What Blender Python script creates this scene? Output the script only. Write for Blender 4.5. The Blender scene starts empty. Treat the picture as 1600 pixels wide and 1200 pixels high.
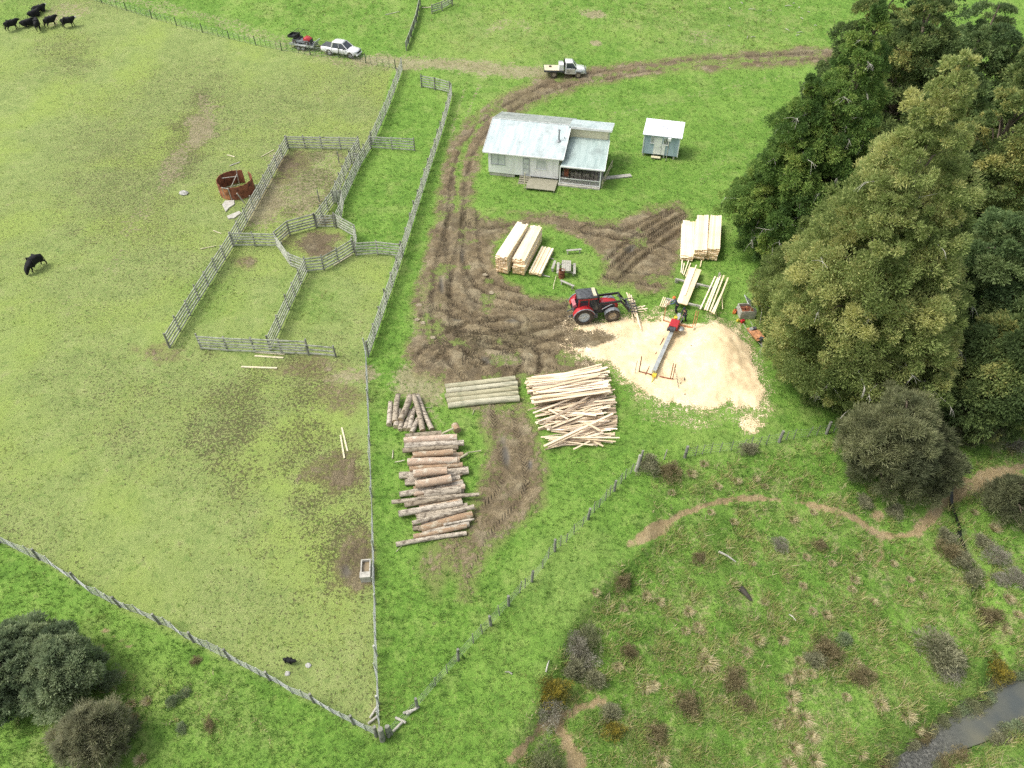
import bpy, math, random
import numpy as np
from mathutils import Vector, Matrix
R = math.radians
rnd = random.Random(7)
SC = bpy.context.scene
COL = SC.collection

# ------------------------------------------------------------------ camera model (45 degrees down, 24 mm drone lens)
F, CH, S = 1109.0, 41.4, math.sqrt(.5)

def proj(x, y, z):
    zc = y*S + (CH - z)*S
    up = y*S - (CH - z)*S
    return 800 + F*x/zc, 600 - F*up/zc, F/zc

def flat(px, py, h=0.0):
    u = (px - 800)/F; v = (py - 600)/F
    t = (CH - h)/(S + v*S)
    return u*t, (S - v*S)*t

# ------------------------------------------------------------------ numpy noise and polygon helpers
def _hash(ix, iy, seed):
    n = (ix.astype(np.int64)*374761393 + iy.astype(np.int64)*668265263 + seed*1442695041) & 0xFFFFFFFF
    n = ((n ^ (n >> 13))*1274126177) & 0xFFFFFFFF
    n = n ^ (n >> 16)
    return (n & 0xFFFFFF)/float(0xFFFFFF)

def vnoise(x, y, seed=0):
    ix = np.floor(x); iy = np.floor(y); fx = x - ix; fy = y - iy
    fx = fx*fx*(3 - 2*fx); fy = fy*fy*(3 - 2*fy)
    a = _hash(ix, iy, seed); b = _hash(ix+1, iy, seed); c = _hash(ix, iy+1, seed); d = _hash(ix+1, iy+1, seed)
    return (a*(1-fx) + b*fx)*(1-fy) + (c*(1-fx) + d*fx)*fy

def fbm(x, y, seed=0, oct=4):
    s = 0; a = .5; t = 0
    for i in range(oct):
        s = s + a*vnoise(x*2**i, y*2**i, seed + 17*i); t += a; a *= .5
    return s/t

def sst(a, b, x):
    t = np.clip((x - a)/(b - a), 0, 1)
    return t*t*(3 - 2*t)

def sdpoly(px, py, poly):
    """signed distance, positive inside"""
    px = np.asarray(px, float); py = np.asarray(py, float)
    d = np.full(px.shape, 1e9); ins = np.zeros(px.shape, bool)
    n = len(poly)
    for i in range(n):
        x0, y0 = poly[i]; x1, y1 = poly[(i+1) % n]
        ex, ey = x1-x0, y1-y0; l2 = ex*ex + ey*ey + 1e-12
        t = np.clip(((px-x0)*ex + (py-y0)*ey)/l2, 0, 1)
        d = np.minimum(d, np.hypot(px-x0-t*ex, py-y0-t*ey))
        c = ((y0 > py) != (y1 > py)) & (px < (x1-x0)*(py-y0)/((y1-y0) if abs(y1-y0) > 1e-9 else 1e-9) + x0)
        ins ^= c
    return np.where(ins, d, -d)

def polyline_su(px, py, pts):
    """along, signed lateral distance to nearest segment"""
    d = np.full(px.shape, 1e9); s = np.zeros(px.shape); u = np.zeros(px.shape); acc = 0
    for (x0, y0), (x1, y1) in zip(pts[:-1], pts[1:]):
        ex, ey = x1-x0, y1-y0; L = math.hypot(ex, ey)
        t = np.clip(((px-x0)*ex + (py-y0)*ey)/(L*L), 0, 1)
        dx = px-x0-t*ex; dy = py-y0-t*ey
        dd = np.hypot(dx, dy); m = dd < d
        sg = np.where(ex*dy - ey*dx >= 0, 1.0, -1.0)
        d = np.where(m, dd, d); s = np.where(m, acc + t*L, s); u = np.where(m, dd*sg, u); acc += L
    return s, u

def smooth_line(pts, k=4):
    out = []
    n = len(pts)
    for i in range(n-1):
        p0 = pts[max(i-1, 0)]; p1 = pts[i]; p2 = pts[i+1]; p3 = pts[min(i+2, n-1)]
        for j in range(k):
            t = j/k
            out.append(tuple(.5*((2*p1[a]) + (-p0[a]+p2[a])*t + (2*p0[a]-5*p1[a]+4*p2[a]-p3[a])*t*t + (-p0[a]+3*p1[a]-3*p2[a]+p3[a])*t**3) for a in (0, 1)))
    out.append(tuple(pts[-1]))
    return out

# ------------------------------------------------------------------ terrain
ZW = -2.9                                                    # stream level
GULLY = [flat(*p) for p in [(1078, 722), (1330, 676), (1480, 690), (1620, 650), (1900, 600), (1900, 1500), (700, 1500), (795, 1200), (812, 1160), (835, 1100), (872, 1010), (905, 952), (960, 890), (1012, 845), (1020, 760)]]
SCARP = [flat(*p) for p in [(905, 955), (872, 1010), (835, 1100), (800, 1190)]]
STREAM_PX = [(1760, 1040), (1600, 1062), (1562, 1064), (1545, 1082), (1536, 1100), (1506, 1112), (1474, 1128), (1444, 1158), (1402, 1184), (1368, 1206), (1330, 1260), (1300, 1330), (1380, 1330), (1420, 1250), (1452, 1204), (1474, 1182), (1502, 1172), (1556, 1152), (1600, 1128), (1760, 1090)]
STREAM = [flat(px, py, ZW) for px, py in STREAM_PX]
DITCH = [flat(px, py, -2.0) for px, py in [(1478, 745), (1484, 785), (1497, 815), (1505, 850), (1525, 900), (1540, 960), (1552, 1010), (1560, 1066)]]
MOUND = [(flat(1122, 545), 2.3, 3.2, 1.35), (flat(1060, 575), 3.0, 2.6, .4), (flat(1150, 610), 2.5, 2.2, .3)]

def terrain_raw(x, y):
    b = np.clip(y - 86, 0, None)
    z = .045*np.minimum(b, 60)**1.35 + .3*np.clip(b-60, 0, None)
    z = z*(1 + .35*(fbm(x*.035+9, y*.035, 3, 2)-.5)) + .35*(fbm(x*.06, y*.06, 5, 3)-.5)*sst(70, 100, y) + .22*(fbm(x*.09+40, y*.09, 8, 3)-.5)
    z = z - .05*np.clip(-x-20-.0*y, 0, 60)*sst(30, 8, y)
    d = sdpoly(x, y, GULLY)
    bank = np.exp(-(polyline_su(x, y, SCARP)[1]/9)**4)
    z = z - .75*bank*sst(-.1, 1.0, d) - (.9-.75*bank)*sst(-1, 7, d) - .075*np.clip(d-.5, 0, 26) + .95*sst(0, 3, d)*(fbm(x*.30, y*.30, 11, 3)-.5)
    s, u = polyline_su(x, y, DITCH)
    z = z - .9*np.exp(-(u/.55)**2)
    d2 = sdpoly(x, y, STREAM)
    k = sst(-1.6, .4, d2)
    z = z*(1-k) + (ZW - .30)*k
    # far bank rises again
    for (c, sx, sy, h) in MOUND:
        z = z + h*np.exp(-((x-c[0])/sx)**2 - ((y-c[1])/sy)**2)
    return z

_gx = np.arange(-135, 135.01, .5); _gy = np.arange(-12, 262.01, .5)
_GX, _GY = np.meshgrid(_gx, _gy)
_HG = terrain_raw(_GX, _GY)

def hz(x, y):
    fx = min(max((x+135)/.5, 0), len(_gx)-1.001); fy = min(max((y+12)/.5, 0), len(_gy)-1.001)
    i, j = int(fx), int(fy); a, b = fx-i, fy-j
    return float((_HG[j, i]*(1-a)+_HG[j, i+1]*a)*(1-b) + (_HG[j+1, i]*(1-a)+_HG[j+1, i+1]*a)*b)

def at(px, py, h=0.0):
    """point at height h above the ground that the photograph shows at px, py"""
    z = 0.0
    for _ in range(40):
        x, y = flat(px, py, z)
        z = z*.4 + (hz(x, y) + h)*.6
    return Vector((x, y, z))

def gp(x, y, dz=0.0):
    return Vector((x, y, hz(x, y) + dz))

# ------------------------------------------------------------------ object helpers
def link(o, parent=None):
    COL.objects.link(o)
    if parent is not None: o.parent = parent
    return o

def tag(o, label=None, cat=None, group=None, kind=None):
    if label: o['label'] = label
    if cat: o['category'] = cat
    if group: o['group'] = group
    if kind: o['kind'] = kind
    return o

def empty(name, loc, rz=0.0, label=None, cat=None, group=None, rot=None):
    o = bpy.data.objects.new(name, None); o.empty_display_size = .3
    o.location = loc; o.rotation_euler = rot if rot else (0, 0, rz)
    link(o); return tag(o, label, cat, group)

class MB:
    def __init__(s):
        s.v = []; s.f = []; s.m = []; s.sm = []
    def add(s, vs, fs, mi=0, smooth=False):
        b = len(s.v); s.v += [tuple(p) for p in vs]
        for f in fs:
            s.f.append([b+i for i in f]); s.m.append(mi); s.sm.append(smooth)
        return s
    def box(s, c, d, rz=0, mi=0, M=None, taper=1.0):
        hx, hy, hz_ = d[0]/2, d[1]/2, d[2]/2
        vs = []
        for z, k in ((-hz_, 1.0), (hz_, taper)):
            for x, y in ((-hx, -hy), (hx, -hy), (hx, hy), (-hx, hy)):
                vs.append(Vector((x*k, y*k, z)))
        if M is None: M = Matrix.Rotation(rz, 3, 'Z')
        c = Vector(c)
        vs = [M @ p + c for p in vs]
        return s.add(vs, [(0, 3, 2, 1), (4, 5, 6, 7), (0, 1, 5, 4), (1, 2, 6, 5), (2, 3, 7, 6), (3, 0, 4, 7)], mi)
    def bar(s, p0, p1, w, h, mi=0, up=(0, 0, 1)):
        p0 = Vector(p0); p1 = Vector(p1); d = (p1-p0); L = d.length
        if L < 1e-6: return s
        d /= L; upv = Vector(up)
        if abs(d.dot(upv)) > .98: upv = Vector((1, 0, 0))
        y = upv.cross(d).normalized(); z = d.cross(y)
        vs = []
        for p in (p0, p1):
            for a, b in ((-1, -1), (1, -1), (1, 1), (-1, 1)):
                vs.append(p + y*(a*w/2) + z*(b*h/2))
        return s.add(vs, [(0, 1, 2, 3), (7, 6, 5, 4), (0, 4, 5, 1), (1, 5, 6, 2), (2, 6, 7, 3), (3, 7, 4, 0)], mi)
    def tube(s, pts, r, n=8, mi=0, cap=True, smooth=True, capmi=None):
        pts = [Vector(p) for p in pts]
        rs = r if isinstance(r, (list, tuple)) else [r]*len(pts)
        rings = []
        for i, p in enumerate(pts):
            d = (pts[min(i+1, len(pts)-1)] - pts[max(i-1, 0)])
            d = d.normalized() if d.length > 1e-9 else Vector((0, 0, 1))
            up = Vector((0, 0, 1)) if abs(d.z) < .95 else Vector((1, 0, 0))
            a = up.cross(d).normalized(); b = d.cross(a)
            rings.append([p + a*(math.cos(2*math.pi*k/n)*rs[i]) + b*(math.sin(2*math.pi*k/n)*rs[i]) for k in range(n)])
        vs = [q for rr in rings for q in rr]; fs = []
        for i in range(len(pts)-1):
            for k in range(n):
                k2 = (k+1) % n
                fs.append((i*n+k, i*n+k2, (i+1)*n+k2, (i+1)*n+k))
        s.add(vs, fs, mi, smooth)
        if cap:
            cm = mi if capmi is None else capmi
            s.add(rings[0], [tuple(reversed(range(n)))], cm); s.add(rings[-1], [tuple(range(n))], cm)
        return s
    def lathe(s, prof, c=(0, 0, 0), axis='Z', n=20, mi=0, smooth=True):
        c = Vector(c); vs = []; fs = []
        for r, h in prof:
            for k in range(n):
                a = 2*math.pi*k/n; p = (r*math.cos(a), r*math.sin(a), h)
                if axis == 'Y': p = (p[0], p[2], p[1])
                if axis == 'X': p = (p[2], p[0], p[1])
                vs.append(Vector(p)+c)
        for i in range(len(prof)-1):
            for k in range(n):
                k2 = (k+1) % n
                q = (i*n+k, i*n+k2, (i+1)*n+k2, (i+1)*n+k)
                fs.append(q if axis != 'Y' else tuple(reversed(q)))
        return s.add(vs, fs, mi, smooth)
    def loft(s, rings, mi=0, smooth=False, cap=True):
        n = len(rings[0]); vs = [Vector(p) for r_ in rings for p in r_]; fs = []
        for i in range(len(rings)-1):
            for k in range(n):
                k2 = (k+1) % n
                fs.append((i*n+k, i*n+k2, (i+1)*n+k2, (i+1)*n+k))
        if cap:
            fs.append(tuple(reversed(range(n)))); fs.append(tuple(range((len(rings)-1)*n, len(rings)*n)))
        return s.add(vs, fs, mi, smooth)
    def prism(s, prof, y0, y1, mi=0):
        """profile in x,z extruded along y"""
        n = len(prof)
        vs = [(x, y0, z) for x, z in prof] + [(x, y1, z) for x, z in prof]
        fs = [tuple(range(n)), tuple(reversed(range(n, 2*n)))]
        for k in range(n):
            k2 = (k+1) % n
            fs.append((k, n+k, n+k2, k2))
        return s.add(vs, fs, mi)
    def build(s, name, mats, parent=None, loc=None, bevel=0.0):
        me = bpy.data.meshes.new(name)
        me.from_pydata(s.v, [], s.f)
        if not isinstance(mats, (list, tuple)): mats = [mats]
        for m in mats: me.materials.append(m)
        me.polygons.foreach_set('material_index', s.m)
        me.polygons.foreach_set('use_smooth', s.sm)
        me.update()
        o = bpy.data.objects.new(name, me); link(o, parent)
        if loc is not None: o.location = loc
        if bevel:
            b = o.modifiers.new('bevel', 'BEVEL'); b.width = bevel; b.segments = 2; b.limit_method = 'ANGLE'; b.angle_limit = R(40)
        return o

def copy_tree(o, parent=None):
    c = o.copy(); COL.objects.link(c)
    if parent is not None: c.parent = parent
    for ch in list(o.children): copy_tree(ch, c)
    return c

def ordinal(i):
    return ['first', 'second', 'third', 'fourth', 'fifth', 'sixth', 'seventh', 'eighth', 'ninth', 'tenth', 'eleventh', 'twelfth', 'thirteenth', 'fourteenth', 'fifteenth', 'sixteenth', 'seventeenth', 'eighteenth', 'nineteenth', 'twentieth', 'twenty-first', 'twenty-second', 'twenty-third', 'twenty-fourth', 'twenty-fifth', 'twenty-sixth', 'twenty-seventh', 'twenty-eighth', 'twenty-ninth', 'thirtieth'][i]

# ------------------------------------------------------------------ materials
def nt_new(name):
    m = bpy.data.materials.new(name); m.use_nodes = True
    nt = m.node_tree; b = nt.nodes['Principled BSDF']
    return m, nt, b

def mth(nt, op, a, b=None, c=None, clamp=False):
    n = nt.nodes.new('ShaderNodeMath'); n.operation = op; n.use_clamp = clamp
    for i, v in enumerate((a, b, c)):
        if v is None: continue
        if isinstance(v, (int, float)): n.inputs[i].default_value = v
        else: nt.links.new(v, n.inputs[i])
    return n.outputs[0]

def noise(nt, vec, scale, detail=3, rough=.55, dist=0.0):
    n = nt.nodes.new('ShaderNodeTexNoise'); n.inputs['Scale'].default_value = scale
    n.inputs['Detail'].default_value = detail; n.inputs['Roughness'].default_value = rough; n.inputs['Distortion'].default_value = dist
    if vec is not None: nt.links.new(vec, n.inputs['Vector'])
    return n.outputs['Fac']

def mixc(nt, fac, a, b, blend='MIX'):
    n = nt.nodes.new('ShaderNodeMix'); n.data_type = 'RGBA'; n.blend_type = blend; n.clamp_factor = True
    for sock, v in ((n.inputs[0], fac), (n.inputs[6], a), (n.inputs[7], b)):
        if isinstance(v, (int, float)): sock.default_value = v
        elif isinstance(v, tuple): sock.default_value = (*v, 1) if len(v) == 3 else v
        else: nt.links.new(v, sock)
    return n.outputs[2]

def ramp(nt, fac, stops, interp='LINEAR'):
    n = nt.nodes.new('ShaderNodeValToRGB'); n.color_ramp.interpolation = interp
    els = n.color_ramp.elements
    while len(els) < len(stops): els.new(.5)
    for e, (p, c) in zip(els, stops):
        e.position = p; e.color = (*c, 1) if len(c) == 3 else c
    if not isinstance(fac, (int, float)): nt.links.new(fac, n.inputs[0])
    return n.outputs[0]

def maprange(nt, v, a, b, c=0.0, d=1.0, smooth=True):
    n = nt.nodes.new('ShaderNodeMapRange'); n.interpolation_type = 'SMOOTHSTEP' if smooth else 'LINEAR'
    for i, q in enumerate((v, a, b, c, d)):
        if isinstance(q, (int, float)): n.inputs[i].default_value = q
        else: nt.links.new(q, n.inputs[i])
    return n.outputs[0]

def texco(nt, stretch=None, which='Object'):
    t = nt.nodes.new('ShaderNodeTexCoord'); out = t.outputs[which]
    if stretch:
        mp = nt.nodes.new('ShaderNodeMapping'); mp.inputs['Scale'].default_value = stretch
        nt.links.new(out, mp.inputs['Vector']); out = mp.outputs['Vector']
    return out

def bump(nt, b, h, strength=.3, dist=.02):
    n = nt.nodes.new('ShaderNodeBump'); n.inputs['Strength'].default_value = strength; n.inputs['Distance'].default_value = dist
    nt.links.new(h, n.inputs['Height']); nt.links.new(n.outputs['Normal'], b.inputs['Normal'])

def M(name, c, rough=.7, var=.2, scale=3.0, stretch=None, c2=None, fine=.0, metal=0.0, bmp=.2, bdist=.01, spec=.4, perobj=0.0, coat=0.0):
    m, nt, b = nt_new(name)
    v = texco(nt, stretch)
    n1 = noise(nt, v, scale, 4, .6)
    if c2 is None: c2 = tuple(q*(1-var*1.6) for q in c)
    hi = tuple(min(q*(1+var*.6), .95) for q in c)
    col = ramp(nt, n1, [(.36, c2), (.5, c), (.65, hi)])
    if fine:
        n2 = noise(nt, v, scale*9, 3, .7)
        col = mixc(nt, mth(nt, 'MULTIPLY', maprange(nt, n2, .42, .72), fine), col, tuple(q*.35 for q in c))
    if perobj:
        oi = nt.nodes.new('ShaderNodeObjectInfo')
        hs = nt.nodes.new('ShaderNodeHueSaturation')
        nt.links.new(maprange(nt, oi.outputs['Random'], 0, 1, 1-perobj, 1+perobj, False), hs.inputs['Value'])
        nt.links.new(maprange(nt, oi.outputs['Random'], 0, 1, 1.15, .8, False), hs.inputs['Saturation'])
        nt.links.new(col, hs.inputs['Color']); col = hs.outputs['Color']
    nt.links.new(col, b.inputs['Base Color'])
    b.inputs['Roughness'].default_value = rough; b.inputs['Metallic'].default_value = metal
    b.inputs['Specular IOR Level'].default_value = spec
    if coat: b.inputs['Coat Weight'].default_value = coat
    if bmp: bump(nt, b, noise(nt, v, scale*6, 4, .65), bmp, bdist)
    return m

MAT = {}
MAT['rail'] = M('weathered_rail', (.47, .48, .40), .9, .3, 2.2, (1, 1, 1), (.22, .24, .17), fine=.65, bmp=.4)
MAT['post'] = M('weathered_post', (.24, .24, .20), .9, .35, 2.5, None, (.10, .11, .08), fine=.6, bmp=.4)
MAT['darkpost'] = M('tanalised_batten', (.10, .13, .075), .9, .3, 3, bmp=.2)
MAT['paleplank'] = M('pale_plank', (.62, .56, .38), .85, .18, 4, bmp=.2)
MAT['greyplank'] = M('grey_plank', (.42, .40, .34), .9, .25, 4, None, (.24, .23, .19), fine=.5)
MAT['wire'] = M('galvanised_wire', (.42, .44, .42), .5, .1, 3, metal=.6, bmp=0)
MAT['board'] = M('fresh_sawn_pine', (.84, .72, .50), .75, .10, 1.6, (1, 6, 6), (.76, .60, .38), perobj=.09, bmp=.1)
MAT['boardend'] = M('sawn_end_grain', (.66, .46, .25), .85, .3, 6, bmp=.2, perobj=.2)
MAT['slab'] = M('offcut_slab', (.78, .65, .46), .85, .22, 1.8, (1, 5, 5), (.60, .45, .29), perobj=.24, bmp=.25)
MAT['slabbark'] = M('offcut_bark', (.40, .31, .21), .95, .4, 5, (1, 4, 4), (.13, .09, .06), perobj=.3)
MAT['bark'] = M('pine_bark', (.43, .37, .28), .95, .45, 2.6, (.9, 2.5, 2.5), (.13, .10, .07), fine=.8, perobj=.25, bmp=.8, bdist=.03)
MAT['barkred'] = M('peeling_pine_bark', (.42, .30, .20), .95, .5, 2.0, (.8, 2.2, 2.2), (.62, .55, .42), fine=.8, perobj=.2, bmp=.8, bdist=.03)
MAT['peeled'] = M('debarked_log', (.47, .44, .30), .85, .3, 2.4, (.5, 3, 3), (.31, .31, .20), fine=.6, perobj=.12, bmp=.4, bdist=.015)
MAT['logend'] = M('log_end', (.42, .33, .21), .9, .35, 8, perobj=.2)
MAT['white'] = M('white_paint', (.76, .77, .74), .6, .08, 1.2, bmp=.05)
MAT['carwhite'] = M('white_car_paint', (.80, .80, .80), .25, .04, .8, bmp=0, coat=.6)
MAT['muddy'] = M('mud_splashed_panel', (.50, .47, .40), .7, .3, 3, bmp=.1)
MAT['black'] = M('black_plastic', (.025, .026, .028), .55, .3, 6, bmp=.1)
MAT['glass'] = M('dark_glass', (.03, .04, .05), .08, .2, 2, bmp=0, spec=.8)
MAT['glassgrey'] = M('window_glass', (.22, .26, .27), .12, .3, 1.5, bmp=0, spec=.8)
MAT['tyre'] = M('muddy_tyre', (.085, .07, .052), .95, .5, 7, None, (.028, .026, .025), bmp=.6)
MAT['rimgrey'] = M('grey_rim', (.45, .46, .46), .45, .15, 4, metal=.2, bmp=0)
MAT['rimwhite'] = M('pale_dusty_rim', (.56, .60, .58), .6, .2, 4, bmp=.1)
MAT['rimmud'] = M('mud_covered_rim', (.40, .33, .23), .8, .3, 5, bmp=.2)
MAT['red'] = M('red_machine_paint', (.42, .022, .028), .35, .15, 2, bmp=0, coat=.3)
MAT['redpink'] = M('dusty_red_panel', (.50, .16, .18), .6, .25, 3, bmp=0)
MAT['engine'] = M('dark_grey_steel', (.075, .08, .085), .6, .35, 5, bmp=.2)
MAT['grey'] = M('grey_steel', (.24, .26, .27), .5, .25, 4, metal=.2, bmp=.1)
MAT['alu'] = M('galvanised_steel', (.50, .52, .50), .42, .2, 3, metal=.45, bmp=.1)
MAT['orange'] = M('orange_paint', (.62, .16, .04), .55, .25, 4, bmp=.1)
MAT['orangedull'] = M('faded_orange_steel', (.52, .25, .12), .7, .3, 4, bmp=.1)
MAT['yellow'] = M('yellow_paint', (.66, .52, .06), .6, .25, 4, bmp=.1)
MAT['rust'] = M('rusty_iron', (.235, .085, .045), .9, .45, 2.4, None, (.10, .036, .022), fine=.3, bmp=.3)
MAT['rustlight'] = M('orange_rust_sheet', (.36, .155, .065), .9, .35, 3, bmp=.2)
MAT['concrete'] = M('weathered_concrete', (.46, .44, .38), .9, .2, 4, None, (.32, .31, .26), fine=.4, bmp=.3)
MAT['skin'] = M('skin', (.50, .30, .21), .6, .1, 6, bmp=0)
MAT['bluecloth'] = M('blue_grey_workwear', (.07, .11, .16), .9, .25, 12, bmp=.2)
MAT['darkcloth'] = M('dark_workwear', (.02, .024, .035), .9, .3, 12, bmp=.2)
MAT['boot'] = M('brown_boot', (.07, .045, .03), .8, .3, 12, bmp=.1)
MAT['hair'] = M('dark_hair', (.03, .022, .018), .8, .3, 30, bmp=.2)
MAT['glove'] = M('pale_work_glove', (.6, .58, .52), .9, .1, 12, bmp=.1)
MAT['cow'] = M('black_cattle_coat', (.009, .009, .010), .9, .35, 4, bmp=.1)
MAT['cowwhite'] = M('white_cattle_face', (.72, .69, .62), .7, .1, 5, bmp=.1)
MAT['trunk'] = M('tree_bark', (.17, .135, .10), .95, .35, 2, (1, 1, .4), bmp=.6, bdist=.04)
MAT['deadwood'] = M('bleached_dead_wood', (.44, .42, .36), .9, .2, 3, bmp=.2)
MAT['stone'] = M('grey_stone', (.46, .45, .41), .9, .25, 3, None, (.30, .30, .27), fine=.4, bmp=.4)
MAT['clod'] = M('dry_mud_clod', (.33, .28, .19), .95, .3, 5, bmp=.5)
MAT['rivstone'] = M('wet_dark_stone', (.13, .13, .12), .6, .3, 4, bmp=.3)
MAT['charred'] = M('dark_rotten_wood', (.055, .048, .038), .95, .4, 5, bmp=.5)
MAT['wood'] = M('mossy_timber', (.33, .31, .23), .9, .3, 3, (1, 6, 1), (.18, .18, .11), fine=.5, bmp=.3)
# ================================================================== GROUND
def build_ground():
    def axis(lo, hi, flo, fhi, fine, coarse, ext):
        a = [lo-ext*q for q in (8, 5, 3, 1.8, 1, .5, .2)]
        a += list(np.arange(lo, flo, coarse)) + list(np.arange(flo, fhi, fine)) + list(np.arange(fhi, hi, coarse))
        a += [hi+ext*q for q in (0, .2, .5, 1, 1.8, 3, 5, 8)]
        return np.array(a)
    xs = axis(-106, 106, -17, 25, .15, .32, 60)
    ys = axis(6, 160, 24, 78, .15, .32, 60)
    ys = ys[ys > -60]
    X, Y = np.meshgrid(xs, ys); nx, ny = len(xs), len(ys)
    x = X.ravel(); y = Y.ravel()
    z = terrain_raw(np.clip(x, -135, 135), np.clip(y, -12, 262))
    px, py, sc = proj(x, y, z)
    bad = (y*S + (CH-z)*S) < 5
    px[bad] = -5000; py[bad] = 3000; sc[bad] = 20
    # ragged noise, metres
    n1 = fbm(x*.5, y*.5, 21, 4) - .5
    n2 = fbm(x*1.9, y*1.9, 22, 3) - .5
    n3 = fbm(x*.14, y*.14, 23, 3) - .5
    wx = (n1*2.0 + n2*.7)
    def inside(poly, soft=.5, rag=1.0, off=0.0):
        d = sdpoly(px, py, poly)/sc
        return sst(-soft, soft, d + wx*rag + off)
    def blob(cx, cy, rx, ry, rot=0, amp=1.0, rag=.7):
        c, s_ = math.cos(R(rot)), math.sin(R(rot))
        dx = px-cx; dy = py-cy
        q = np.hypot((dx*c+dy*s_)/rx, (-dx*s_+dy*c)/ry)
        return amp*sst(1.25, .25, q + rag*(n1*1.2 + n2*.5))
    def line(pts, w, soft=.4, rag=.5):
        s_, u = polyline_su(px, py, smooth_line(pts))
        return sst(w+soft, w-soft, np.abs(u)/sc + wx*rag)
    # ---------------- paddock (grazed) vs lush grass
    PAD = [(-900, -300), (60, -60), (143, -2), (240, 27), (400, 70), (615, 106), (577, 232), (551, 262), (520, 330), (552, 391), (616, 399), (571, 545), (582, 800), (592, 1148), (575, 1140), (400, 1052), (200, 957), (80, 884), (0, 848), (-300, 700)]
    pad = inside(PAD, .25, .15)
    lush = 1 - pad
    lush = np.maximum(lush, .55*blob(480, 470, 70, 40))           # greener corner in the pens
    lush = np.maximum(lush, .5*blob(330, 460, 60, 50))
    lush = lush*(1 - .55*blob(760, 70, 130, 70, 0)) * (1-.3*blob(1090, 60, 180, 55))*(1-.35*blob(300, 1100, 160, 60, 25))*(1-.35*blob(880, 900, 90, 120, 40))
    lush = np.maximum(lush, .8*blob(25, 15, 60, 26, -15))
    lush = lush*(1-.3*blob(1150, 690, 180, 25))
    # ---------------- pugging
    pug = .28*pad*sst(.25, .65, fbm(x*.045, y*.045, 31, 3)) + .10*pad
    PUGP = [(250, 540), (560, 560), (576, 600), (580, 930), (480, 900), (360, 760), (120, 640), (200, 570)]
    pug = np.maximum(pug, pad*.80*inside(PUGP, 5, 4)*sst(.30, .66, .5*fbm(x*.12, y*.12, 33, 3)+.5*fbm(x*.42, y*.42, 34, 3)))
    pug = np.maximum(pug, pad*.36*blob(250, 650, 270, 140, 20)); pug = np.maximum(pug, pad*.25*blob(420, 970, 190, 100, 20)); pug = np.maximum(pug, pad*.28*blob(140, 470, 190, 120, 10)); pug = np.maximum(pug, pad*.9*blob(545, 870, 70, 90, 0)); pug = np.maximum(pug, pad*.8*blob(530, 745, 80, 60, 0))
    pug = np.maximum(pug, pad*.55*blob(200, 300, 150, 160, -50))
    pug = np.maximum(pug, pad*.8*blob(300, 215, 55, 130, 28))
    pug = np.maximum(pug, .65*blob(440, 290, 70, 70, -40))
    pug = np.maximum(pug, .5*blob(105, 85, 60, 60, 0))
    # ---------------- bare earth
    dirt = .75*blob(318, 195, 34, 62, 25, 1, .9)
    for args in [(270, 260, 26, 55, 25, .6), (215, 340, 24, 55, 35, .45), (180, 410, 22, 60, 35, .4), (120, 470, 55, 22, -30, .3), (110, 20, 60, 25, -15, .6)]:
        dirt = np.maximum(dirt, blob(*args, rag=.9))
    dirt = np.maximum(dirt, .8*blob(418, 318, 40, 66, 30, 1, .5)); pug = np.maximum(pug, .9*inside([(452, 236), (548, 236), (512, 320), (432, 352), (372, 362)], .6, .6)*sst(.3, .6, fbm(x*.5, y*.5, 77, 2))); dirt = np.maximum(dirt, .48*inside([(452, 236), (548, 236), (512, 320), (432, 352), (372, 362)], .6, .6))
    dirt = np.maximum(dirt, .7*blob(440, 255, 40, 28, 10))
    dirt = np.maximum(dirt, .6*blob(470, 305, 55, 60, 30))
    dirt = np.maximum(dirt, .75*line([(560, 96), (650, 98), (750, 106), (860, 118)], 1.1, .9, .8))
    dirt = np.maximum(dirt, .5*line([(150, -10), (300, 22), (440, 66), (560, 96)], 1.2, .8, .8))
    dirt = np.maximum(dirt, .5*line([(725, 140), (708, 200), (700, 240)], .35, .3, .3))
    dirt = np.maximum(dirt, .5*line([(748, 135), (728, 185), (716, 220)], .35, .3, .3))
    dirt = np.maximum(dirt, .35*line([(960, 178), (1060, 155), (1150, 132), (1260, 112)], .8, .8, .9))
    dirt = np.maximum(dirt, .35*line([(1095, 290), (1120, 255), (1150, 230)], .9, .8, .9))
    for args in [(930, 22, 22, 8, 0, .9), (932, 68, 12, 6, 20, .9), (780, 40, 40, 14, -20, .5), (1100, 60, 50, 20, 10, .45), (915, 20, 20, 8, 0, .6), (940, 160, 30, 14, 0, .35), (820, 40, 30, 12, 30, .5), (1180, 20, 60, 20, 0, .3)]:
        dirt = np.maximum(dirt, blob(*args))
    dirt = np.maximum(dirt, .8*blob(545, 588, 66, 18, -4, 1, 1.0))
    dirt = np.maximum(dirt, .8*blob(655, 600, 60, 42, 20))
    dirt = np.maximum(dirt, .7*blob(660, 470, 18, 90, 8))
    dirt = np.maximum(dirt, .55*inside([(640, 560), (690, 640), (700, 690), (680, 690), (640, 610)], 1.0, .8))
    # gully path and bank scars
    path = .95*line([(1000, 842), (1060, 806), (1140, 780), (1240, 783), (1330, 806), (1372, 834), (1432, 832), (1468, 795), (1490, 762), (1540, 742), (1610, 725)], .17, .30, .30)
    path = np.maximum(path, .8*blob(1372, 803, 18, 14, 0)); path = np.maximum(path, blob(1020, 830, 45, 14, -28, .9))
    path = np.maximum(path, line([(1372, 834), (1378, 862), (1370, 880)], .12, .25, .4)*.6); path = np.maximum(path, .8*line([(1432, 832), (1468, 795), (1490, 762)], .5, .4, .5))
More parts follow.
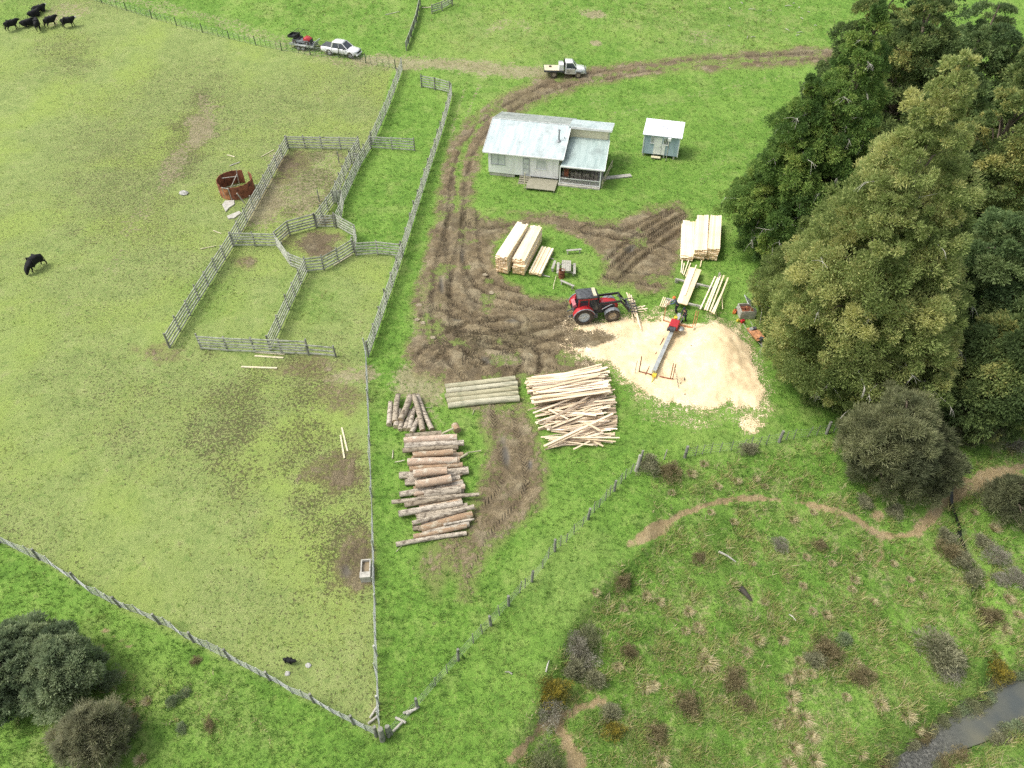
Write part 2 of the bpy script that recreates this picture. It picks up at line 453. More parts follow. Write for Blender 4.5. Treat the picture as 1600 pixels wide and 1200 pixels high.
    path = np.maximum(path, .9*blob(1545, 748, 60, 24, -18)); path = np.maximum(path, .8*blob(1500, 765, 26, 36, 20))
    path = np.maximum(path, .9*blob(1590, 650, 26, 26, 0))
    path = np.maximum(path, line([(800, 1188), (835, 1150), (880, 1118), (925, 1098), (940, 1097)], .42, .4, .6))
    path = np.maximum(path, .9*line([(870, 1135), (890, 1170), (900, 1205)], .42, .5, .8))
    path = np.maximum(path, .8*blob(190, 1050, 14, 14)); path = np.maximum(path, .6*line([(165, 985), (195, 1005), (230, 1022)], .25, .2, .4))
    path = np.maximum(path, .5*line([(155, 1010), (185, 1030)], .25, .2, .4))
    # ---------------- mud
    MUD = [(1262, 76), (1300, 76), (1300, 99), (1262, 99), (1180, 104), (1060, 110), (960, 124), (905, 134), (855, 152), (805, 180), (772, 207), (750, 240), (739, 290), (738, 332), (762, 344), (830, 337), (880, 335), (930, 348), (965, 345), (1015, 325), (1060, 318), (1078, 330), (1066, 370), (1052, 420), (1050, 446), (1010, 456), (965, 449), (938, 437), (952, 410), (925, 385), (895, 366), (850, 350), (800, 358), (775, 377), (764, 404), (776, 432), (815, 449), (817, 463), (890, 470), (912, 505), (890, 540), (900, 558), (955, 566), (905, 578), (815, 590), (810, 600), (790, 640), (740, 640), (700, 602), (650, 588), (640, 560), (652, 520), (650, 470), (664, 420), (680, 340), (690, 280), (707, 225), (737, 185), (782, 158), (842, 125), (900, 112), (1000, 100), (1120, 85), (1200, 80)]
    mud = inside(MUD, 1.0, .65)
    ISL = [(776, 400), (782, 378), (812, 360), (850, 357), (898, 372), (925, 390), (930, 412), (905, 436), (895, 462), (822, 458), (818, 446), (790, 436)]
    mud = mud*(1 - inside(ISL, .5, .35))
    MUD2 = [(740, 632), (816, 628), (838, 680), (850, 735), (846, 780), (815, 812), (775, 850), (748, 900), (735, 940), (714, 938), (716, 905), (698, 900), (688, 940), (671, 935), (662, 872), (690, 845), (735, 820), (756, 760), (764, 700)]
    mud = np.maximum(mud, .80*inside(MUD2, 1.0, .6)*(1-.45*sst(790, 900, py)))
    mud = np.maximum(mud, .85*blob(487, 380, 52, 22, -4, 1, .9)); mud = np.maximum(mud, .75*blob(505, 345, 14, 9))
    mud = np.maximum(mud, .95*blob(925, 530, 75, 30, 0, 1, .5))
    mud = np.maximum(mud, .56*blob(528, 745, 48, 36, -25, 1, 1.4)); mud = np.maximum(mud, .66*blob(555, 885, 38, 54, 10, 1, 1.2))
    mud = np.maximum(mud, .48*blob(245, 552, 42, 26, 0, 1, 1.3)); mud = np.maximum(mud, .45*blob(530, 620, 46, 28, 0, 1, 1.3))
    mud = np.maximum(mud, .62*blob(452, 258, 36, 22, -30, 1, 1.1)); mud = np.maximum(mud, .55*blob(385, 410, 20, 12)); mud = np.maximum(mud, .5*blob(480, 575, 70, 26, 0, 1, 1))
    # grassy strips left between the wheel lanes, and torn turf at the edges
    mud = mud*(1 - .75*line([(760, 186), (735, 215), (718, 260), (713, 330)], .28, .25, .5)) * (1 - .65*line([(1270, 88), (1180, 94), (1060, 102), (980, 112), (930, 122)], .30, .25, .6)) * (1 - .5*line([(668, 440), (662, 480), (668, 520)], .5, .4, .8))
    mud = mud*(1 - .55*sst(.56, .70, fbm(x*.45, y*.45, 51, 3))*sst(.2, -2.2, -sdpoly(px, py, MUD)/sc - 1.8))
    # ---------------- ruts
    TR = [[(1290, 86), (1180, 92), (1060, 100), (960, 114), (880, 130), (805, 163), (752, 205), (722, 260), (712, 340), (712, 420), (725, 470), (790, 492), (890, 488)],
          [(716, 330), (694, 420), (690, 500), (716, 560), (760, 606)],
          [(745, 350), (850, 343), (930, 358), (990, 362), (1060, 330)],
          [(735, 330), (738, 405), (772, 452), (890, 482)],
          [(1065, 335), (1000, 375), (955, 425), (1045, 440)],
          [(690, 520), (790, 535), (885, 512)],
          [(800, 590), (788, 650), (802, 720), (798, 770), (750, 830), (704, 930)],
          [(655, 500), (720, 535), (800, 565), (870, 590)],
          [(1060, 350), (990, 400), (945, 445)],
          [(650, 480), (760, 520), (900, 548)],
          [(1050, 400), (985, 370), (920, 360)],
          [(820, 600), (830, 560), (800, 540), (740, 560)],
          [(665, 560), (720, 520), (800, 505)]]
    near = (sc > 0) & (mud > .03)
    dz = np.zeros_like(x); tru = np.full_like(x, 9.0); trs = np.zeros_like(x); wet = np.zeros_like(x)
    idx = np.where(near)[0]
    for k, t in enumerate(TR):
        w3 = [tuple(at(*p).xy) for p in smooth_line(t, 5)]
        s_, u = polyline_su(x[idx], y[idx], w3)
        u = u + .25*(fbm(x[idx]*.4, y[idx]*.4, 60+k, 2)-.5)
        g = .84
        au = np.abs(np.abs(u)-g)
        fade = .42+.58*sst(.32, .62, fbm(s_*.22, np.full_like(s_, k*3.3), 71, 3))
        dep = np.exp(-(au/.24)**4); ber = np.exp(-((au-.46)/.16)**2)*(np.abs(u) < 1.8)
        amp = .24 if k not in (6,) else .09
        q = dz[idx]; q = np.minimum(q, q*.3 - amp*dep*fade*(.75+.5*(fbm(s_*.9, u*2, 80+k, 2)))) + .075*ber*fade*(amp/.2); dz[idx] = q
        wet[idx] = np.maximum(wet[idx], dep*fade*(.9 if k != 6 else .35))
        m = au < np.where(tru[idx] > 5, 9, np.abs(tru[idx])); m &= (au < .33)
        ti = tru[idx]; ti[m] = (np.abs(u)-g)[m]; tru[idx] = ti
        si = trs[idx]; si[m] = s_[m]; trs[idx] = si
    churn = fbm(x*.9+.6*n1, y*1.5, 41, 5)-.5
    ridg = 1-np.abs(2*fbm(x*.55+y*.3, y*.8-x*.2, 43, 3)-1)*2.2
    z = z + np.clip(mud*1.2-.2, 0, 1)*(dz*.95 + .45*churn + .10*ridg + .16*(fbm(x*3.1, y*3.1, 47, 2)-.5))
    z = z + path*-.10 + (lush*.10+.04)*n2*(1-mud)
    wet = np.clip(wet + mud*sst(.08, -.12, churn)*.8, 0, 1)*sst(.2, .7, mud)
    wet = np.maximum(wet, .85*blob(487, 380, 52, 22, -4, 1, .9)); wet = np.maximum(wet, .7*blob(555, 880, 34, 40, 10, 1, 1)); wet = np.maximum(wet, .6*blob(452, 258, 36, 22, -30)); wet = np.maximum(wet, .5*blob(540, 745, 30, 26))
    pud = np.maximum.reduce([blob(790, 712, 7, 22, -6, 1, .25), blob(828, 728, 5, 10, 0, 1, .25), blob(541, 893, 9, 12, 0, .8, .3), blob(786, 690, 6, 10, 0, .6, .3), blob(690, 445, 4, 16, -6, .8, .4), blob(715, 500, 10, 4, 10, .8, .4), blob(800, 503, 14, 3, 0, .8, .4), blob(985, 388, 12, 4, -25, .8, .4), blob(722, 400, 4, 13, 0, .7, .4), blob(760, 562, 12, 4, 20, .7, .4)])
    # ---------------- sawdust
    DUST = [(880, 512), (910, 505), (985, 492), (1005, 500), (1045, 497), (1085, 506), (1122, 500), (1150, 515), (1175, 545), (1188, 580), (1196, 612), (1186, 638), (1150, 642), (1140, 632), (1112, 646), (1090, 642), (1040, 634), (1000, 612), (968, 585), (950, 566), (905, 558), (888, 542), (935, 538), (958, 527), (915, 522)]
    dd = sdpoly(px, py, DUST)/sc
    dust = sst(-.5, .7, dd + wx*.45)
    dust = np.maximum(dust, .5*sst(-2.2, .2, dd + wx*1.2))
    dust = np.maximum(dust, .8*blob(1172, 664, 32, 26, 15, 1, .6)); dust = np.maximum(dust, .45*blob(1060, 655, 110, 20, 8, 1, .8))
    dust = np.maximum(dust, .5*blob(900, 512, 40, 10, 0, 1, .6)); dust = np.maximum(dust, .3*blob(1060, 488, 50, 14, 0)); dust = np.maximum(dust, .35*blob(1150, 495, 20, 8, 0))
    dust = dust*(1-.55*blob(930, 533, 36, 9, -4, 1, .4))*(1-.6*blob(1075, 500, 30, 7, 0))
    z = z + dust*(.10 + .22*n1 + .10*n2)
    # ---------------- rough gully pasture
    rough = sst(-1.0, 1.5, sdpoly(x, y, GULLY) + wx*.8)
    rough = np.maximum(rough, .5*blob(300, 1110, 150, 70, 20)); rough = np.maximum(rough, .4*blob(120, 1120, 150, 70, 0))
    rough = np.maximum(rough, .55*blob(1100, 30, 260, 60, 4)); rough = np.maximum(rough, .45*blob(800, 40, 160, 60, 0)); rough = np.maximum(rough, .3*blob(560, 20, 200, 40))
    rough = np.maximum(rough, .4*blob(1560, 1190, 100, 30, -25))
    bed = sst(-.5, .3, sdpoly(x, y, STREAM))
    s_, u = polyline_su(x, y, DITCH); bed = np.maximum(bed, .75*sst(910, 840, py)*np.exp(-(u/.36)**4)*sst(.3, .5, fbm(s_*.5, u*.3, 15, 3)))
    shade_under = np.zeros_like(x)
    nearc = {'dirt': dirt, 'mud': mud, 'dust': dust, 'lush': np.clip(lush, 0, 1), 'pug': pug, 'rough': rough, 'wet': wet, 'path': path, 'tru': tru, 'trs': trs, 'pud': pud, 'bed': bed, 'n3': n3+.5}
    # ---------------- mesh, split by what covers it
    iy, ix = np.meshgrid(np.arange(ny-1), np.arange(nx-1), indexing='ij')
    q = (iy*nx + ix).ravel()
    quads = np.stack([q, q+1, q+1+nx, q+nx], 1)
    fm = mud[quads].mean(1); fd = dust[quads].mean(1); fp = path[quads].mean(1); fb = bed[quads].mean(1)
    kindf = np.zeros(len(quads), int)
    kindf[fp > .55] = 2; kindf[fm > .5] = 1; kindf[fd > .55] = 3; kindf[fb > .6] = 4
    co = np.stack([x, y, z], 1)
    out = []
    for k, (nm, kd) in enumerate([('pasture', 'structure'), ('mud_track', 'structure'), ('dirt_path', 'structure'), ('sawdust', 'stuff'), ('stream_bed', 'structure')]):
        fq = quads[kindf == k]
        if len(fq) == 0: continue
        used, inv = np.unique(fq.ravel(), return_inverse=True)
        me = bpy.data.meshes.new(nm)
        me.vertices.add(len(used)); me.vertices.foreach_set('co', co[used].astype(np.float32).ravel())
        me.loops.add(len(inv)); me.loops.foreach_set('vertex_index', inv.astype(np.int32))
        me.polygons.add(len(fq)); me.polygons.foreach_set('loop_start', np.arange(0, len(inv), 4, dtype=np.int32))
        me.polygons.foreach_set('use_smooth', np.ones(len(fq), bool))
        me.update(calc_edges=True)
        for an, arr in nearc.items():
            a = me.attributes.new(an, 'FLOAT', 'POINT'); a.data.foreach_set('value', arr[used].astype(np.float32))
        me.materials.append(MAT['ground'])
        o = bpy.data.objects.new(nm, me); link(o); o['kind'] = kd
        lab = {'pasture': ('green and yellowish grazed farm pasture around the yards', 'pasture'), 'mud_track': ('churned brown mud track with deep wheel ruts', 'mud track'), 'dirt_path': ('narrow worn dirt path and bare banks on the rough slope', 'path'), 'sawdust': ('wide pale heap of fresh sawdust around the sawmill', 'sawdust'), 'stream_bed': ('dark stony bed of the stream and ditch', 'stream bed')}[nm]
        tag(o, lab[0], lab[1]); out.append(o)
    return x, y, z, nearc

def ground_material():
    m, nt, b = nt_new('farm_ground')
    geo = nt.nodes.new('ShaderNodeNewGeometry'); P = geo.outputs['Position']
    def att(n):
        a = nt.nodes.new('ShaderNodeAttribute'); a.attribute_name = n; return a.outputs['Fac']
    nL = noise(nt, P, .10, 3); nM = noise(nt, P, .55, 4, .6); nF = noise(nt, P, 2.6, 5, .65); nFF = noise(nt, P, 9, 4, .7)
    nS = noise(nt, P, 3.4, 3, .6)
    mix1 = mth(nt, 'ADD', mth(nt, 'MULTIPLY', nM, .5), mth(nt, 'MULTIPLY', nF, .5))
    mix2 = mth(nt, 'ADD', mth(nt, 'MULTIPLY', mix1, .6), mth(nt, 'MULTIPLY', nFF, .4))
    lushc = ramp(nt, mix2, [(.36, (.066, .142, .020)), (.50, (.130, .252, .036)), (.63, (.232, .342, .072))])
    padc = ramp(nt, mix2, [(.33, (.115, .165, .052)), (.49, (.220, .288, .084)), (.64, (.315, .365, .132))])
    padc = mixc(nt, maprange(nt, nL, .42, .66), padc, (.245, .325, .075))
    padc = mixc(nt, mth(nt, 'MULTIPLY', maprange(nt, nM, .58, .75), .5), padc, (.30, .335, .13))
    lushc = mixc(nt, mth(nt, 'MULTIPLY', maprange(nt, nL, .46, .66), .55), lushc, (.200, .325, .062))
    lushc = mixc(nt, mth(nt, 'MULTIPLY', maprange(nt, noise(nt, P, .9, 4, .7), .56, .72), .45), lushc, (.25, .30, .085))
    rank = maprange(nt, noise(nt, P, 1.15, 3, .6, .6), .585, .66)
    padc = mixc(nt, mth(nt, 'MULTIPLY', rank, .42), padc, (.105, .185, .040))
    lushc = mixc(nt, mth(nt, 'MULTIPLY', rank, .38), lushc, (.060, .135, .022))
    lushc = mixc(nt, mth(nt, 'MULTIPLY', maprange(nt, noise(nt, P, .33, 4, .6), .53, .66), .35), lushc, (.27, .33, .10))
    g = mixc(nt, att('lush'), padc, lushc)
    # rough pasture: straw coloured tufts between green
    straw = ramp(nt, nFF, [(.35, (.15, .15, .06)), (.62, (.40, .36, .19))])
    rf = mth(nt, 'MULTIPLY', att('rough'), maprange(nt, mth(nt, 'ADD', mth(nt, 'MULTIPLY', nM, .5), mth(nt, 'MULTIPLY', nS, .5)), .49, .60))
    g = mixc(nt, mth(nt, 'MULTIPLY', rf, .62), g, straw)
    rg = mth(nt, 'MULTIPLY', att('rough'), maprange(nt, noise(nt, P, .8, 4, .7), .40, .30))
    g = mixc(nt, mth(nt, 'MULTIPLY', rg, .7), g, (.045, .085, .022))
    # hoof pugging: small dark wet holes
    pg = att('pug')
    spots = noise(nt, P, 4.6, 3, .6); spots2 = noise(nt, P, 8.5, 2, .55)
    thr = maprange(nt, pg, 0, 1, .66, .465, False)
    sm = mth(nt, 'MAXIMUM', maprange(nt, spots, thr, mth(nt, 'ADD', thr, .055)), maprange(nt, spots2, mth(nt, 'ADD', thr, .02), mth(nt, 'ADD', thr, .09)))
    sm = mth(nt, 'MULTIPLY', sm, maprange(nt, pg, .02, .2))
    g = mixc(nt, mth(nt, 'MULTIPLY', mth(nt, 'MULTIPLY', pg, maprange(nt, nF, .3, .65)), .66), g, (.185, .155, .080))
    g = mixc(nt, mth(nt, 'MULTIPLY', sm, .74), g, (.068, .056, .030))
    # bare earth
    dirtc = ramp(nt, mix2, [(.36, (.18, .150, .080)), (.5, (.285, .245, .145)), (.64, (.38, .34, .22))])
    df = maprange(nt, mth(nt, 'ADD', att('dirt'), mth(nt, 'MULTIPLY', mth(nt, 'SUBTRACT', nF, .5), 1.5)), .35, .75)
    g = mixc(nt, mth(nt, 'MULTIPLY', df, .85), g, dirtc)
    pathc = ramp(nt, mix2, [(.33, (.17, .115, .06)), (.5, (.31, .225, .125)), (.66, (.43, .34, .21))])
    pf = maprange(nt, mth(nt, 'ADD', att('path'), mth(nt, 'MULTIPLY', mth(nt, 'SUBTRACT', nF, .5), 1.2)), .3, .7)
    g = mixc(nt, mth(nt, 'MULTIPLY', pf, .92), g, pathc)
    # mud
    mudc = ramp(nt, mix2, [(.35, (.092, .068, .037)), (.48, (.178, .138, .078)), (.60, (.295, .242, .148))])
    mudc = mixc(nt, mth(nt, 'MULTIPLY', maprange(nt, noise(nt, P, .35, 3), .5, .66), .55), mudc, (.33, .285, .185))
    mudc = mixc(nt, mth(nt, 'MULTIPLY', maprange(nt, nL, .5, .62), .22), mudc, (.17, .17, .08))
    wetf = mth(nt, 'MULTIPLY', att('wet'), maprange(nt, nF, .30, .62))
    mudc = mixc(nt, mth(nt, 'MULTIPLY', wetf, .80), mudc, (.070, .050, .027))
    mf = maprange(nt, mth(nt, 'ADD', att('mud'), mth(nt, 'MULTIPLY', mth(nt, 'SUBTRACT', mth(nt, 'ADD', mth(nt, 'MULTIPLY', nF, .6), mth(nt, 'MULTIPLY', nM, .4)), .5), 2.6)), .26, .68)
    g = mixc(nt, mth(nt, 'MULTIPLY', maprange(nt, att('mud'), .02, .35), .5), g, (.20, .18, .075))
    g = mixc(nt, mf, g, mudc)
    pd = att('pud')
    g = mixc(nt, pd, g, (.095, .086, .068))
    # sawdust
    dustc = ramp(nt, mth(nt, 'ADD', mth(nt, 'MULTIPLY', nM, .6), mth(nt, 'MULTIPLY', nFF, .4)), [(.36, (.60, .46, .27)), (.5, (.76, .60, .37)), (.63, (.85, .72, .49))])
    dustc = mixc(nt, mth(nt, 'MULTIPLY', maprange(nt, noise(nt, P, .4, 4, .65), .50, .68), .55), dustc, (.62, .47, .28))
    dn = mth(nt, 'ADD', mth(nt, 'MULTIPLY', nFF, .65), mth(nt, 'MULTIPLY', nF, .35))
    dsf = maprange(nt, mth(nt, 'ADD', att('dust'), mth(nt, 'MULTIPLY', mth(nt, 'SUBTRACT', dn, .5), 2.6)), .45, .70)
    dsf = mth(nt, 'MULTIPLY', dsf, maprange(nt, att('dust'), .03, .2))
    g = mixc(nt, dsf, g, dustc)
    g = mixc(nt, att('bed'), g, ramp(nt, nF, [(.35, (.02, .022, .018)), (.6, (.085, .085, .07))]))
    nt.links.new(g, b.inputs['Base Color'])
    rgh = mth(nt, 'SUBTRACT', .95, mth(nt, 'MULTIPLY', mth(nt, 'MULTIPLY', wetf, mf), .45))
    rgh = mth(nt, 'SUBTRACT', rgh, mth(nt, 'MULTIPLY', pd, .6), clamp=True)
    nt.links.new(rgh, b.inputs['Roughness'])
    b.inputs['Specular IOR Level'].default_value = .25
    # tyre chevrons pressed into the ruts
    u, s = att('tru'), att('trs')
    ch = mth(nt, 'SINE', mth(nt, 'MULTIPLY', mth(nt, 'ADD', s, mth(nt, 'MULTIPLY', mth(nt, 'ABSOLUTE', u), 1.1)), 19.0))
    chm = mth(nt, 'MULTIPLY', maprange(nt, mth(nt, 'ABSOLUTE', u), .30, .22), mth(nt, 'MULTIPLY', mf, mth(nt, 'SUBTRACT', 1.0, dsf)))
    chh = mth(nt, 'MULTIPLY', mth(nt, 'MULTIPLY', ch, chm), maprange(nt, nM, .3, .55))
    hgt = mth(nt, 'ADD', mth(nt, 'MULTIPLY', nF, .5), mth(nt, 'MULTIPLY', nFF, .5))
    hgt = mth(nt, 'SUBTRACT', hgt, mth(nt, 'MULTIPLY', sm, .35))
    hgt = mth(nt, 'ADD', hgt, mth(nt, 'MULTIPLY', chh, .42))
    hgt = mth(nt, 'ADD', hgt, mth(nt, 'MULTIPLY', mth(nt, 'MULTIPLY', nF, mf), .8))
    hgt = mth(nt, 'MULTIPLY', hgt, mth(nt, 'SUBTRACT', 1.0, mth(nt, 'MULTIPLY', dsf, .75)))
    hgt = mth(nt, 'MULTIPLY', hgt, mth(nt, 'SUBTRACT', 1.0, pd))
    bump(nt, b, hgt, .75, .22)
    MAT['ground'] = m

ground_material()
GXv, GYv, GZv, GA = build_ground()

# stream water: muddy pool with a dark riffle
def stream_material():
    m, nt, b = nt_new('stream_water')
    geo = nt.nodes.new('ShaderNodeNewGeometry'); P = geo.outputs['Position']
    n = noise(nt, P, .28, 3); rp = noise(nt, P, 5.5, 4, .7, .5)
    vx, vy = flat(1420, 1190, ZW); wx_, wy_ = flat(1600, 1090, ZW)
    sep = nt.nodes.new('ShaderNodeSeparateXYZ'); nt.links.new(P, sep.inputs[0])
    t = maprange(nt, mth(nt, 'ADD', sep.outputs[0], mth(nt, 'MULTIPLY', mth(nt, 'SUBTRACT', n, .5), 4)), vx+.8, vx+4.6)     # shallow stones lie upstream, silt downstream
    riff = ramp(nt, rp, [(.34, (.022, .024, .022)), (.56, (.10, .10, .085)), (.76, (.26, .26, .23))])
    pool = ramp(nt, n, [(.35, (.075, .085, .080)), (.65, (.15, .145, .10))])
    nt.links.new(mixc(nt, t, riff, pool), b.inputs['Base Color'])
    nt.links.new(maprange(nt, t, 0, 1, .30, .10, False), b.inputs['Roughness'])
    nt.links.new(maprange(nt, t, 0, 1, .45, .5, False), b.inputs['Specular IOR Level'])
    bn = nt.nodes.new('ShaderNodeBump'); bn.inputs['Distance'].default_value = .12
    nt.links.new(maprange(nt, t, 0, 1, .9, .12, False), bn.inputs['Strength']); nt.links.new(rp, bn.inputs['Height'])
    nt.links.new(bn.outputs['Normal'], b.inputs['Normal'])
    return m
sw = MB()
c0 = np.mean(np.array(STREAM), 0)
sw.add([(c0[0] + (p[0]-c0[0])*1.04 + 0, c0[1] + (p[1]-c0[1])*1.04, ZW) for p in STREAM], [tuple(range(len(STREAM)))])
o = sw.build('stream', stream_material()); tag(o, 'narrow grey stream with a muddy pool and dark riffle', 'stream', kind='structure')
mb = MB()
dw = [(p[0], p[1]) for p in smooth_line(DITCH[:5], 3)]
vs = []; fs = []
for i, p in enumerate(dw):
    q = dw[min(i+1, len(dw)-1)]; q0 = dw[max(i-1, 0)]
    d = Vector((q[0]-q0[0], q[1]-q0[1])).normalized(); nrm = Vector((-d.y, d.x))
    zz = hz(*p) + .16
    vs += [(p[0]+nrm.x*.11, p[1]+nrm.y*.11, zz), (p[0]-nrm.x*.11, p[1]-nrm.y*.11, zz)]
    if i: fs.append((2*i-2, 2*i-1, 2*i+1, 2*i))
mb.add(vs, fs)
MAT['ditchwater'] = M('ditch_water', (.018, .022, .016), .15, .3, 2, bmp=.1)
o = mb.build('ditch_water', MAT['ditchwater']); tag(o, 'dark water in the narrow ditch feeding the stream', 'ditch water', kind='structure')
# ================================================================== FENCES
def rail_fence(name, label, tops, h=1.65, n=5, step=2.3, cat='rail fence', group='weathered rail fences of the cattle yards', gate_at=(), post_r=.085, ends=True, mat='rail', side=1):
    """tops: photo pixels of the top rail"""
    pts = []
    for q in tops:
        p = at(q[0], q[1], h); pts.append(Vector((p.x, p.y)))
    base = gp(pts[0].x, pts[0].y)
    root = empty(name, base, 0, label, cat, group)
    for i in range(len(pts)-1):
        a, b = pts[i], pts[i+1]; L = (b-a).length; k = max(1, round(L/step)); d = (b-a)/L; nrm = Vector((-d.y, d.x))*side
        for j in range(k+1):
            if j == 0 and i > 0: continue
            if not ends and (j in (0, k)): continue
            p = a + (b-a)*(j/k)
            mb = MB(); jx, jy = rnd.uniform(-.05, .05), rnd.uniform(-.05, .05)
            g0 = gp(p.x, p.y, -.12) - base; hh = h + rnd.uniform(.0, .16)
            mb.tube([g0, g0 + Vector((jx*.5, jy*.5, .12+hh*.5)), g0 + Vector((jx, jy, .12+hh))], [post_r*1.1, post_r, post_r*.92], 8, 0)
            mb.build('post', MAT['post'], root)
        for r_ in range(n):
            mb = MB(); zz = h - .09 - (h-.34)*r_/(n-1)
            m = max(1, round(L/(step*2)))
            for j in range(m):
                p = a + (b-a)*(j/m); q = a + (b-a)*((j+1)/m)
                off = nrm*(post_r + .03)
                j1, j2 = rnd.uniform(-.035, .035), rnd.uniform(-.035, .035)
                P0 = gp(p.x, p.y, zz + j1) - base + Vector((off.x, off.y, 0)); P1 = gp(q.x, q.y, zz + j2) - base + Vector((off.x, off.y, 0))
                ov = (P1-P0).normalized()*.06
                mb.bar(P0-ov*(j > 0), P1, .045, .155, 0)
            mb.build('rail', MAT[mat], root)
    return root

def board_gate(name, label, t0, t1, h=1.5, n=5, diag=True, mat='rail', group=None):
    p0 = at(*t0, h); p1 = at(*t1, h); base = gp(p0.x, p0.y)
    root = empty(name, base, 0, label, 'gate', group)
    a = Vector((0, 0, 0)); b = gp(p1.x, p1.y) - base
    for k in range(n):
        z = .22 + (h-.3)*k/(n-1); MB().bar(a+Vector((0, 0, z)), b+Vector((0, 0, z)), .035, .12).build('rail', MAT[mat], root)
    for t in (.04, .5, .96):
        q = a.lerp(b, t); MB().bar(q+Vector((0, 0, .12)), q+Vector((0, 0, h+.04)), .05, .10, 0).build('upright', MAT['post'], root)
    if diag:
        MB().bar(a.lerp(b, .06)+Vector((0, .05, .25)), a.lerp(b, .94)+Vector((0, .05, h-.1)), .03, .1).build('brace', MAT[mat], root)
    return root

rail_fence('rail_fence', 'long weathered rail fence on the outer left side of the yards, passing the rusty tank', [(445, 213), (357, 364), (255, 521)], n=5)
rail_fence('rail_fence', 'weathered rail fence across the far end of the browned pen', [(447, 212), (500, 213), (558, 214)], n=5, side=-1)
rail_fence('rail_fence', 'rail fence running from the white pickup down to the narrow race', [(626, 91), (600, 160), (578, 207)], n=5, step=2.6)
rail_fence('rail_fence', 'left wall of the narrow cattle race beside the browned pen', [(559, 215), (545, 236), (517, 297), (490, 334)], n=5, step=1.9)
rail_fence('rail_fence', 'right wall of the narrow cattle race facing the green lane', [(576, 213), (559, 240), (532, 297), (529, 318), (521, 334)], n=5, step=1.9)
rail_fence('rail_fence', 'short rail wing jutting from the race into the green lane', [(577, 212), (611, 214), (646, 216)], n=5, side=-1)
rail_fence('rail_fence', 'long rail fence on the right side of the yards beside the muddy track', [(704, 130), (668, 248), (640, 334), (626, 378), (600, 453), (571, 535)], n=5, step=2.4)
rail_fence('rail_fence', 'short rail fence closing the far end of the green lane below the flatbed truck', [(657, 118), (678, 122), (702, 128)], n=5, step=2.2)
rail_fence('rail_fence', 'rail fence along the near side of the yards behind two pale planks', [(306, 523), (347, 526), (391, 528), (434, 530), (477, 532)], n=5, side=-1)
rail_fence('rail_fence', 'low three-rail end section of the near yard fence next to the lane', [(477, 537), (521, 541)], h=1.2, n=3, side=-1)
rail_fence('rail_fence', 'rail divider running from the round pen down to the near yard fence', [(474, 403), (445, 462), (415, 525)], n=5)
rail_fence('rail_fence', 'rail fence joining the left side of the round pen to the outer left fence', [(358, 363), (393, 363), (428, 364)], n=5, side=-1)
rail_fence('rail_fence', 'rail fence joining the right side of the round pen to the lane fence', [(553, 378), (587, 376), (624, 380)], n=5, side=-1)
# round (octagonal) pen as one fence, its gates separate
rail_fence('round_pen', 'many-sided rail pen with a bare brown floor in the middle of the yards', [(549, 373), (524, 388), (501, 400), (474, 403), (450, 394), (428, 363), (448, 346), (490, 335)], n=5, step=1.9, cat='round pen', group='x')
bpy.data.objects['round_pen'].pop('group', None)
rail_fence('rail_fence', 'short curved rail wall between the far gate and right corner of the round pen', [(521, 335), (552, 352), (550, 371)], n=5, step=2.2)
board_gate('yard_gate', 'grey boarded gate closing the race mouth on the far side of the round pen', (490, 336), (520, 336), 1.55, 5, group=None)
board_gate('yard_gate', 'solid dark gate hung across the cattle race near the round pen', (518, 298), (531, 298), 1.6, 9, False)
board_gate('yard_gate', 'dark sliding gate across the far end of the cattle race', (546, 238), (558, 240), 1.6, 6, False)
for (bx, by, w) in ((530, 255, 'far'), (499, 315, 'near')):
    p = at(bx, by); mb = MB(); mb.tube([(0, 0, -.1), (.02, 0, .8), (.0, .02, 1.5)], [.07, .065, .06], 8)
    o = mb.build('lone_post', MAT['post'], None, p); tag(o, 'lone dark post standing in the browned pen, %s' % ('the one farther from the round pen' if w == 'far' else 'the one nearer the round pen'), 'post', 'lone posts in the browned pen')

def wire_fence(name, label, posts, h=1.1, heavy=(), thin=.028, fat=.085, wires=5, cat='wire fence', lean=0.0, mat='post', fatmat='post', wmat='wire', mesh_sides=False, wr=.007):
    P = [at(*q) for q in posts]; base = P[0].copy()
    root = empty(name, base, 0, label, cat)
    tops = []
    for i, p in enumerate(P):
        fatp = i in heavy
        r_ = fat if fatp else thin; hh = (h*1.12 if fatp else h)*rnd.uniform(.93, 1.06)
        l = p - base; jx, jy = rnd.gauss(0, .05), rnd.gauss(0, .05)
        mb = MB(); mb.tube([l+Vector((0, 0, -.1)), l+Vector((jx*.5, jy*.5, hh*.5)), l+Vector((jx, jy, hh))], [r_, r_, r_*.9], 7 if fatp else 5, 0)
        mb.build('post' if fatp else 'batten', MAT[fatmat if fatp else mat], root)
        tops.append((l, Vector((jx, jy, hh))))
    for k in range(wires):
        mb = MB(); t = (k+.6)/wires
        for (a, ta), (b, tb) in zip(tops[:-1], tops[1:]):
            p0 = a + Vector((ta.x*t, ta.y*t, h*t*.97)); p1 = b + Vector((tb.x*t, tb.y*t, h*t*.97)); mid = (p0+p1)/2 - Vector((0, 0, .02))
            mb.tube([p0, mid, p1], wr, 4, 0, cap=False)
        mb.build('wire', MAT[wmat], root)
    return root

def along(pts, step):
    out = []
    for (x0, y0), (x1, y1) in zip(pts[:-1], pts[1:]):
        L = math.hypot(x1-x0, y1-y0); k = max(1, round(L/step))
        out += [(x0+(x1-x0)*j/k, y0+(y1-y0)*j/k) for j in range(k)]
    out.append(pts[-1]); return out

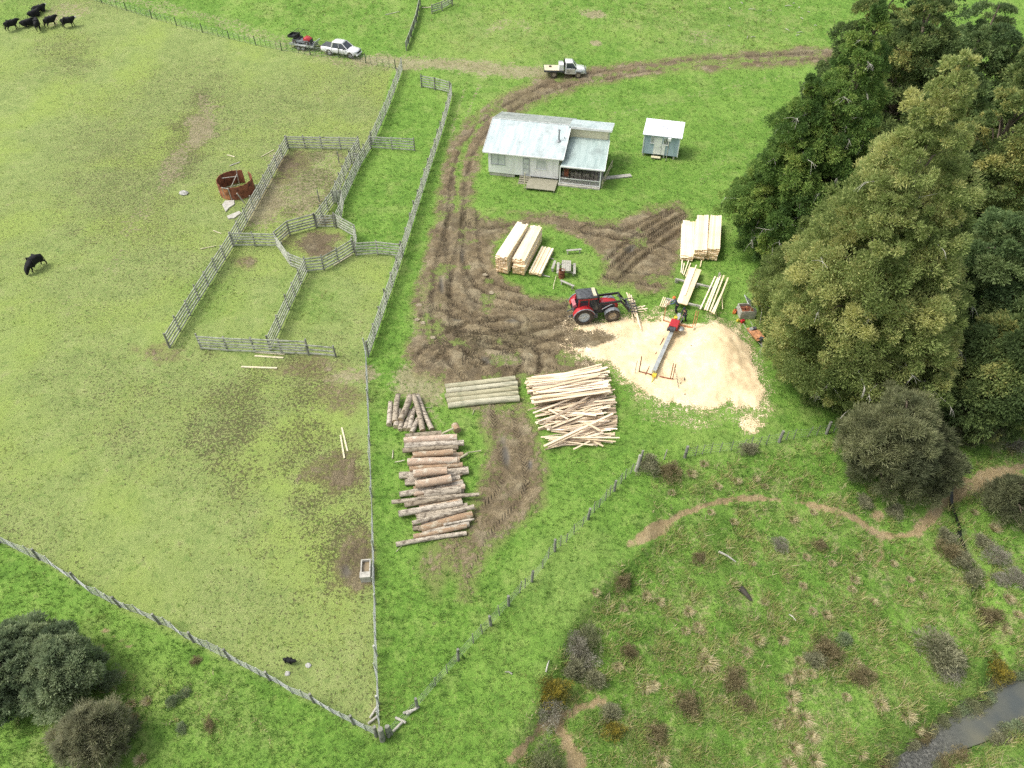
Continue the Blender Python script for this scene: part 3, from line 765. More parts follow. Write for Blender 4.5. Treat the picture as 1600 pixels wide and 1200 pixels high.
w1 = along([(120, -7), (144, 0), (175, 10), (237, 29), (300, 47), (400, 71), (440, 79), (503, 89), (547, 92), (580, 101), (618, 107)], 8.6)
wire_fence('batten_fence', 'long post and batten wire fence below the track where the white pickup stands', w1, 1.15, heavy=range(0, len(w1), 5), thin=.03, fat=.075, mat='darkpost', fatmat='darkpost')
rail_fence('batten_fence', 'close boarded fence climbing the slope behind the parked white pickup', [(634, 66), (642, 45), (650, 22), (656, -4)], h=1.2, n=7, step=1.8, cat='boarded fence', group=None, post_r=.07)
rail_fence('rail_fence', 'short grey rail fence at the top edge, right of the boarded fence', [(674, 8), (690, 3), (706, -6)], h=1.2, n=4, step=2)
w3 = along([(572, 547), (575, 600), (579, 720), (584, 860), (588, 1000), (592, 1100), (594, 1148)], 26)
wire_fence('wire_fence', 'straight wire fence between the grazed paddock and the log yard', w3, 1.15, heavy=[i for i in range(len(w3)) if i % 3 == 0], thin=.035, fat=.075, mat='rail', fatmat='rail', wires=6, wr=.012)
w4 = [(-30, 831), (0, 848), (13, 852), (30, 861), (48, 870), (62, 875), (80, 884), (94, 893), (112, 905), (124, 912), (144, 928), (158, 934), (175, 943), (188, 948), (204, 955), (217, 959), (230, 965), (250, 975), (262, 979), (275, 987), (290, 997), (303, 1003), (317, 1010), (329, 1017), (345, 1025), (360, 1031), (377, 1040), (392, 1048), (407, 1056), (422, 1062), (439, 1071), (457, 1083), (474, 1090), (491, 1097), (505, 1105), (520, 1114), (536, 1123), (553, 1131), (572, 1141), (588, 1149)]
wire_fence('wire_fence', 'sagging wire fence along the near left edge of the grazed paddock', w4, 1.15, heavy=[i for i in range(len(w4)) if i % 4 == 1], thin=.04, fat=.09, mat='rail', wires=6, wr=.012)
w5 = [(612, 1147), (652, 1106), (681, 1071), (699, 1052), (716, 1032), (740, 1005), (754, 990), (767, 977), (781, 962), (795, 946), (812, 926), (820, 919), (831, 909), (848, 888), (857, 872), (867, 861), (876, 853), (885, 847), (897, 835), (910, 822), (919, 811), (928, 801), (936, 793), (946, 782), (953, 774), (960, 767), (970, 756), (977, 748), (985, 740), (994, 733), (1000, 724)]
wire_fence('wire_fence', 'old wire fence with rough posts along the edge above the rough slope', w5, 1.2, heavy=(0, 1, 4, 7, 9, 12, 15, 20, 25, 30), thin=.035, fat=.095, mat='post', fatmat='post', wires=4)
w6 = [(1070, 715), (1086, 712), (1097, 710), (1110, 708), (1124, 707), (1142, 704), (1160, 701), (1172, 699), (1185, 697), (1197, 695), (1217, 691), (1228, 688), (1240, 686), (1262, 683), (1276, 680), (1291, 678), (1302, 676), (1315, 673), (1335, 668)]
wire_fence('wire_fence', 'thin wire fence between the sawdust heap and the grey willow', w6, 1.15, heavy=(0, 10, 15), thin=.032, fat=.12, mat='post', wires=4)
# strainer assembly where the three fences meet, and scattered timbers there
for (bx, by, hh, rr, lab) in [(598, 1156, 1.5, .16, 'stout dark strainer post where the three wire fences meet'), (607, 1150, 1.3, .12, 'second thick post standing against the stout strainer post'), (588, 1150, 1.25, .10, 'slimmer leaning post on the paddock side of the strainer post')]:
    p = at(bx, by); mb = MB(); mb.tube([(0, 0, -.1), (.03, .02, hh*.6), (.05, .05, hh)], [rr*1.1, rr, rr*.93], 9)
    tag(mb.build('strainer_post', MAT['post'], None, p), lab, 'post', 'strainer posts at the fence corner')
for (a, b, lab) in [((575, 1131), (592, 1117), 'pale diagonal stay propping the fence corner on the paddock side'), ((614, 1143), (629, 1128), 'grey rail lying along the fence line right of the corner'), ((635, 1116), (655, 1104), 'broken grey rail lying at the old fence, topmost of the fallen rails'), ((618, 1121), (634, 1129), 'short dark timber lying across the fence line right of the corner'), ((578, 1122), (590, 1103), 'thin stay leaning on the wire fence just above the corner'), ((630, 1114), (650, 1108), 'split grey timber lying beside the fallen rails')]:
    p, q = at(*a, .12), at(*b, .2); mb = MB(); mb.tube([Vector((0, 0, 0)), q-p], .075, 7)
    tag(mb.build('fallen_rail', MAT['greyplank'], None, p), lab, 'rail', 'loose timbers at the fence corner')
for (bx, by, hh, lab) in [(994, 735, 1.6, 'thick pale corner post of the old fence beside a brown bush'), (1037, 718, 1.0, 'small leaning stake between the two wire fences')]:
    p = at(bx, by); mb = MB(); mb.tube([(0, 0, -.1), (.08, .05, hh*.5), (.12, .12, hh)], [.16 if hh > 1.2 else .05, .14 if hh > 1.2 else .045, .12 if hh > 1.2 else .04], 8)
    tag(mb.build('fence_post', MAT['greyplank'], None, p), lab, 'post')

# ================================================================== TIMBER STACKS
def board_mesh(L, w, t, name='timber_board'):
    mb = MB(); mb.box((0, 0, 0), (L, w, t)); me_o = mb.build(name, [MAT['board'], MAT['boardend']])
    me = me_o.data
    for p in me.polygons:
        if abs(p.normal.x) > .9: p.material_index = 1
    bpy.data.objects.remove(me_o)
    return me

def put(me, name, M4, label, cat, group, scale=(1, 1, 1)):
    o = bpy.data.objects.new(name, me); o.matrix_world = M4 @ Matrix.Diagonal((*scale, 1)); COL.objects.link(o)
    return tag(o, label, cat, group)

def stack(label, group, nl, nr, fl, fr, h, nw, nlay, bearer=0.0, packs=None, skip=None):
    """a stack of boards; nl.. are photo pixels of the top face corners, near/far and left/right"""
    P = [at(*q, h) for q in (nl, nr, fl, fr)]
    near = (P[0]+P[1])/2; far = (P[2]+P[3])/2
    ax = (far-near); ax.z = 0; L = ax.length; ax.normalize(); ay = Vector((-ax.y, ax.x, 0))
    W = (abs((P[1]-P[0]).dot(ay)) + abs((P[3]-P[2]).dot(ay)))/2
    c = (near+far)/2; g = hz(c.x, c.y)
    t = (h-bearer)/nlay; w = W/nw
    me = board_mesh(L, w*.985, t*.93)
    yaw = math.atan2(ax.y, ax.x)
    for i in range(nlay):
        lay_off = rnd.uniform(-.05, .05); lay_side = rnd.uniform(-.025, .025)
        sh = 0 if packs is None else packs(i)
        for j in range(nw):
            if skip and skip(i, j): continue
            yy = (j+.5)*w - W/2 + lay_side + (sh if not isinstance(sh, tuple) else sh[1])
            xx = lay_off + rnd.uniform(-.05, .05) + (rnd.choice((0, 0, .18)) if i == nlay-1 else 0) + (sh[0] if isinstance(sh, tuple) else 0)
            pos = c + ax*xx + ay*yy; pos.z = g + bearer + t*(i+.5)
            put(me, 'timber_board', Matrix.Translation(pos) @ Matrix.Rotation(yaw + rnd.gauss(0, .003), 4, 'Z'), label, 'timber board', group)
    # bearers
    k = 0
    if bearer:
        for s_ in (-.38, .38):
            p = c + ax*(L*s_); p.z = g + bearer*.5 - .005
            mb = MB(); mb.box((0, 0, 0), (.1, W*1.12, bearer-.012))
            o = mb.build('stack_bearer', MAT['greyplank'], None, p); o.rotation_euler.z = yaw
            tag(o, 'square grey bearer carrying the %s, %s end' % (group.split(' boards of ')[-1], 'near' if s_ < 0 else 'far'), 'bearer')
    return c, ax, ay, L, W, g

stack('pale sawn board in the tall left-hand stack beside the muddy track', 'pale boards of the tall stack by the track', (775, 399.5), (792.5, 404.5), (809, 346.5), (826, 351), 2.0, 5, 12, .12, lambda i: (0, .06) if i >= 6 else (0, 0))
stack('pale sawn board in the second stack, between the tall stack and the low stack', 'pale boards of the second stack', (801, 404.5), (819.5, 409), (829.5, 351), (847, 355), 1.55, 5, 9, .14, lambda i: (0, .0) if i >= 6 else (-.35, -.12))
stack('yellowish sawn board in the low open stack by the picnic table', 'yellowish boards of the low stack', (826.5, 423.5), (846, 428.5), (847, 384), (865, 387), .5, 8, 4, .14, None, lambda i, j: i == 3 and j in (1, 4, 6))
stack('white-topped sawn board in the front left stack of three behind the sawmill', 'pale boards of the front left stack of three', (1063.7, 400.5), (1083, 402), (1066.7, 345), (1085.4, 346.7), .55, 5, 4, .12)
stack('pale sawn board in the middle stack of three behind the sawmill', 'pale boards of the middle stack of three', (1085.8, 390.8), (1104.6, 392.5), (1090, 335.8), (1108, 337), 1.2, 5, 8, .12, lambda i: (0, 0) if i >= 4 else (0, .08))
stack('yellowish sawn board in the right-hand stack of three under the dark conifer', 'pale boards of the right stack of three', (1106, 388), (1124, 391), (1110, 334.6), (1128, 338), 1.3, 6, 8, .12, lambda i: (0, 0) if i >= 5 else (-.12, .04))

def loose(me_w, me_t, a, b, h, label, group=None, name='timber_board', cat='timber board', mat=None, roll=0.0, hb=None):
    p = at(*a, h); q = at(*b, h if hb is None else hb); d = q-p; L = d.length
    mb = MB(); mb.box((0, 0, 0), (L, me_w, me_t)); o = mb.build(name, [mat or MAT['board'], MAT['boardend']])
    for f in o.data.polygons:
        if abs(f.normal.x) > .9 and mat is None: f.material_index = 1
    o.location = (p+q)/2; o.rotation_euler = (roll, -math.asin(max(-1, min(1, d.z/L))), math.atan2(d.y, d.x))
    return tag(o, label, cat, group)

# two wide flitches on the bench and the bearers under them
loose(.52, .09, (1061.5, 474), (1082, 418.5), .62, 'wide fresh board on the bench, nearer the man in the orange helmet', 'wide boards on the sawing bench')
loose(.52, .09, (1069, 476), (1091.8, 421), .62, 'wide fresh board on the bench, on the side of the loose board row', 'wide boards on the sawing bench')
loose(.10, .08, (1070, 462), (1088, 414), .72, 'narrow yellow batten lying in the joint of the two wide boards')
loose(.16, .16, (1055, 436), (1112, 449), .46, 'far grey beam carrying the wide boards and loose battens', 'bench beams', 'bench_beam', 'beam', MAT['greyplank'])
loose(.16, .16, (1041, 467), (1096, 479), .46, 'near grey beam behind the two sawmill workers', 'bench beams', 'bench_beam', 'beam', MAT['greyplank'])
for (x_, y_, w_) in ((1057, 441, 'far beam, left end'), (1088, 448, 'far beam, middle'), (1044, 472, 'near beam, left end'), (1094, 483, 'near beam, right end'), (1110, 453, 'far beam, right end')):
    p = at(x_, y_); mb = MB(); mb.box((0, 0, .16), (.3, .26, .36)); tag(mb.build('support_block', MAT['greyplank'], None, p), 'short timber block under the %s' % w_, 'block', 'blocks under the bench beams')
for k, (a, b) in enumerate([((1094, 483), (1117.5, 432)), ((1101, 484), (1121.5, 434)), ((1104.5, 485), (1126, 430)), ((1109, 487), (1131, 430.5)), ((1112.3, 488.5), (1132, 450)), ((1115, 490.5), (1137.5, 434))]):
    loose(.14 if k else .12, .07, a, b, .62 - .03*(k % 2), 'pale batten in the slanting row right of the bench, %s from the left' % ordinal(k), 'loose battens right of the bench')
loose(.06, .04, (1129, 483), (1128, 462), .3, 'thin stick leaning beside the slanting batten row', hb=.5)
p = at(1121, 440); mb = MB(); mb.tube([(0, 0, -.1), (.02, .03, 1.0)], .09, 8); tag(mb.build('support_post', MAT['greyplank'], None, p), 'short grey post at the far end of the slanting batten row', 'post')
for k, (a, b) in enumerate([((1064, 426), (1066, 406)), ((1066, 428), (1069, 411)), ((1068, 430), (1076, 407)), ((1071, 432), (1079, 411)), ((1094, 417), (1096, 407))]):
    loose(.09, .05, a, b, .15+.06*(k % 3), 'short yellow offcut on the grass before the three stacks, %s from the left' % ordinal(k), 'short offcuts before the three stacks')
for k, (a, b) in enumerate([((1031, 479), (1037, 464)), ((1034, 479.5), (1039.5, 465)), ((1037, 480), (1042, 466)), ((1040, 480), (1044, 468))]):
    loose(.09, .06, a, b, .35, 'short pale stick in the small bundle left of the orange helmet, %s from the left' % ordinal(k), 'small bundle of sticks')
for (a, b, w, mt, lab) in [((377, 573), (433, 575), .17, 'paleplank', 'single pale plank lying in the trampled grass before the yards'), ((399, 550), (445, 553), .2, 'paleplank', 'pale plank against the near yard fence, farther of two'), ((398, 556), (443, 559), .17, 'paleplank', 'pale plank against the near yard fence, nearer of two'), ((532, 680), (538, 716), .12, 'paleplank', 'left of two pale pointed stakes lying in the paddock'), ((534, 668), (543, 705), .12, 'paleplank', 'right of two pale pointed stakes lying in the paddock'), ((355, 242), (367, 245), .14, 'paleplank', 'short pale plank on the grass beyond the rusty tank'), ((359, 259), (375, 253), .12, 'greyplank', 'grey plank lying just behind the rusty tank'), ((408, 245), (428, 234), .08, 'paleplank', 'thin pale batten leaning toward the outer yard fence'), ((333, 360), (346, 365), .07, 'paleplank', 'thin pale lath lying left of the outer yard fence'), ((313, 389), (338, 384), .06, 'paleplank', 'long thin lath lying on grass left of the outer fence'), ((521, 415), (551, 397), .12, 'paleplank', 'pale rail lying along the outside of the round pen'), ((848, 430), (859, 432.5), .12, 'greyplank', 'grey bearer end sticking out from under the low stack'), ((854, 401), (865, 405), .14, 'greyplank', 'grey plank poking from the low stack toward the table'), ((602, 23), (624, 18), .1, 'greyplank', 'pale pole lying on the hillside behind the pickup'), ((659, 12), (674, 11), .2, 'paleplank', 'pale plank lying in the gap of the top edge fences')]:
    loose(w, .05, a, b, .06, lab, None, 'plank', 'plank', MAT[mt])
mb = MB(); a = at(869, 431, .05); pts = [at(869, 431, .1), at(867.5, 437, .25), at(865.5, 444, .2), at(864.5, 452, .06)]
mb.tube([p-a for p in pts], .03, 6); tag(mb.build('stick', MAT['paleplank'], None, a), 'crooked pale stick on the grass before the low stack', 'stick')
loose(.62, .14, (940, 279), (986, 274), .08, 'pale concrete strip in the grass at the porch end of the house', None, 'concrete_strip', 'slab', MAT['concrete'])

# ================================================================== LOGS
def log(a, b, d, z0, z1, label, group, mat='bark', name='pine_log', taper=.9, cut=0):
    p = at(*a, z0); q = at(*b, z1); ax = q-p; L = ax.length; n = 9
    side = ax.cross(Vector((0, 0, 1))).normalized(); bow = rnd.gauss(0, .012)*L
    pts = []; rs = []
    flip = rnd.random() < .5
    for i in range(n):
        t = i/(n-1)
        pts.append(ax*t + side*(bow*math.sin(math.pi*t)) + Vector((0, 0, rnd.gauss(0, .004))))
        k = t if flip else 1-t
        rs.append(d*.575*(taper + (1-taper)*k)*(1+rnd.gauss(0, .022)))
    mb = MB(); mb.tube(pts, rs, 14, 0, True, True, 1)
    o = mb.build(name, [MAT[mat], MAT['logend']], None, p)
    if rnd.random() < .5 and d > .3 and mat != 'peeled':         # knots / stubs
        pass
    return tag(o, label, 'log', group)

for k, (a, b, d) in enumerate([((695.5, 604), (805, 591.5), .44), ((697, 611.5), (808.5, 599), .44), ((695, 619), (809, 606.5), .43), ((698, 626.5), (809.5, 614.5), .43), ((700, 634), (811.5, 622.5), .45)]):
    log(a, b, d, .22, .22, 'long clean debarked log lying across the muddy track, %s from the far side' % ordinal(k), 'debarked logs laid across the track', 'peeled', taper=.93)
for k, (a, b, d) in enumerate([((700, 603), (803, 592), .4), ((702, 612), (806, 601), .4)]):
    pass
LEAN = [((610.4, 629), (608, 664), .38, .19, .19, 'short pale log at the left edge of the fanned log heap'),
        ((622, 617), (617.5, 659), .44, .5, .32, 'pale log with bark patches, second from the left in the fanned heap'),
        ((624, 640), (618.5, 667), .40, .2, .2, 'log mostly hidden below the second log of the fanned heap'),
        ((641, 619), (626, 656), .46, .72, .5, 'reddish log lying over others near the left of the fanned heap'),
        ((630, 650), (625.5, 672), .36, .18, .18, 'stub of a pale log under the reddish one in the fanned heap'),
        ((641, 641), (633, 671), .36, .2, .2, 'white-streaked log in the middle of the fanned heap'),
        ((648, 638), (640, 671), .40, .2, .2, 'brown log right of the white-streaked one in the fanned heap'),
        ((653, 655), (643.5, 676), .36, .2, .2, 'short log at the foot of the fanned heap touching the long pile'),
        ((646, 617), (660.5, 673), .40, .75, .35, 'brown log crossing on top at the centre of the fanned heap'),
        ((652, 618), (675, 671), .40, .3, .22, 'long greyish log at the right edge of the fanned heap')]
for (a, b, d, z0, z1, lab) in LEAN:
    log(a, b, d, z0, z1, lab, 'logs of the fanned heap', rnd.choice(('bark', 'barkred', 'bark')))
PILE = [((633, 682), (690, 677), .40, .25, .25, 'b'), ((631, 688), (714, 683), .44, .80, .80, 'r'), ((632, 697), (725, 692), .42, .62, .62, 'b'), ((629, 704), (716, 698), .38, .45, .45, 'b'), ((646, 711), (708, 706), .44, .78, .78, 'r'),
        ((637, 722), (714.7, 719), .50, .85, .85, 'r'), ((640, 733), (723, 726), .36, .55, .6, 'r'), ((624, 743), (732, 735), .52, .28, .28, 'b'), ((646, 740.5), (698.7, 735), .54, .98, .98, 'r'), ((637, 746), (713, 740), .40, .3, .3, 'b'),
        ((648.7, 757), (705, 747.5), .54, .85, .85, 'r'), ((633, 754), (711, 750), .42, .25, .25, 'b'), ((624, 773), (724, 755.5), .42, .22, .22, 'b'), ((662.7, 772), (720, 764.5), .50, .66, .66, 'b'), ((612, 784.5), (749, 772.5), .26, .52, .52, 'b'),
        ((632, 789.5), (720, 775), .36, .40, .36, 'b'), ((622.7, 803), (722.7, 786), .40, .40, .36, 'b'), ((652, 807.5), (714.7, 797), .36, .2, .2, 'b'), ((644, 817.5), (740.7, 791.5), .30, .58, .5, 'b'), ((658.7, 827), (738, 803.5), .50, .32, .32, 'r'),
        ((645, 825), (735, 812), .36, .2, .2, 'b'), ((693, 820), (741, 811), .14, .55, .40, 'b'), ((646, 838.5), (729, 821), .34, .2, .2, 'r'), ((618.7, 850.7), (729, 833), .29, .16, .16, 'b')]
for k, (a, b, d, z0, z1, kk) in enumerate(PILE):
    log(a, b, d, z0, z1, 'rough pine log in the long log pile, %s counted from its far end' % ordinal(k), 'logs of the long pile', 'barkred' if kk == 'r' else 'bark')
for k in range(20):
    t = k/19; yy = 684 + 142*t; xl = 638 + 18*t + rnd.uniform(-5, 5); xr = 716 + 14*t + rnd.uniform(-6, 6); sl = 5 + 11*t
    log((xl, yy+sl*.5), (xr, yy-sl*.5), rnd.uniform(.32, .42), .20, .20, 'lower log mostly hidden under the top logs of the long pile', 'bottom logs of the long pile', rnd.choice(('bark', 'barkred')))
for k, (a, b, d, z) in enumerate([][:0] or [((634, 690), (716, 685), .42, .22), ((638, 700), (722, 694), .42, .22), ((640, 712), (712, 708), .42, .24), ((642, 727), (715, 722), .44, .24), ((644, 735), (716, 730), .42, .24), ((652, 764), (708, 755), .40, .22), ((655, 781), (716, 770), .36, .18), ((640, 797), (716, 784), .30, .15)][:0]):
    log(a, b, d, z, z, 'supporting log mostly hidden at the bottom of the long pile', 'bottom logs of the long pile', 'bark')
log((710.5, 664), (715, 673), .50, .55, .6, 'short sawn block on top at the far right corner of the long pile', None, 'barkred', 'log_block', 1)
log((690, 678), (709, 669), .14, .8, .95, 'thin pale pole leaning against the short sawn block', None, 'peeled')
for (a, b, d, z0, z1, lab) in [((730, 707), (751.6, 704), .10, .35, .2, 'split stick pointing out right of the long pile'), ((617, 722), (632, 719), .09, .08, .2, 'broken stick in the grass left of the long pile'), ((614, 703), (613, 716), .08, .05, .1, 'splintered twig on the grass left of the long pile'), ((718, 716), (730, 709), .2, .45, .35, 'broken stub at the right side of the long pile'), ((640, 775), (648, 768), .05, .7, .75, 'thin pale splinter lying on the long pile'), ((619, 862), (630, 851), .04, .03, .1, 'thin twig under the nearest log of the long pile'), ((664, 637), (676, 636), .05, .1, .12, 'thin stick right of the fanned heap'), ((741, 640), (738, 648), .05, .06, .1, 'pale splinter on the grass below the debarked logs'), ((838, 560), (826, 552), .06, .1, .12, 'thin stick in the mud beyond the offcut heap')]:
    log(a, b, d, z0, z1, lab, None, 'peeled', 'broken_stick', .6)

# ================================================================== OFFCUT HEAP
SL = board_mesh(1, 1, 1, 'offcut')
slm = bpy.data.meshes.new('offcut'); bmv = MB()
prof = [(-.5, -.5), (.5, -.5), (.5, .1), (.3, .42), (0, .5), (-.3, .42), (-.5, .1)]
n = len(prof)
vs = [(-.5, y, z) for y, z in prof] + [(.5, y, z) for y, z in prof]
bmv.add(vs, [tuple(reversed(range(n))), tuple(range(n, 2*n)), (0, 1, n+1, n)], 0)
bmv.add(vs, [(k, (k+1) % n, n+(k+1) % n, n+k) for k in range(1, n)], 1)
to = bmv.build('offcut', [MAT['slab'], MAT['slabbark']]); SLAB = to.data; bpy.data.objects.remove(to)
to = MB().box((0, 0, 0), (1, 1, 1)).build('offcut', [MAT['slab']]); STRIP = to.data; bpy.data.objects.remove(to)
def lerp2(P, t):
    k = min(int(t*(len(P)-1)), len(P)-2); f = t*(len(P)-1)-k
    return (P[k][0]+(P[k+1][0]-P[k][0])*f, P[k][1]+(P[k+1][1]-P[k][1])*f)
LE = [(821, 592), (824, 604), (828, 618), (836, 640), (842, 660), (846, 680), (852, 694)]
RE = [(948, 573), (951, 584), (953, 604), (954, 624), (957, 648), (958, 668), (950, 690)]
r2 = random.Random(3)
def put_slab(p, q, w, t, label, grp):
    d = q-p; L = d.length; yaw = math.atan2(d.y, d.x); pit = -math.asin(max(-.9, min(.9, d.z/L)))
    Mx = Matrix.Translation((p+q)/2) @ Matrix.Rotation(yaw, 4, 'Z') @ Matrix.Rotation(pit, 4, 'Y') @ Matrix.Rotation(r2.choice((0, 0, math.pi, r2.uniform(-.4, .4))), 4, 'X')
    put(SLAB if r2.random() < .45 else STRIP, 'timber_offcut', Mx, label, 'offcut', grp, (L, w, t))
for i in range(230):
    t = (i % 95)/95 + r2.uniform(-.01, .01); t = min(max(t, 0), .995)
    lay = min(i//95, 2)
    hmax = (.25 + .75*math.sin(math.pi*min(t*1.35, 1))**.7) if t < .74 else .35
    z = (.06 + lay*.42*hmax + r2.uniform(0, .35)*hmax)
    a = lerp2(LE, t); b = lerp2(RE, t)
    s0 = r2.uniform(-.02, .14); s1 = r2.uniform(.86, 1.03)
    if t > .45: s0 = r2.uniform(-.03, .35); s1 = min(1.06, s0 + r2.uniform(.55, 1.0))
    dy = r2.gauss(0, 3.0 if t < .45 else 8.0)
    a_ = (a[0]+(b[0]-a[0])*s0, a[1]+(b[1]-a[1])*s0 + dy); b_ = (a[0]+(b[0]-a[0])*s1, a[1]+(b[1]-a[1])*s1 - dy)
    put_slab(at(a_[0], a_[1], z), at(b_[0], b_[1], z+r2.gauss(0, .05)), r2.uniform(.07, .22), r2.uniform(.025, .06), 'pale rough sawn offcut in the big untidy offcut heap', 'offcuts of the big heap')
for k, (a, b, z, lab) in enumerate([((848, 663), (929, 614), 1.0, 'long pale offcut slanting across the top of the heap, crossing the bark-brown patch'), ((857, 640), (888, 655), .95, 'short pale offcut crossing the long slanting one in the heap'), ((850, 697), (958, 646), .75, 'long pale offcut rising to the right across the near half of the heap'), ((912, 659), (938, 673), .8, 'broad pale offcut crossing the near right of the heap'), ((845, 683), (968, 684), .5, 'white offcut pointing out of the near right side of the heap'), ((868, 682), (962, 690), .4, 'thin white offcut near the front edge of the heap'), ((866, 695), (940, 694), .2, 'thin offcut lying flat at the very front of the heap'), ((896, 702), (922, 689), .3, 'short offcut sticking out at the front of the heap'), ((825, 641), (850, 632), .3, 'single offcut poking out left of the heap'), ((856, 698), (905, 675), .6, 'pale offcut aslant at the near left of the heap'), ((838, 656), (866, 653), .5, 'pair of pale offcuts poking out of the left side of the heap')]):
    put_slab(at(*a, z), at(*b, z+.03), .17 if k in (0, 2, 3, 9) else .11, .05, lab, None)
# ================================================================== BUILDINGS
def slab_roof(mb, quad, t, mi=0):
    q = [Vector(p) for p in quad]; nrm = (q[1]-q[0]).cross(q[3]-q[0]).normalized()
    if nrm.z < 0: nrm = -nrm
    lo = [p - nrm*t for p in q]
    mb.add(q + lo, [(0, 1, 2, 3), (7, 6, 5, 4), (0, 4, 5, 1), (1, 5, 6, 2), (2, 6, 7, 3), (3, 7, 4, 0)], mi)
    return mb

def roof_mat(name, c, c2, stain, k=1.0):
    m, nt, b = nt_new(name); v = texco(nt)
    st = texco(nt, (1.4, .22, .22)); n1 = noise(nt, st, 1.6, 4, .6); n2 = noise(nt, v, .55, 4, .6); n3 = noise(nt, v, 7, 3, .7)
    col = ramp(nt, n1, [(.3, c2), (.55, c), (.8, tuple(min(.9, q*1.08) for q in c))])
    col = mixc(nt, mth(nt, 'MULTIPLY', maprange(nt, n2, .50, .72), stain), col, tuple(q*.5 for q in c))
    col = mixc(nt, mth(nt, 'MULTIPLY', maprange(nt, n3, .6, .8), .25*stain), col, (.25, .22, .15))
    nt.links.new(col, b.inputs['Base Color']); b.inputs['Roughness'].default_value = .62; b.inputs['Metallic'].default_value = .1
    wv = nt.nodes.new('ShaderNodeTexWave'); wv.inputs['Scale'].default_value = 3.2*k; wv.bands_direction = 'X'; nt.links.new(v, wv.inputs['Vector'])
    bump(nt, b, wv.outputs['Fac'], .35, .02)
    return m
MAT['roof'] = roof_mat('pale_corrugated_roof', (.50, .57, .56), (.37, .45, .45), .6)
MAT['roofgrey'] = roof_mat('grey_corrugated_roof', (.36, .39, .36), (.25, .29, .27), .7)  # back slope coloured greyer than the front slope
MAT['roofgreen'] = roof_mat('green_grey_roof', (.40, .49, .46), (.29, .38, .36), .7)
MAT['roofwhite'] = roof_mat('new_white_roof', (.76, .78, .82), (.70, .72, .76), .15)
def wall_mat(name, c, c2, period, stain=.35, axis='Z'):
    m, nt, b = nt_new(name); v = texco(nt)
    n1 = noise(nt, texco(nt, (1.5, 1.5, .35)), 1.7, 4, .65); n3 = noise(nt, v, 5, 4, .7)
    col = ramp(nt, n1, [(.32, c2), (.52, c), (.8, tuple(min(.9, q*1.06) for q in c))])
    col = mixc(nt, mth(nt, 'MULTIPLY', maprange(nt, n3, .58, .78), stain), col, tuple(q*.5 for q in c2))
    nt.links.new(col, b.inputs['Base Color']); b.inputs['Roughness'].default_value = .7
    wv = nt.nodes.new('ShaderNodeTexWave'); wv.wave_profile = 'SAW'; wv.bands_direction = axis; wv.inputs['Scale'].default_value = period; nt.links.new(v, wv.inputs['Vector'])
    bump(nt, b, wv.outputs['Fac'], .5, .02)
    return m
MAT['wbwhite'] = wall_mat('white_weatherboard', (.84, .84, .81), (.74, .73, .69), 2.2, .25)
MAT['cream'] = wall_mat('cream_sheet_wall', (.66, .62, .42), (.58, .55, .38), .5, .12)
MAT['bluegrey'] = wall_mat('blue_grey_sheet', (.36, .46, .52), (.27, .36, .41), 1.6, .4, 'X')
MAT['dim'] = M('porch_shade_boards', (.16, .13, .10), .9, .35, 3)  # boards darkened in colour to stand for the shade inside the porch
MAT['firewood'] = M('stacked_firewood', (.36, .32, .27), .95, .6, 7, (1, 1, 1.6), (.08, .07, .055), fine=.7, bmp=.9, bdist=.06)
MAT['trimgrey'] = M('grey_trim', (.40, .42, .41), .7, .15, 3)

O_ = at(763.6, 273.8)
H_ = empty('farm_house', (O_.x, O_.y, hz(O_.x+4, O_.y+3)), R(-12.0), 'old white weatherboard house with pale iron roof and lean-to porch', 'house')
FL = .45
mb = MB()
mb.box((4.1, .06, (FL+3.12)/2), (8.2, .12, 3.12-FL)); mb.box((.06, 4.75, (FL+3.12)/2), (.118, 9.25, 3.12-FL)); mb.box((4.1, 9.44, (FL+3.12)/2), (8.2, .12, 3.12-FL)); mb.box((8.14, 4.75, (FL+3.12)/2), (.118, 9.25, 3.12-FL))
for u in (.06, 8.14):
    mb.add([(u-.05, .2, 3.12), (u-.05, 9.3, 3.12), (u-.05, 4.75, 4.5), (u+.05, .2, 3.12), (u+.05, 9.3, 3.12), (u+.05, 4.75, 4.5)], [(0, 2, 1), (3, 4, 5), (0, 3, 5, 2), (1, 2, 5, 4)])
mb.build('wall', MAT['wbwhite'], H_)
mb = MB()
for i in range(5):
    for v in (.25, 4.7, 9.2): mb.box((.3+i*1.9, v, FL/2-.1), (.22, .22, FL+.2))
mb.box((1.6, .1, .2), (3.0, .06, .34)); mb.build('foundation_pile', MAT['concrete'], H_)
mb = MB(); mb.box((4.1, 4.7, FL-.03), (7.9, 9.0, .06)); mb.build('floor', MAT['dim'], H_)
mb = MB(); slab_roof(mb, [(-.5, -.5, 3.2), (8.75, -.5, 3.2), (8.75, 4.75, 4.72), (-.5, 4.75, 4.72)], .07)
rf = mb.build('roof', MAT['roof'], H_)
mb = MB(); slab_roof(mb, [(-.5, 4.76, 4.71), (8.75, 4.76, 4.71), (8.75, 10, 3.2), (-.5, 10, 3.2)], .07); mb.build('roof', MAT['roofgrey'], H_)
mb = MB(); mb.tube([(-.55, 4.755, 4.73), (8.6, 4.755, 4.73)], .07, 8); mb.build('ridge_cap', MAT['alu'], rf)
mb = MB(); mb.bar((-.5, -.56, 3.13), (8.75, -.56, 3.13), .11, .11); mb.build('gutter', MAT['white'], rf)
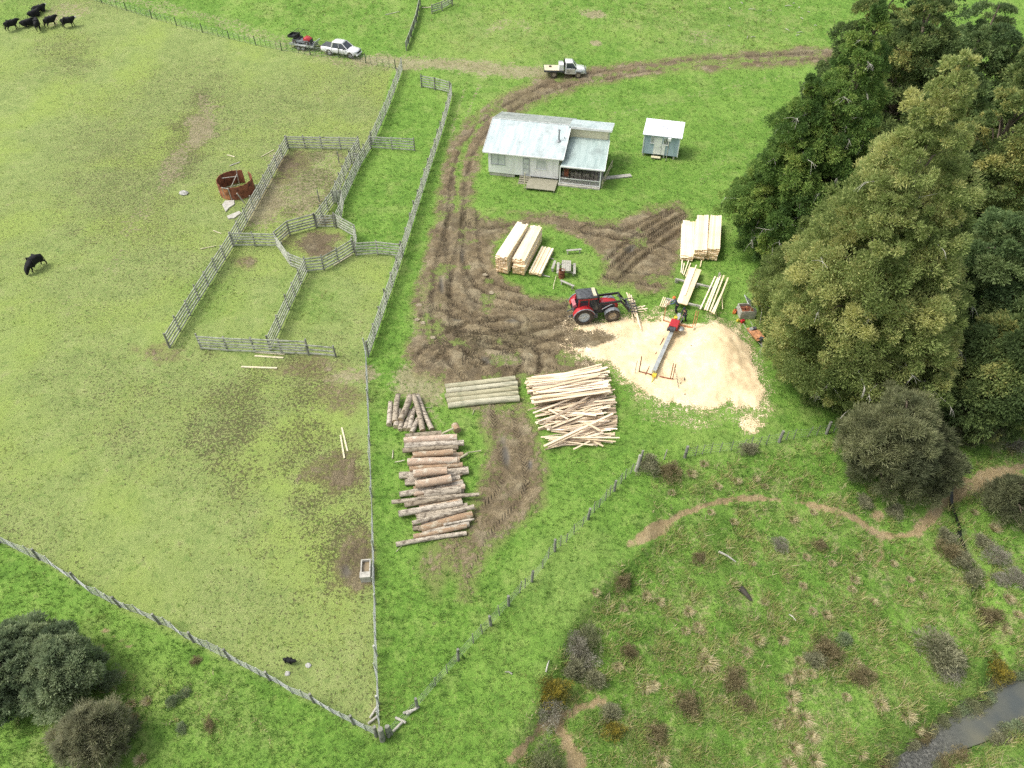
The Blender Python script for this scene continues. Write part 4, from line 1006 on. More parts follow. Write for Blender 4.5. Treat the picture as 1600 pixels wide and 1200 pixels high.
mb = MB(); mb.bar((-.53, -.55, 3.14), (-.53, 4.75, 4.66), .04, .2); mb.bar((-.53, 4.75, 4.66), (-.53, 10.02, 3.14), .04, .2); mb.bar((8.78, -.55, 3.14), (8.78, 4.4, 4.57), .04, .2); mb.build('barge_board', MAT['white'], rf)
# extension roof and clerestory
mb = MB(); slab_roof(mb, [(8.55, 4.35, 4.80), (13.45, 4.35, 4.80), (13.45, 7.5, 4.22), (8.55, 7.5, 4.22)], .08); ex = mb.build('roof', MAT['roof'], H_)
mb = MB(); mb.bar((8.82, 4.32, 4.66), (13.47, 4.32, 4.66), .05, .24); mb.bar((13.48, 4.3, 4.66), (13.48, 7.5, 4.08), .05, .24); mb.build('fascia', MAT['white'], ex)
mb = MB(); mb.box((10.9, 4.75, 3.95), (5.0-.55, .1, 1.4)); mb.build('upper_wall', MAT['cream'], H_)
mb = MB(); mb.box((13.08, 5.95, 2.1), (.1, 2.5, 3.9)); mb.box((10.65, 7.15, 2.1), (4.74, .1, 3.85)); mb.box((13.085, 4.0, 1.6), (.09, 1.4, 3.0)); mb.build('wall', MAT['wbwhite'], H_)
mb = MB(); slab_roof(mb, [(8.5, -.75, 2.52), (13.45, -.75, 2.52), (13.3, 4.7, 3.42), (8.78, 4.7, 3.42)], .06); pr = mb.build('porch_roof', MAT['roofgreen'], H_)
mb = MB(); mb.bar((8.5, -.80, 2.46), (13.5, -.80, 2.46), .1, .14); mb.bar((13.48, -.75, 2.47), (13.33, 4.7, 3.36), .05, .16); mb.build('gutter', MAT['white'], pr)
mb = MB(); mb.box((10.7, 1.3, .13), (4.8, 4.4, .26)); mb.build('porch_floor', MAT['concrete'], H_)
mb = MB(); mb.box((10.7, 3.4, 1.5), (4.7, .1, 2.7)); mb.build('porch_wall', MAT['dim'], H_)
mb = MB()
for i in range(9):
    for j in range(3): mb.box((8.75+i*.46, 1.05+rnd.uniform(-.1, .1), .40+j*.28), (.40, .8, .25), rnd.uniform(-.1, .1))
mb.build('firewood_stack', MAT['firewood'], H_)
for u in (8.45, 13.05): MB().box((u, -.55, 1.2), (.12, .12, 2.45)).build('porch_post', MAT['white'], H_)
mb = MB()
for z in (.95, .35): mb.bar((8.5, -.55, z), (13.0, -.55, z), .05, .08)
mb.build('porch_rail', MAT['white'], H_)
mb = MB()
for i in range(24): mb.bar((8.6+i*.19, -.5, .35), (8.6+i*.19, -.5, .95), .012, .012)
for z in (.5, .65, .8): mb.bar((8.5, -.52, z), (13, -.52, z), .012, .012)
mb.build('porch_netting', MAT['alu'], H_)
mb = MB(); mb.box((9.05, .6, 1.15), (.5, .5, .9)); mb.build('porch_cupboard', MAT['rust'], H_)
def window(parent, u0, u1, z0, z1, bars=1, y=-.01, frame='trimgrey', glass='glassgrey'):
    mb = MB(); w = .07
    mb.box(((u0+u1)/2, y-.01, z1), (u1-u0+w, .07, w)); mb.box(((u0+u1)/2, y-.02, z0), (u1-u0+w*2, .12, w))
    for u in [u0 + (u1-u0)*k/(bars+1) for k in range(bars+2)]: mb.box((u, y-.01, (z0+z1)/2), (w if u in (u0, u1) else .05, .065, z1-z0-w))
    f = mb.build('window', MAT[frame], parent)
    MB().box(((u0+u1)/2, y+.004, (z0+z1)/2), (u1-u0-.02, .02, z1-z0-.02)).build('pane', MAT[glass], f)
    return f
MAT['curtainglass'] = M('curtained_window', (.58, .60, .58), .15, .12, 1.5, bmp=0, spec=.6)
window(H_, .35, 1.95, 1.5, 2.75, 1, glass='curtainglass'); window(H_, 5.6, 6.75, 1.45, 2.6, 1, frame='white', glass='curtainglass')
d = MB().box((4.45, -.02, 1.65), (.80, .06, 2.05)).build('door', MAT['trimgrey'], H_)
for z in (1.0, 1.62, 2.24): MB().box((4.45, -.055, z), (.62, .03, .5)).build('door_panel', MAT['curtainglass'], d)
mb = MB()
for k in range(4): mb.box((4.4, -.25-.28*k, .48-.13*k-.03), (1.3, .30, .07))
for u in (3.8, 5.0): mb.bar((u, -.1, .4), (u, -1.3, -.05), .06, .2)
mb.build('front_step', MAT['wood'], H_)
mb = MB(); mb.box((6.55, -1.35, .36), (3.35, 2.4, .07))
for u in (5.0, 6.5, 8.1):
    for v in (-.3, -2.4): mb.box((u, v, .10), (.12, .12, .45))
mb.build('deck', MAT['wood'], H_)
MB().tube([(4.72, -2.3, -.05), (4.74, -2.3, 2.1)], .045, 7).build('pole', MAT['paleplank'], H_)
mb = MB(); mb.tube([(7.75, 2.2, 3.9), (7.75, 2.2, 5.2)], .09, 10); mb.tube([(7.75, 2.2, 5.2), (7.75, 2.2, 5.3)], [.16, .10], 10); mb.lathe([(.30, 3.96), (.1, 4.12)], (7.75, 2.2, 0)); mb.build('flue', MAT['grey'], H_)
MB().tube([(8.35, 2.6, 4.0), (8.35, 2.6, 4.3)], .05, 8).build('vent_pipe', MAT['grey'], H_)
mb = MB(); mb.bar((13.3, -.4, 1.0), (13.9, 4.6, 1.0), .06, .09); mb.bar((13.3, -.4, .5), (13.9, 4.6, .5), .05, .07)
for k in range(4): mb.bar((13.3+.2*k, -.4+1.66*k, -.1), (13.3+.2*k, -.4+1.66*k, 1.05), .08, .08)
mb.build('side_rail', MAT['paleplank'], H_)

# ---- small shed on blocks
O2 = at(1002.7, 243.2); sh = empty('cabin_shed', (O2.x, O2.y, hz(O2.x+2, O2.y+1)), R(-14.5), 'small blue-grey cabin with white roof and white door beside the house', 'shed')
SW, SD, Z0, ZF, ZB = 4.2, 2.9, .38, 2.86, 3.25
mb = MB(); mb.add([(0, 0, Z0), (SW, 0, Z0), (SW, SD, Z0), (0, SD, Z0), (0, 0, ZF), (SW, 0, ZF), (SW, SD, ZB), (0, SD, ZB)], [(0, 3, 2, 1), (0, 1, 5, 4), (1, 2, 6, 5), (2, 3, 7, 6), (3, 0, 4, 7)]); mb.build('wall', MAT['bluegrey'], sh)
mb = MB(); slab_roof(mb, [(-.2, -.28, ZF-.01), (SW+.22, -.28, ZF-.01), (SW+.22, SD+.25, ZB+.06), (-.2, SD+.25, ZB+.06)], .08); rf2 = mb.build('roof', MAT['roofwhite'], sh)
mb = MB(); mb.bar((1.1, 1.75, 3.11), (2.3, 1.75, 3.11), .08, .05); mb.bar((1.15, .95, 3.0), (2.2, .95, 3.0), .03, .03); mb.tube([(2.45, 1.4, 3.02), (2.45, 1.4, 3.25)], .04, 6); mb.build('roof_rack', MAT['grey'], rf2)
dd_ = MB().box((1.72, -.03, 1.5), (.92, .05, 2.1)).build('door', MAT['white'], sh)
MB().box((2.08, -.075, 1.45), (.05, .05, .12)).build('door_handle', MAT['grey'], dd_)
MB().box((2.42, -.025, 1.1), (.42, .04, 1.35)).build('side_panel', MAT['white'], sh)
window(sh, .86, 1.2, 1.75, 2.55, 2, -.02, 'white', 'glass'); window(sh, 2.36, 2.9, 1.7, 2.5, 2, -.02, 'white', 'glass')
for u in (0, SW): MB().box((u, -.01, (Z0+ZF)/2-.06), (.10, .10, ZF-Z0)).build('corner_trim', MAT['white'], sh)
mb = MB()
for u in (.15, 1.4, 2.6, 3.8):
    for v in (.15, 2.7): mb.box((u, v, .14), (.2, .2, .5))
mb.build('pile', MAT['concrete'], sh)
MB().box((1.7, -.35, .2), (1.1, .5, .08)).build('door_step', MAT['paleplank'], sh)
mb = MB(); mb.tube([(2.98, -.55, -.1), (2.98, -.5, 2.5)], .045, 7); mb.build('pole', MAT['greyplank'], sh)
MB().box((3.0, -.45, 2.62), (.36, .22, .32)).build('meter_box', MAT['white'], sh)

# ================================================================== VEHICLES
def wheel(parent, x, y, z, r, w, rim='rimgrey', rimr=.58, name='wheel', lugs=0):
    mb = MB(); mb.lathe([(r*rimr, -w*.42), (r*.90, -w*.5), (r, -w*.36), (r, w*.36), (r*.90, w*.5), (r*rimr, w*.42)], (0, 0, 0), 'Y', 24)
    if lugs:
        for k in range(lugs):
            a = 2*math.pi*k/lugs
            for sg in (-1, 1):
                p0 = Vector((math.cos(a)*r*1.0, sg*w*.46, math.sin(a)*r*1.0)); a2 = a + .16
                p1 = Vector((math.cos(a2)*r*1.01, sg*w*.02, math.sin(a2)*r*1.01))
                mb.bar(p0, p1, .06*r, .09*r, 0, up=(math.cos(a), 0, math.sin(a)))
    o = mb.build(name, MAT['tyre'], parent, (x, y, z))
    mb = MB(); mb.lathe([(.001, w*.22), (r*.2, w*.24), (r*.24, w*.10), (r*rimr*.8, w*.08), (r*rimr*1.02, w*.40), (r*rimr*1.02, -w*.40), (r*rimr*.8, -w*.08), (r*.24, -w*.10), (r*.2, -w*.24), (.001, -w*.22)], (0, 0, 0), 'Y', 20)
    mb.build('rim', MAT[rim], o)
    return o

def rring(x, hw, z0, z1, r=.12, top=None):
    tw = hw if top is None else top
    return [(x, -hw+r*.4, z0), (x, hw-r*.4, z0), (x, hw, z0+r), (x, (hw+tw)/2, (z0+z1)/2), (x, tw, z1-r), (x, tw-r, z1), (x, 0, z1+.02), (x, -tw+r, z1), (x, -tw, z1-r), (x, -(hw+tw)/2, (z0+z1)/2), (x, -hw, z0+r)]

def place(px_rear, px_front, side, half, label, name, cat, lift=0.0):
    """heading from the ground contact of the two near wheels; side -1 = right-hand wheels are near"""
    a = at(*px_rear); b = at(*px_front); d = (b-a); yaw = math.atan2(d.y, d.x)
    n = Vector((-math.sin(yaw), math.cos(yaw), 0))
    p = a - n*(side*half); pit = -math.atan2(d.z, math.hypot(d.x, d.y))
    p.z = a.z + lift
    return empty(name, p, 0, label, cat, None, rot=(0, pit, yaw)), d.length

def pickup_body(root, paint, cab0, cab1, bedback, hood, nose, double):
    zb = 1.08
    mb = MB(); mb.loft([rring(cab0-.02, .86, .42, zb), rring(cab0+.3, .89, .40, zb+.02), rring(cab1, .89, .40, zb+.03), rring(hood, .86, .42, zb), rring(nose-.25, .82, .45, zb-.10), rring(nose, .74, .50, zb-.30, .1)], 0, True)
    body = mb.build('body', MAT[paint], root)
    return body

# ---- white double-cab pickup
t, L = place((515.6, 86.2), (548.0, 91.2), -1, .80, 'white double-cab pickup towing a trailer, parked behind the batten fence', 'pickup_truck', 'pickup')
k = L/3.085; t.scale = (min(max(k, .93), 1.1),)*3
mb = MB(); mb.loft([rring(-1.22, .84, .55, 1.02), rring(-1.15, .90, .48, 1.08), rring(-.5, .91, .46, 1.10), rring(2.2, .90, .42, 1.10), rring(3.1, .88, .45, 1.08), rring(3.75, .84, .48, .98), rring(4.05, .74, .52, .80, .1)], 0, True)
for x in (0, 3.085):                                  # flared arches
    for s_ in (-1, 1):
        pts = [(x+.50*math.cos(a), s_*.90, .40+.50*math.sin(a)) for a in [math.pi*q/8 for q in range(9)]]
        mb.tube(pts, .06, 6)
mb.build('body', MAT['carwhite'], t)
cab = MB(); cab.loft([[(.42, -.84, 1.08), (.42, .84, 1.08), (.66, .68, 1.70), (.66, -.68, 1.70)], [(2.75, -.84, 1.08), (2.75, .84, 1.08), (1.95, .66, 1.72), (1.95, -.66, 1.72)]], 0)
cb = cab.build('windows', MAT['glass'], t)
mb = MB(); mb.loft([rring(.50, .64, 1.66, 1.78, .05), rring(.8, .70, 1.67, 1.83, .05), rring(1.7, .70, 1.67, 1.83, .05), rring(2.02, .62, 1.66, 1.76, .05)], 0, True)
for s_ in (-1, 1):
    mb.bar((.42, s_*.85, 1.06), (.62, s_*.68, 1.72), .10, .16); mb.bar((1.50, s_*.855, 1.08), (1.42, s_*.69, 1.72), .05, .09); mb.bar((2.80, s_*.84, 1.06), (1.98, s_*.67, 1.74), .07, .08)
mb.build('cab_roof', MAT['carwhite'], t)
mb = MB(); mb.box((-.40, 0, 1.12), (1.52, 1.62, .05)); mb.build('tonneau_cover', MAT['engine'], t, bevel=.02)
mb = MB(); mb.box((4.02, 0, .70), (.10, 1.1, .26)); mb.build('grille', MAT['black'], t)
mb = MB(); mb.box((4.05, 0, .50), (.20, 1.6, .16)); mb.build('bumper', MAT['carwhite'], t, bevel=.03)
for s_ in (-1, 1):
    MB().box((3.93, s_*.66, .84), (.22, .30, .14)).build('headlight', MAT['glassgrey'], t, bevel=.03)
    MB().box((-1.22, s_*.80, .90), (.06, .14, .30)).build('tail_light', MAT['red'], t)
    MB().box((2.35, s_*1.02, 1.18), (.16, .20, .18)).build('wing_mirror', MAT['black'], t, bevel=.03)
    for x in (0, 3.085): wheel(t, x, s_*.80, .39, .39, .27, 'rimgrey', .62)
pk = t
# ---- trailer with a side-by-side buggy
tr, L = place((466.5, 77.5), (476.5, 78.8), -1, .85, 'flat tandem trailer hitched behind the white double-cab pickup', 'trailer', 'trailer')
a = at(458, 76); b = at(506, 84); tr.rotation_euler.z = math.atan2(b.y-a.y, b.x-a.x)
mb = MB(); mb.box((.5, 0, .58), (3.7, 1.75, .07)); mb.build('deck', MAT['alu'], tr)
mb = MB(); mb.bar((2.3, .7, .52), (3.9, 0, .48), .08, .1); mb.bar((2.3, -.7, .52), (3.9, 0, .48), .08, .1); mb.build('drawbar', MAT['alu'], tr)
mb = MB(); mb.bar((2.45, -.8, .62), (2.45, .8, .62), .05, .05); mb.add([(2.35, -.8, .6), (2.35, .8, .6), (2.85, .8, 1.45), (2.85, -.8, 1.45), (2.41, -.8, .6), (2.41, .8, .6), (2.91, .8, 1.45), (2.91, -.8, 1.45)], [(0, 1, 2, 3), (7, 6, 5, 4), (3, 2, 6, 7), (0, 3, 7, 4), (1, 5, 6, 2)]); mb.build('front_board', MAT['alu'], tr)
for s_ in (-1, 1):
    MB().bar((-1.3, s_*.86, .72), (2.3, s_*.86, .72), .05, .22).build('side_rail', MAT['alu'], tr)
    for x in (.15, .95): wheel(tr, x, s_*.98, .31, .31, .2, 'rimgrey', .6)
    MB().box((.55, s_*.98, .68), (1.6, .24, .05)).build('mudguard', MAT['alu'], tr)
ug = empty('side_by_side_buggy', (0, 0, 0), 0, 'red-bonneted side-by-side farm buggy with roll bars, riding on the trailer', 'buggy')
ug.matrix_world = Matrix.Translation(Vector(tr.location)) @ Matrix.Rotation(tr.rotation_euler.z, 4, 'Z') @ Matrix.Translation((-.55, 0, .62))
mb = MB(); mb.box((.95, 0, .50), (2.6, 1.25, .30)); mb.box((.95, 0, .38), (1.3, 1.38, .12)); mb.build('chassis', MAT['grey'], ug, bevel=.04)
mb = MB(); mb.loft([rring(1.55, .62, .55, 1.00, .06), rring(2.0, .60, .55, .96, .06), rring(2.45, .48, .55, .78, .06)], 0, True); mb.build('bonnet', MAT['red'], ug)
mb = MB(); mb.box((2.46, 0, .55), (.12, .9, .32)); mb.build('front_bumper', MAT['black'], ug)
mb = MB(); mb.box((-.30, 0, .92), (1.15, 1.45, .06))
for s_ in (-1, 1): mb.box((-.30, s_*.71, 1.06), (1.15, .05, .30))
mb.box((-.86, 0, 1.06), (.05, 1.38, .30)); mb.box((.26, 0, 1.06), (.05, 1.38, .30)); mb.build('cargo_tray', MAT['black'], ug)
for s_ in (-1, 1):
    mb = MB(); mb.box((.62, s_*.33, .78), (.5, .5, .16)); mb.box((.42, s_*.33, 1.08), (.14, .5, .5)); mb.build('seat', MAT['black'], ug, bevel=.03)
    for x in (.05, 2.0): wheel(ug, x, s_*.62, .31, .31, .26, 'rimgrey', .5)
    mb = MB(); mb.tube([(1.55, s_*.62, .95), (1.25, s_*.60, 1.78), (.30, s_*.60, 1.85), (.28, s_*.64, .7)], .03, 6); mb.build('roll_bar', MAT['black'], ug)
mb = MB(); mb.tube([(1.25, -.6, 1.78), (1.25, .6, 1.78)], .03, 6); mb.tube([(.30, -.6, 1.85), (.30, .6, 1.85)], .03, 6); mb.build('roll_bar', MAT['black'], ug)
mb = MB(); mb.tube([(1.45, -.33, .95), (1.2, -.33, 1.1)], .02, 6); mb.lathe([(.16, -.015), (.18, 0), (.16, .015)], (1.18, -.33, 1.12), 'X', 14); mb.build('steering_wheel', MAT['black'], ug)

# ---- flat-deck utility truck
t, L = place((865, 121.3), (903, 122.0), -1, .82, 'white single-cab flat-deck utility truck on the muddy bend', 'flatbed_truck', 'flatbed truck')
k = L/3.18; t.scale = (min(max(k, .93), 1.12),)*3
mb = MB(); mb.loft([rring(1.42, .80, .50, 1.20, .08), rring(1.6, .84, .48, 1.22, .08), rring(2.7, .84, .48, 1.20, .08), rring(3.0, .82, .52, 1.20, .08), rring(3.95, .78, .56, 1.12, .08), rring(4.02, .72, .62, 1.02, .08)], 0, True); mb.build('body', MAT['carwhite'], t)
cab = MB(); cab.loft([[(1.46, -.80, 1.20), (1.46, .80, 1.20), (1.52, .68, 1.82), (1.52, -.68, 1.82)], [(2.95, -.79, 1.20), (2.95, .79, 1.20), (2.40, .66, 1.84), (2.40, -.66, 1.84)]], 0); cab.build('windows', MAT['glass'], t)
mb = MB(); mb.loft([rring(1.44, .68, 1.78, 1.90, .05), rring(1.6, .71, 1.78, 1.94, .05), rring(2.3, .70, 1.78, 1.94, .05), rring(2.46, .62, 1.77, 1.88, .05)], 0, True)
for s_ in (-1, 1):
    mb.bar((1.50, s_*.805, 1.18), (1.54, s_*.69, 1.84), .08, .16); mb.bar((2.99, s_*.79, 1.18), (2.42, s_*.67, 1.86), .07, .07)
mb.build('cab_roof', MAT['carwhite'], t)
for s_ in (-1, 1):
    dr = MB().box((2.15, s_*.85, .86), (1.15, .02, .62)).build('door', MAT['muddy'], t)
    MB().box((1.75, s_*.87, 1.02), (.14, .03, .05)).build('handle', MAT['black'], dr)
    MB().box((3.3, s_*.83, .82), (.95, .10, .12)).build('wheel_flare', MAT['grey'], t)
    MB().box((4.0, s_*.62, .95), (.06, .22, .18)).build('headlight', MAT['glassgrey'], t)
    MB().box((2.75, s_*.98, 1.28), (.12, .2, .2)).build('wing_mirror', MAT['black'], t)
    for x in (0, 3.18): wheel(t, x, s_*.80, .40, .40, .26, 'rimmud', .62)
mb = MB(); mb.tube([(4.15, -.8, .62), (4.18, .8, .62)], .07, 7)
for y in (-.55, .55): mb.tube([(4.15, y, .6), (4.17, y, 1.1)], .04, 6)
mb.tube([(4.17, -.55, 1.1), (4.17, .55, 1.1)], .04, 6); mb.build('bull_bar', MAT['alu'], t)
mb = MB(); mb.box((.02, 0, .92), (2.55, 1.85, .10)); mb.build('deck', MAT['paleplank'], t)
mb = MB()
for s_ in (-1, 1): mb.box((.02, s_*.945, .88), (2.57, .04, .22))
mb.box((-1.275, 0, .88), (.04, 1.93, .22)); mb.box((.05, 0, .70), (2.4, .9, .16)); mb.build('deck_frame', MAT['engine'], t)
mb = MB(); mb.box((.92, -.36, 1.33), (.62, 1.05, .72)); mb.build('cargo_box', MAT['white'], t, bevel=.04)
mb = MB(); mb.box((.92, .50, 1.28), (.60, .62, .62)); mb.build('cargo_box', MAT['alu'], t, bevel=.04)
mb = MB()
for y in (-.88, -.3, .3, .88): mb.bar((1.36, y, .95), (1.36, y, 1.92), .06, .06)
for z in (1.92, 1.45): mb.bar((1.36, -.9, z), (1.36, .9, z), .06, .07)
mb.build('headboard', MAT['black'], t)
mb = MB(); mb.box((-.45, .35, 1.0), (.32, .4, .10)); mb.build('toolbag', MAT['charred'], t)

# ---- red tractor with front loader
t, L = place((911.5, 506.5), (956, 502.5), -1, 1.0, 'red farm tractor with black front loader holding thin slabs, by the sawdust', 'tractor', 'tractor')
k = L/2.72; t.scale = (min(max(k, .94), 1.1),)*3
for s_ in (-1, 1):
    wheel(t, 0, s_*.95, .90, .90, .56, 'rimwhite', .60, lugs=18); wheel(t, 2.72, s_*.92, .68, .68, .46, 'rimmud', .60, lugs=16)
mb = MB(); mb.loft([rring(-.55, .35, .70, 1.25, .08), rring(.4, .42, .62, 1.35, .08), rring(1.3, .38, .62, 1.25, .08), rring(3.25, .34, .62, 1.15, .08)], 0, True); mb.box((0, 0, .9), (.4, 1.5, .34)); mb.box((2.72, 0, .68), (.28, 1.5, .24)); mb.build('chassis', MAT['engine'], t)
mb = MB(); mb.loft([rring(1.42, .42, 1.12, 1.92, .10), rring(2.2, .41, 1.10, 1.88, .12), rring(3.0, .38, 1.05, 1.74, .14), rring(3.36, .30, 1.0, 1.52, .14)], 0, True); hd = mb.build('bonnet', MAT['red'], t)
for s_ in (-1, 1):
    MB().box((2.35, s_*.415, 1.42), (1.3, .02, .36)).build('side_vent', MAT['engine'], hd)
    MB().box((3.28, s_*.20, 1.40), (.14, .16, .16)).build('headlight', MAT['glassgrey'], hd)
mb = MB(); mb.box((3.37, 0, 1.22), (.04, .48, .34)); mb.build('grille', MAT['black'], hd)
cab = MB(); cab.loft([[(-.48, -.74, 1.35), (-.48, .74, 1.35), (-.42, .66, 2.62), (-.42, -.66, 2.62)], [(1.42, -.64, 1.30), (1.42, .64, 1.30), (1.20, .62, 2.62), (1.20, -.62, 2.62)]], 0); cab.build('cab_windows', MAT['glass'], t)
mb = MB()
for s_ in (-1, 1):
    mb.bar((-.50, s_*.745, 1.3), (-.44, s_*.67, 2.66), .10, .14); mb.bar((.45, s_*.705, 1.3), (.45, s_*.655, 2.64), .05, .07); mb.bar((-.45, s_*.68, 2.60), (1.22, s_*.64, 2.60), .10, .14)
mb.bar((-.46, -.66, 2.62), (-.46, .66, 2.62), .1, .12); mb.build('cab_frame', MAT['red'], t)
mb = MB()
for s_ in (-1, 1): mb.bar((1.45, s_*.645, 1.25), (1.22, s_*.63, 2.66), .08, .10)
mb.build('front_pillar', MAT['black'], t)
mb = MB(); mb.loft([rring(-.62, .66, 2.66, 2.80, .06), rring(-.3, .74, 2.66, 2.86, .06), rring(1.1, .72, 2.66, 2.86, .06), rring(1.36, .62, 2.66, 2.78, .06)], 0, True); rf = mb.build('cab_roof', MAT['engine'], t)
mb = MB(); mb.box((1.02, 0, 2.90), (.30, 1.2, .05)); mb.build('pale_hatch', MAT['yellow'] if False else MAT['paleplank'], rf)
for s_ in (-1, 1):
    mb = MB(); q = []
    for i in range(9):
        a = R(20 + 150*i/8); q.append((1.02*math.cos(a), 1.02*math.sin(a)))
    vs = []
    for (x, z) in q: vs += [(x, s_*.66, .90+z), (x, s_*1.26, .90+z-.02), (x*.94, s_*1.26, .90+z*.94-.02), (x*.94, s_*.66, .90+z*.94)]
    fs = [(i*4+a, i*4+b, i*4+4+b, i*4+4+a) for i in range(8) for a, b in ((0, 1), (1, 2), (2, 3), (3, 0))]
    mb.add(vs, fs, 0, False); f = mb.build('rear_fender', MAT['red'], t)
    pts = [(x*1.02, s_*1.28, .90+z*1.02) for x, z in q]; MB().tube(pts, .055, 6).build('fender_edge', MAT['grey'], f)
    mb = MB(); pts = [(2.72+.80*math.cos(R(10+150*i/8)), .68+.80*math.sin(R(10+150*i/8))) for i in range(9)]
    vs = []
    for (x, z) in pts: vs += [(x, s_*.70, z), (x, s_*1.14, z), (x, s_*1.14, z-.04), (x, s_*.70, z-.04)]
    mb.add(vs, fs, 0, False); mb.build('front_fender', MAT['grey'], t)
    mb = MB(); mb.box((1.05, s_*.80, .72), (.62, .34, .36)); mb.build('step', MAT['engine'], t, bevel=.04)
    ar = MB(); ar.bar((1.55, s_*.60, 1.10), (1.55, s_*.60, 1.95), .14, .22); ar.bar((1.50, s_*.62, 1.92), (3.55, s_*.62, 2.02), .11, .20); ar.bar((3.50, s_*.62, 2.05), (4.28, s_*.62, .95), .11, .18)
    lo = ar.build('loader_arm', MAT['black'], t)
    MB().tube([(1.75, s_*.62, 1.25), (2.7, s_*.62, 1.78)], .05, 8).build('lift_ram', MAT['alu'], lo)
    MB().tube([(3.35, s_*.50, 1.85), (4.2, s_*.50, 1.25)], .05, 8).build('tilt_ram', MAT['alu'], lo)
    mb = MB(); mb.tube([(1.30, s_*.68, 2.2), (1.32, s_*1.1, 2.2)], .02, 6); mb.box((1.32, s_*1.12, 2.12), (.06, .2, .34)); mb.build('wing_mirror', MAT['black'], t)
mb = MB(); mb.tube([(3.5, -.62, 2.03), (3.5, .62, 2.03)], .07, 8); mb.tube([(4.25, -.62, 1.0), (4.25, .62, 1.0)], .07, 8); mb.build('loader_crossbar', MAT['black'], t)
mb = MB(); mb.box((4.36, 0, .95), (.10, 1.5, .55))
for y in (-.65, -.22, .22, .65): mb.bar((4.4, y, .70), (5.25, y, .62), .07, .08); mb.bar((4.4, y, 1.2), (4.95, y, 1.25), .06, .07); mb.bar((4.95, y, 1.25), (5.2, y, .9), .06, .06)
mb.build('grapple', MAT['engine'], t)
mb = MB(); mb.tube([(1.40, -.52, 1.6), (1.40, -.52, 2.75), (1.30, -.52, 2.95)], .065, 8); mb.build('exhaust', MAT['black'], t)
mb = MB(); mb.box((-.78, 0, 1.75), (.34, .95, .34), 0, 0, Matrix.Rotation(R(-25), 3, 'Y')); mb.build('rear_panel', MAT['redpink'], t)
mb = MB(); mb.box((-.70, 0, 1.15), (.35, .9, .6)); mb.bar((-.8, -.4, .8), (-1.3, -.4, .5), .08, .1); mb.bar((-.8, .4, .8), (-1.3, .4, .5), .08, .1); mb.build('rear_linkage', MAT['engine'], t)
for k_, (a, b) in enumerate([((979, 457), (993, 495)), ((983, 459), (989, 500)), ((988, 465), (996, 500)), ((991, 469), (998, 507)), ((986, 461), (990, 490)), ((995, 490), (1001, 514))]):
    p, q = at(*a, .55), at(*b, .42)
    mb = MB(); mb.bar(Vector((0, 0, 0)), q-p, .11, .05); tag(mb.build('timber_offcut', MAT['slab'], None, p), 'pale offcut hanging across the tractor forks, %s from the left' % ordinal(k_), 'offcut', 'offcuts on the tractor forks')

# ================================================================== SAWMILL
A, B = at(1022.5, 578, .62), at(1062, 492, .62)
base = gp(A.x, A.y); sm = empty('sawmill', base, 0, 'portable sawmill with long grey beam and red engine carriage on the sawdust', 'sawmill')
ax = (B-A); ax.z = 0; Ln = ax.length; ax.normalize(); ay = Vector((-ax.y, ax.x, 0))
yaw = math.atan2(ax.y, ax.x)
def sl_(s, w, z): return ax*s + ay*w + Vector((0, 0, z))
mb = MB(); mb.bar(sl_(-.1, 0, .62), sl_(Ln, 0, .62), .34, .12); mb.bar(sl_(-.1, -.12, .42), sl_(Ln, -.12, .42), .07, .32); mb.bar(sl_(-.1, .12, .42), sl_(Ln, .12, .42), .07, .32); mb.build('rail_beam', MAT['alu'], sm)
mb = MB(); mb.bar(sl_(-.3, .62, .12), sl_(Ln*.6, .50, .12), .05, .06); mb.build('feed_rod', MAT['rust'], sm)
c = Ln*.74
mb = MB(); mb.box(sl_(c, 0, .98), (1.0, .78, .42), yaw); ca = mb.build('carriage', MAT['red'], sm, bevel=.06)
mb = MB(); mb.box(sl_(c-.62, .06, .92), (.34, .5, .34), yaw); mb.tube([sl_(c-.75, .30, .9), sl_(c-.75, .42, .9)], .17, 12); mb.tube([sl_(c-.8, -.22, .95), sl_(c-.62, -.22, 1.2)], .09, 8); mb.build('engine', MAT['engine'], ca, bevel=.02)
mb = MB(); mb.box(sl_(c+.05, 0, .74), (1.1, .9, .12), yaw); mb.build('carriage_frame', MAT['rust'], ca)
mb = MB(); mb.tube([sl_(c+.72, .10, .85), sl_(c+.72, .10, 1.25)], .17, 12); mb.build('fuel_tank', MAT['yellow'], ca)
mb = MB(); mb.tube([sl_(c+.5, -.35, .8), sl_(c+1.3, -.5, 1.05)], .025, 6); mb.tube([sl_(c+.5, -.1, .8), sl_(c+1.3, -.25, 1.05)], .025, 6); mb.tube([sl_(c+1.3, -.5, 1.05), sl_(c+1.3, -.25, 1.05)], .025, 6); mb.build('push_handle', MAT['grey'], ca)
mb = MB(); mb.lathe([(.001, -.004), (.33, -.004), (.33, .004), (.001, .004)], sl_(c, -.62, .72), 'Z', 24); mb.build('saw_blade', MAT['alu'], ca)
def end_frame(a, b, hp, col, extra):
    p, q = at(*a, .1)-base, at(*b, .1)-base
    mb = MB(); mb.bar(p, q, .10, .12); fr = mb.build('end_frame', MAT[col], sm)
    for (e, hh, w) in extra:
        r0 = p.lerp(q, e); MB().bar(r0 - Vector((0, 0, .2)), r0 + Vector((0, 0, hh)), w, w).build('frame_post', MAT[col], fr)
    return fr
fr = end_frame((998, 581), (1051, 593), 1.5, 'rust', [(.01, 1.75, .07), (.93, 1.75, .06), (.995, 1.75, .06)])
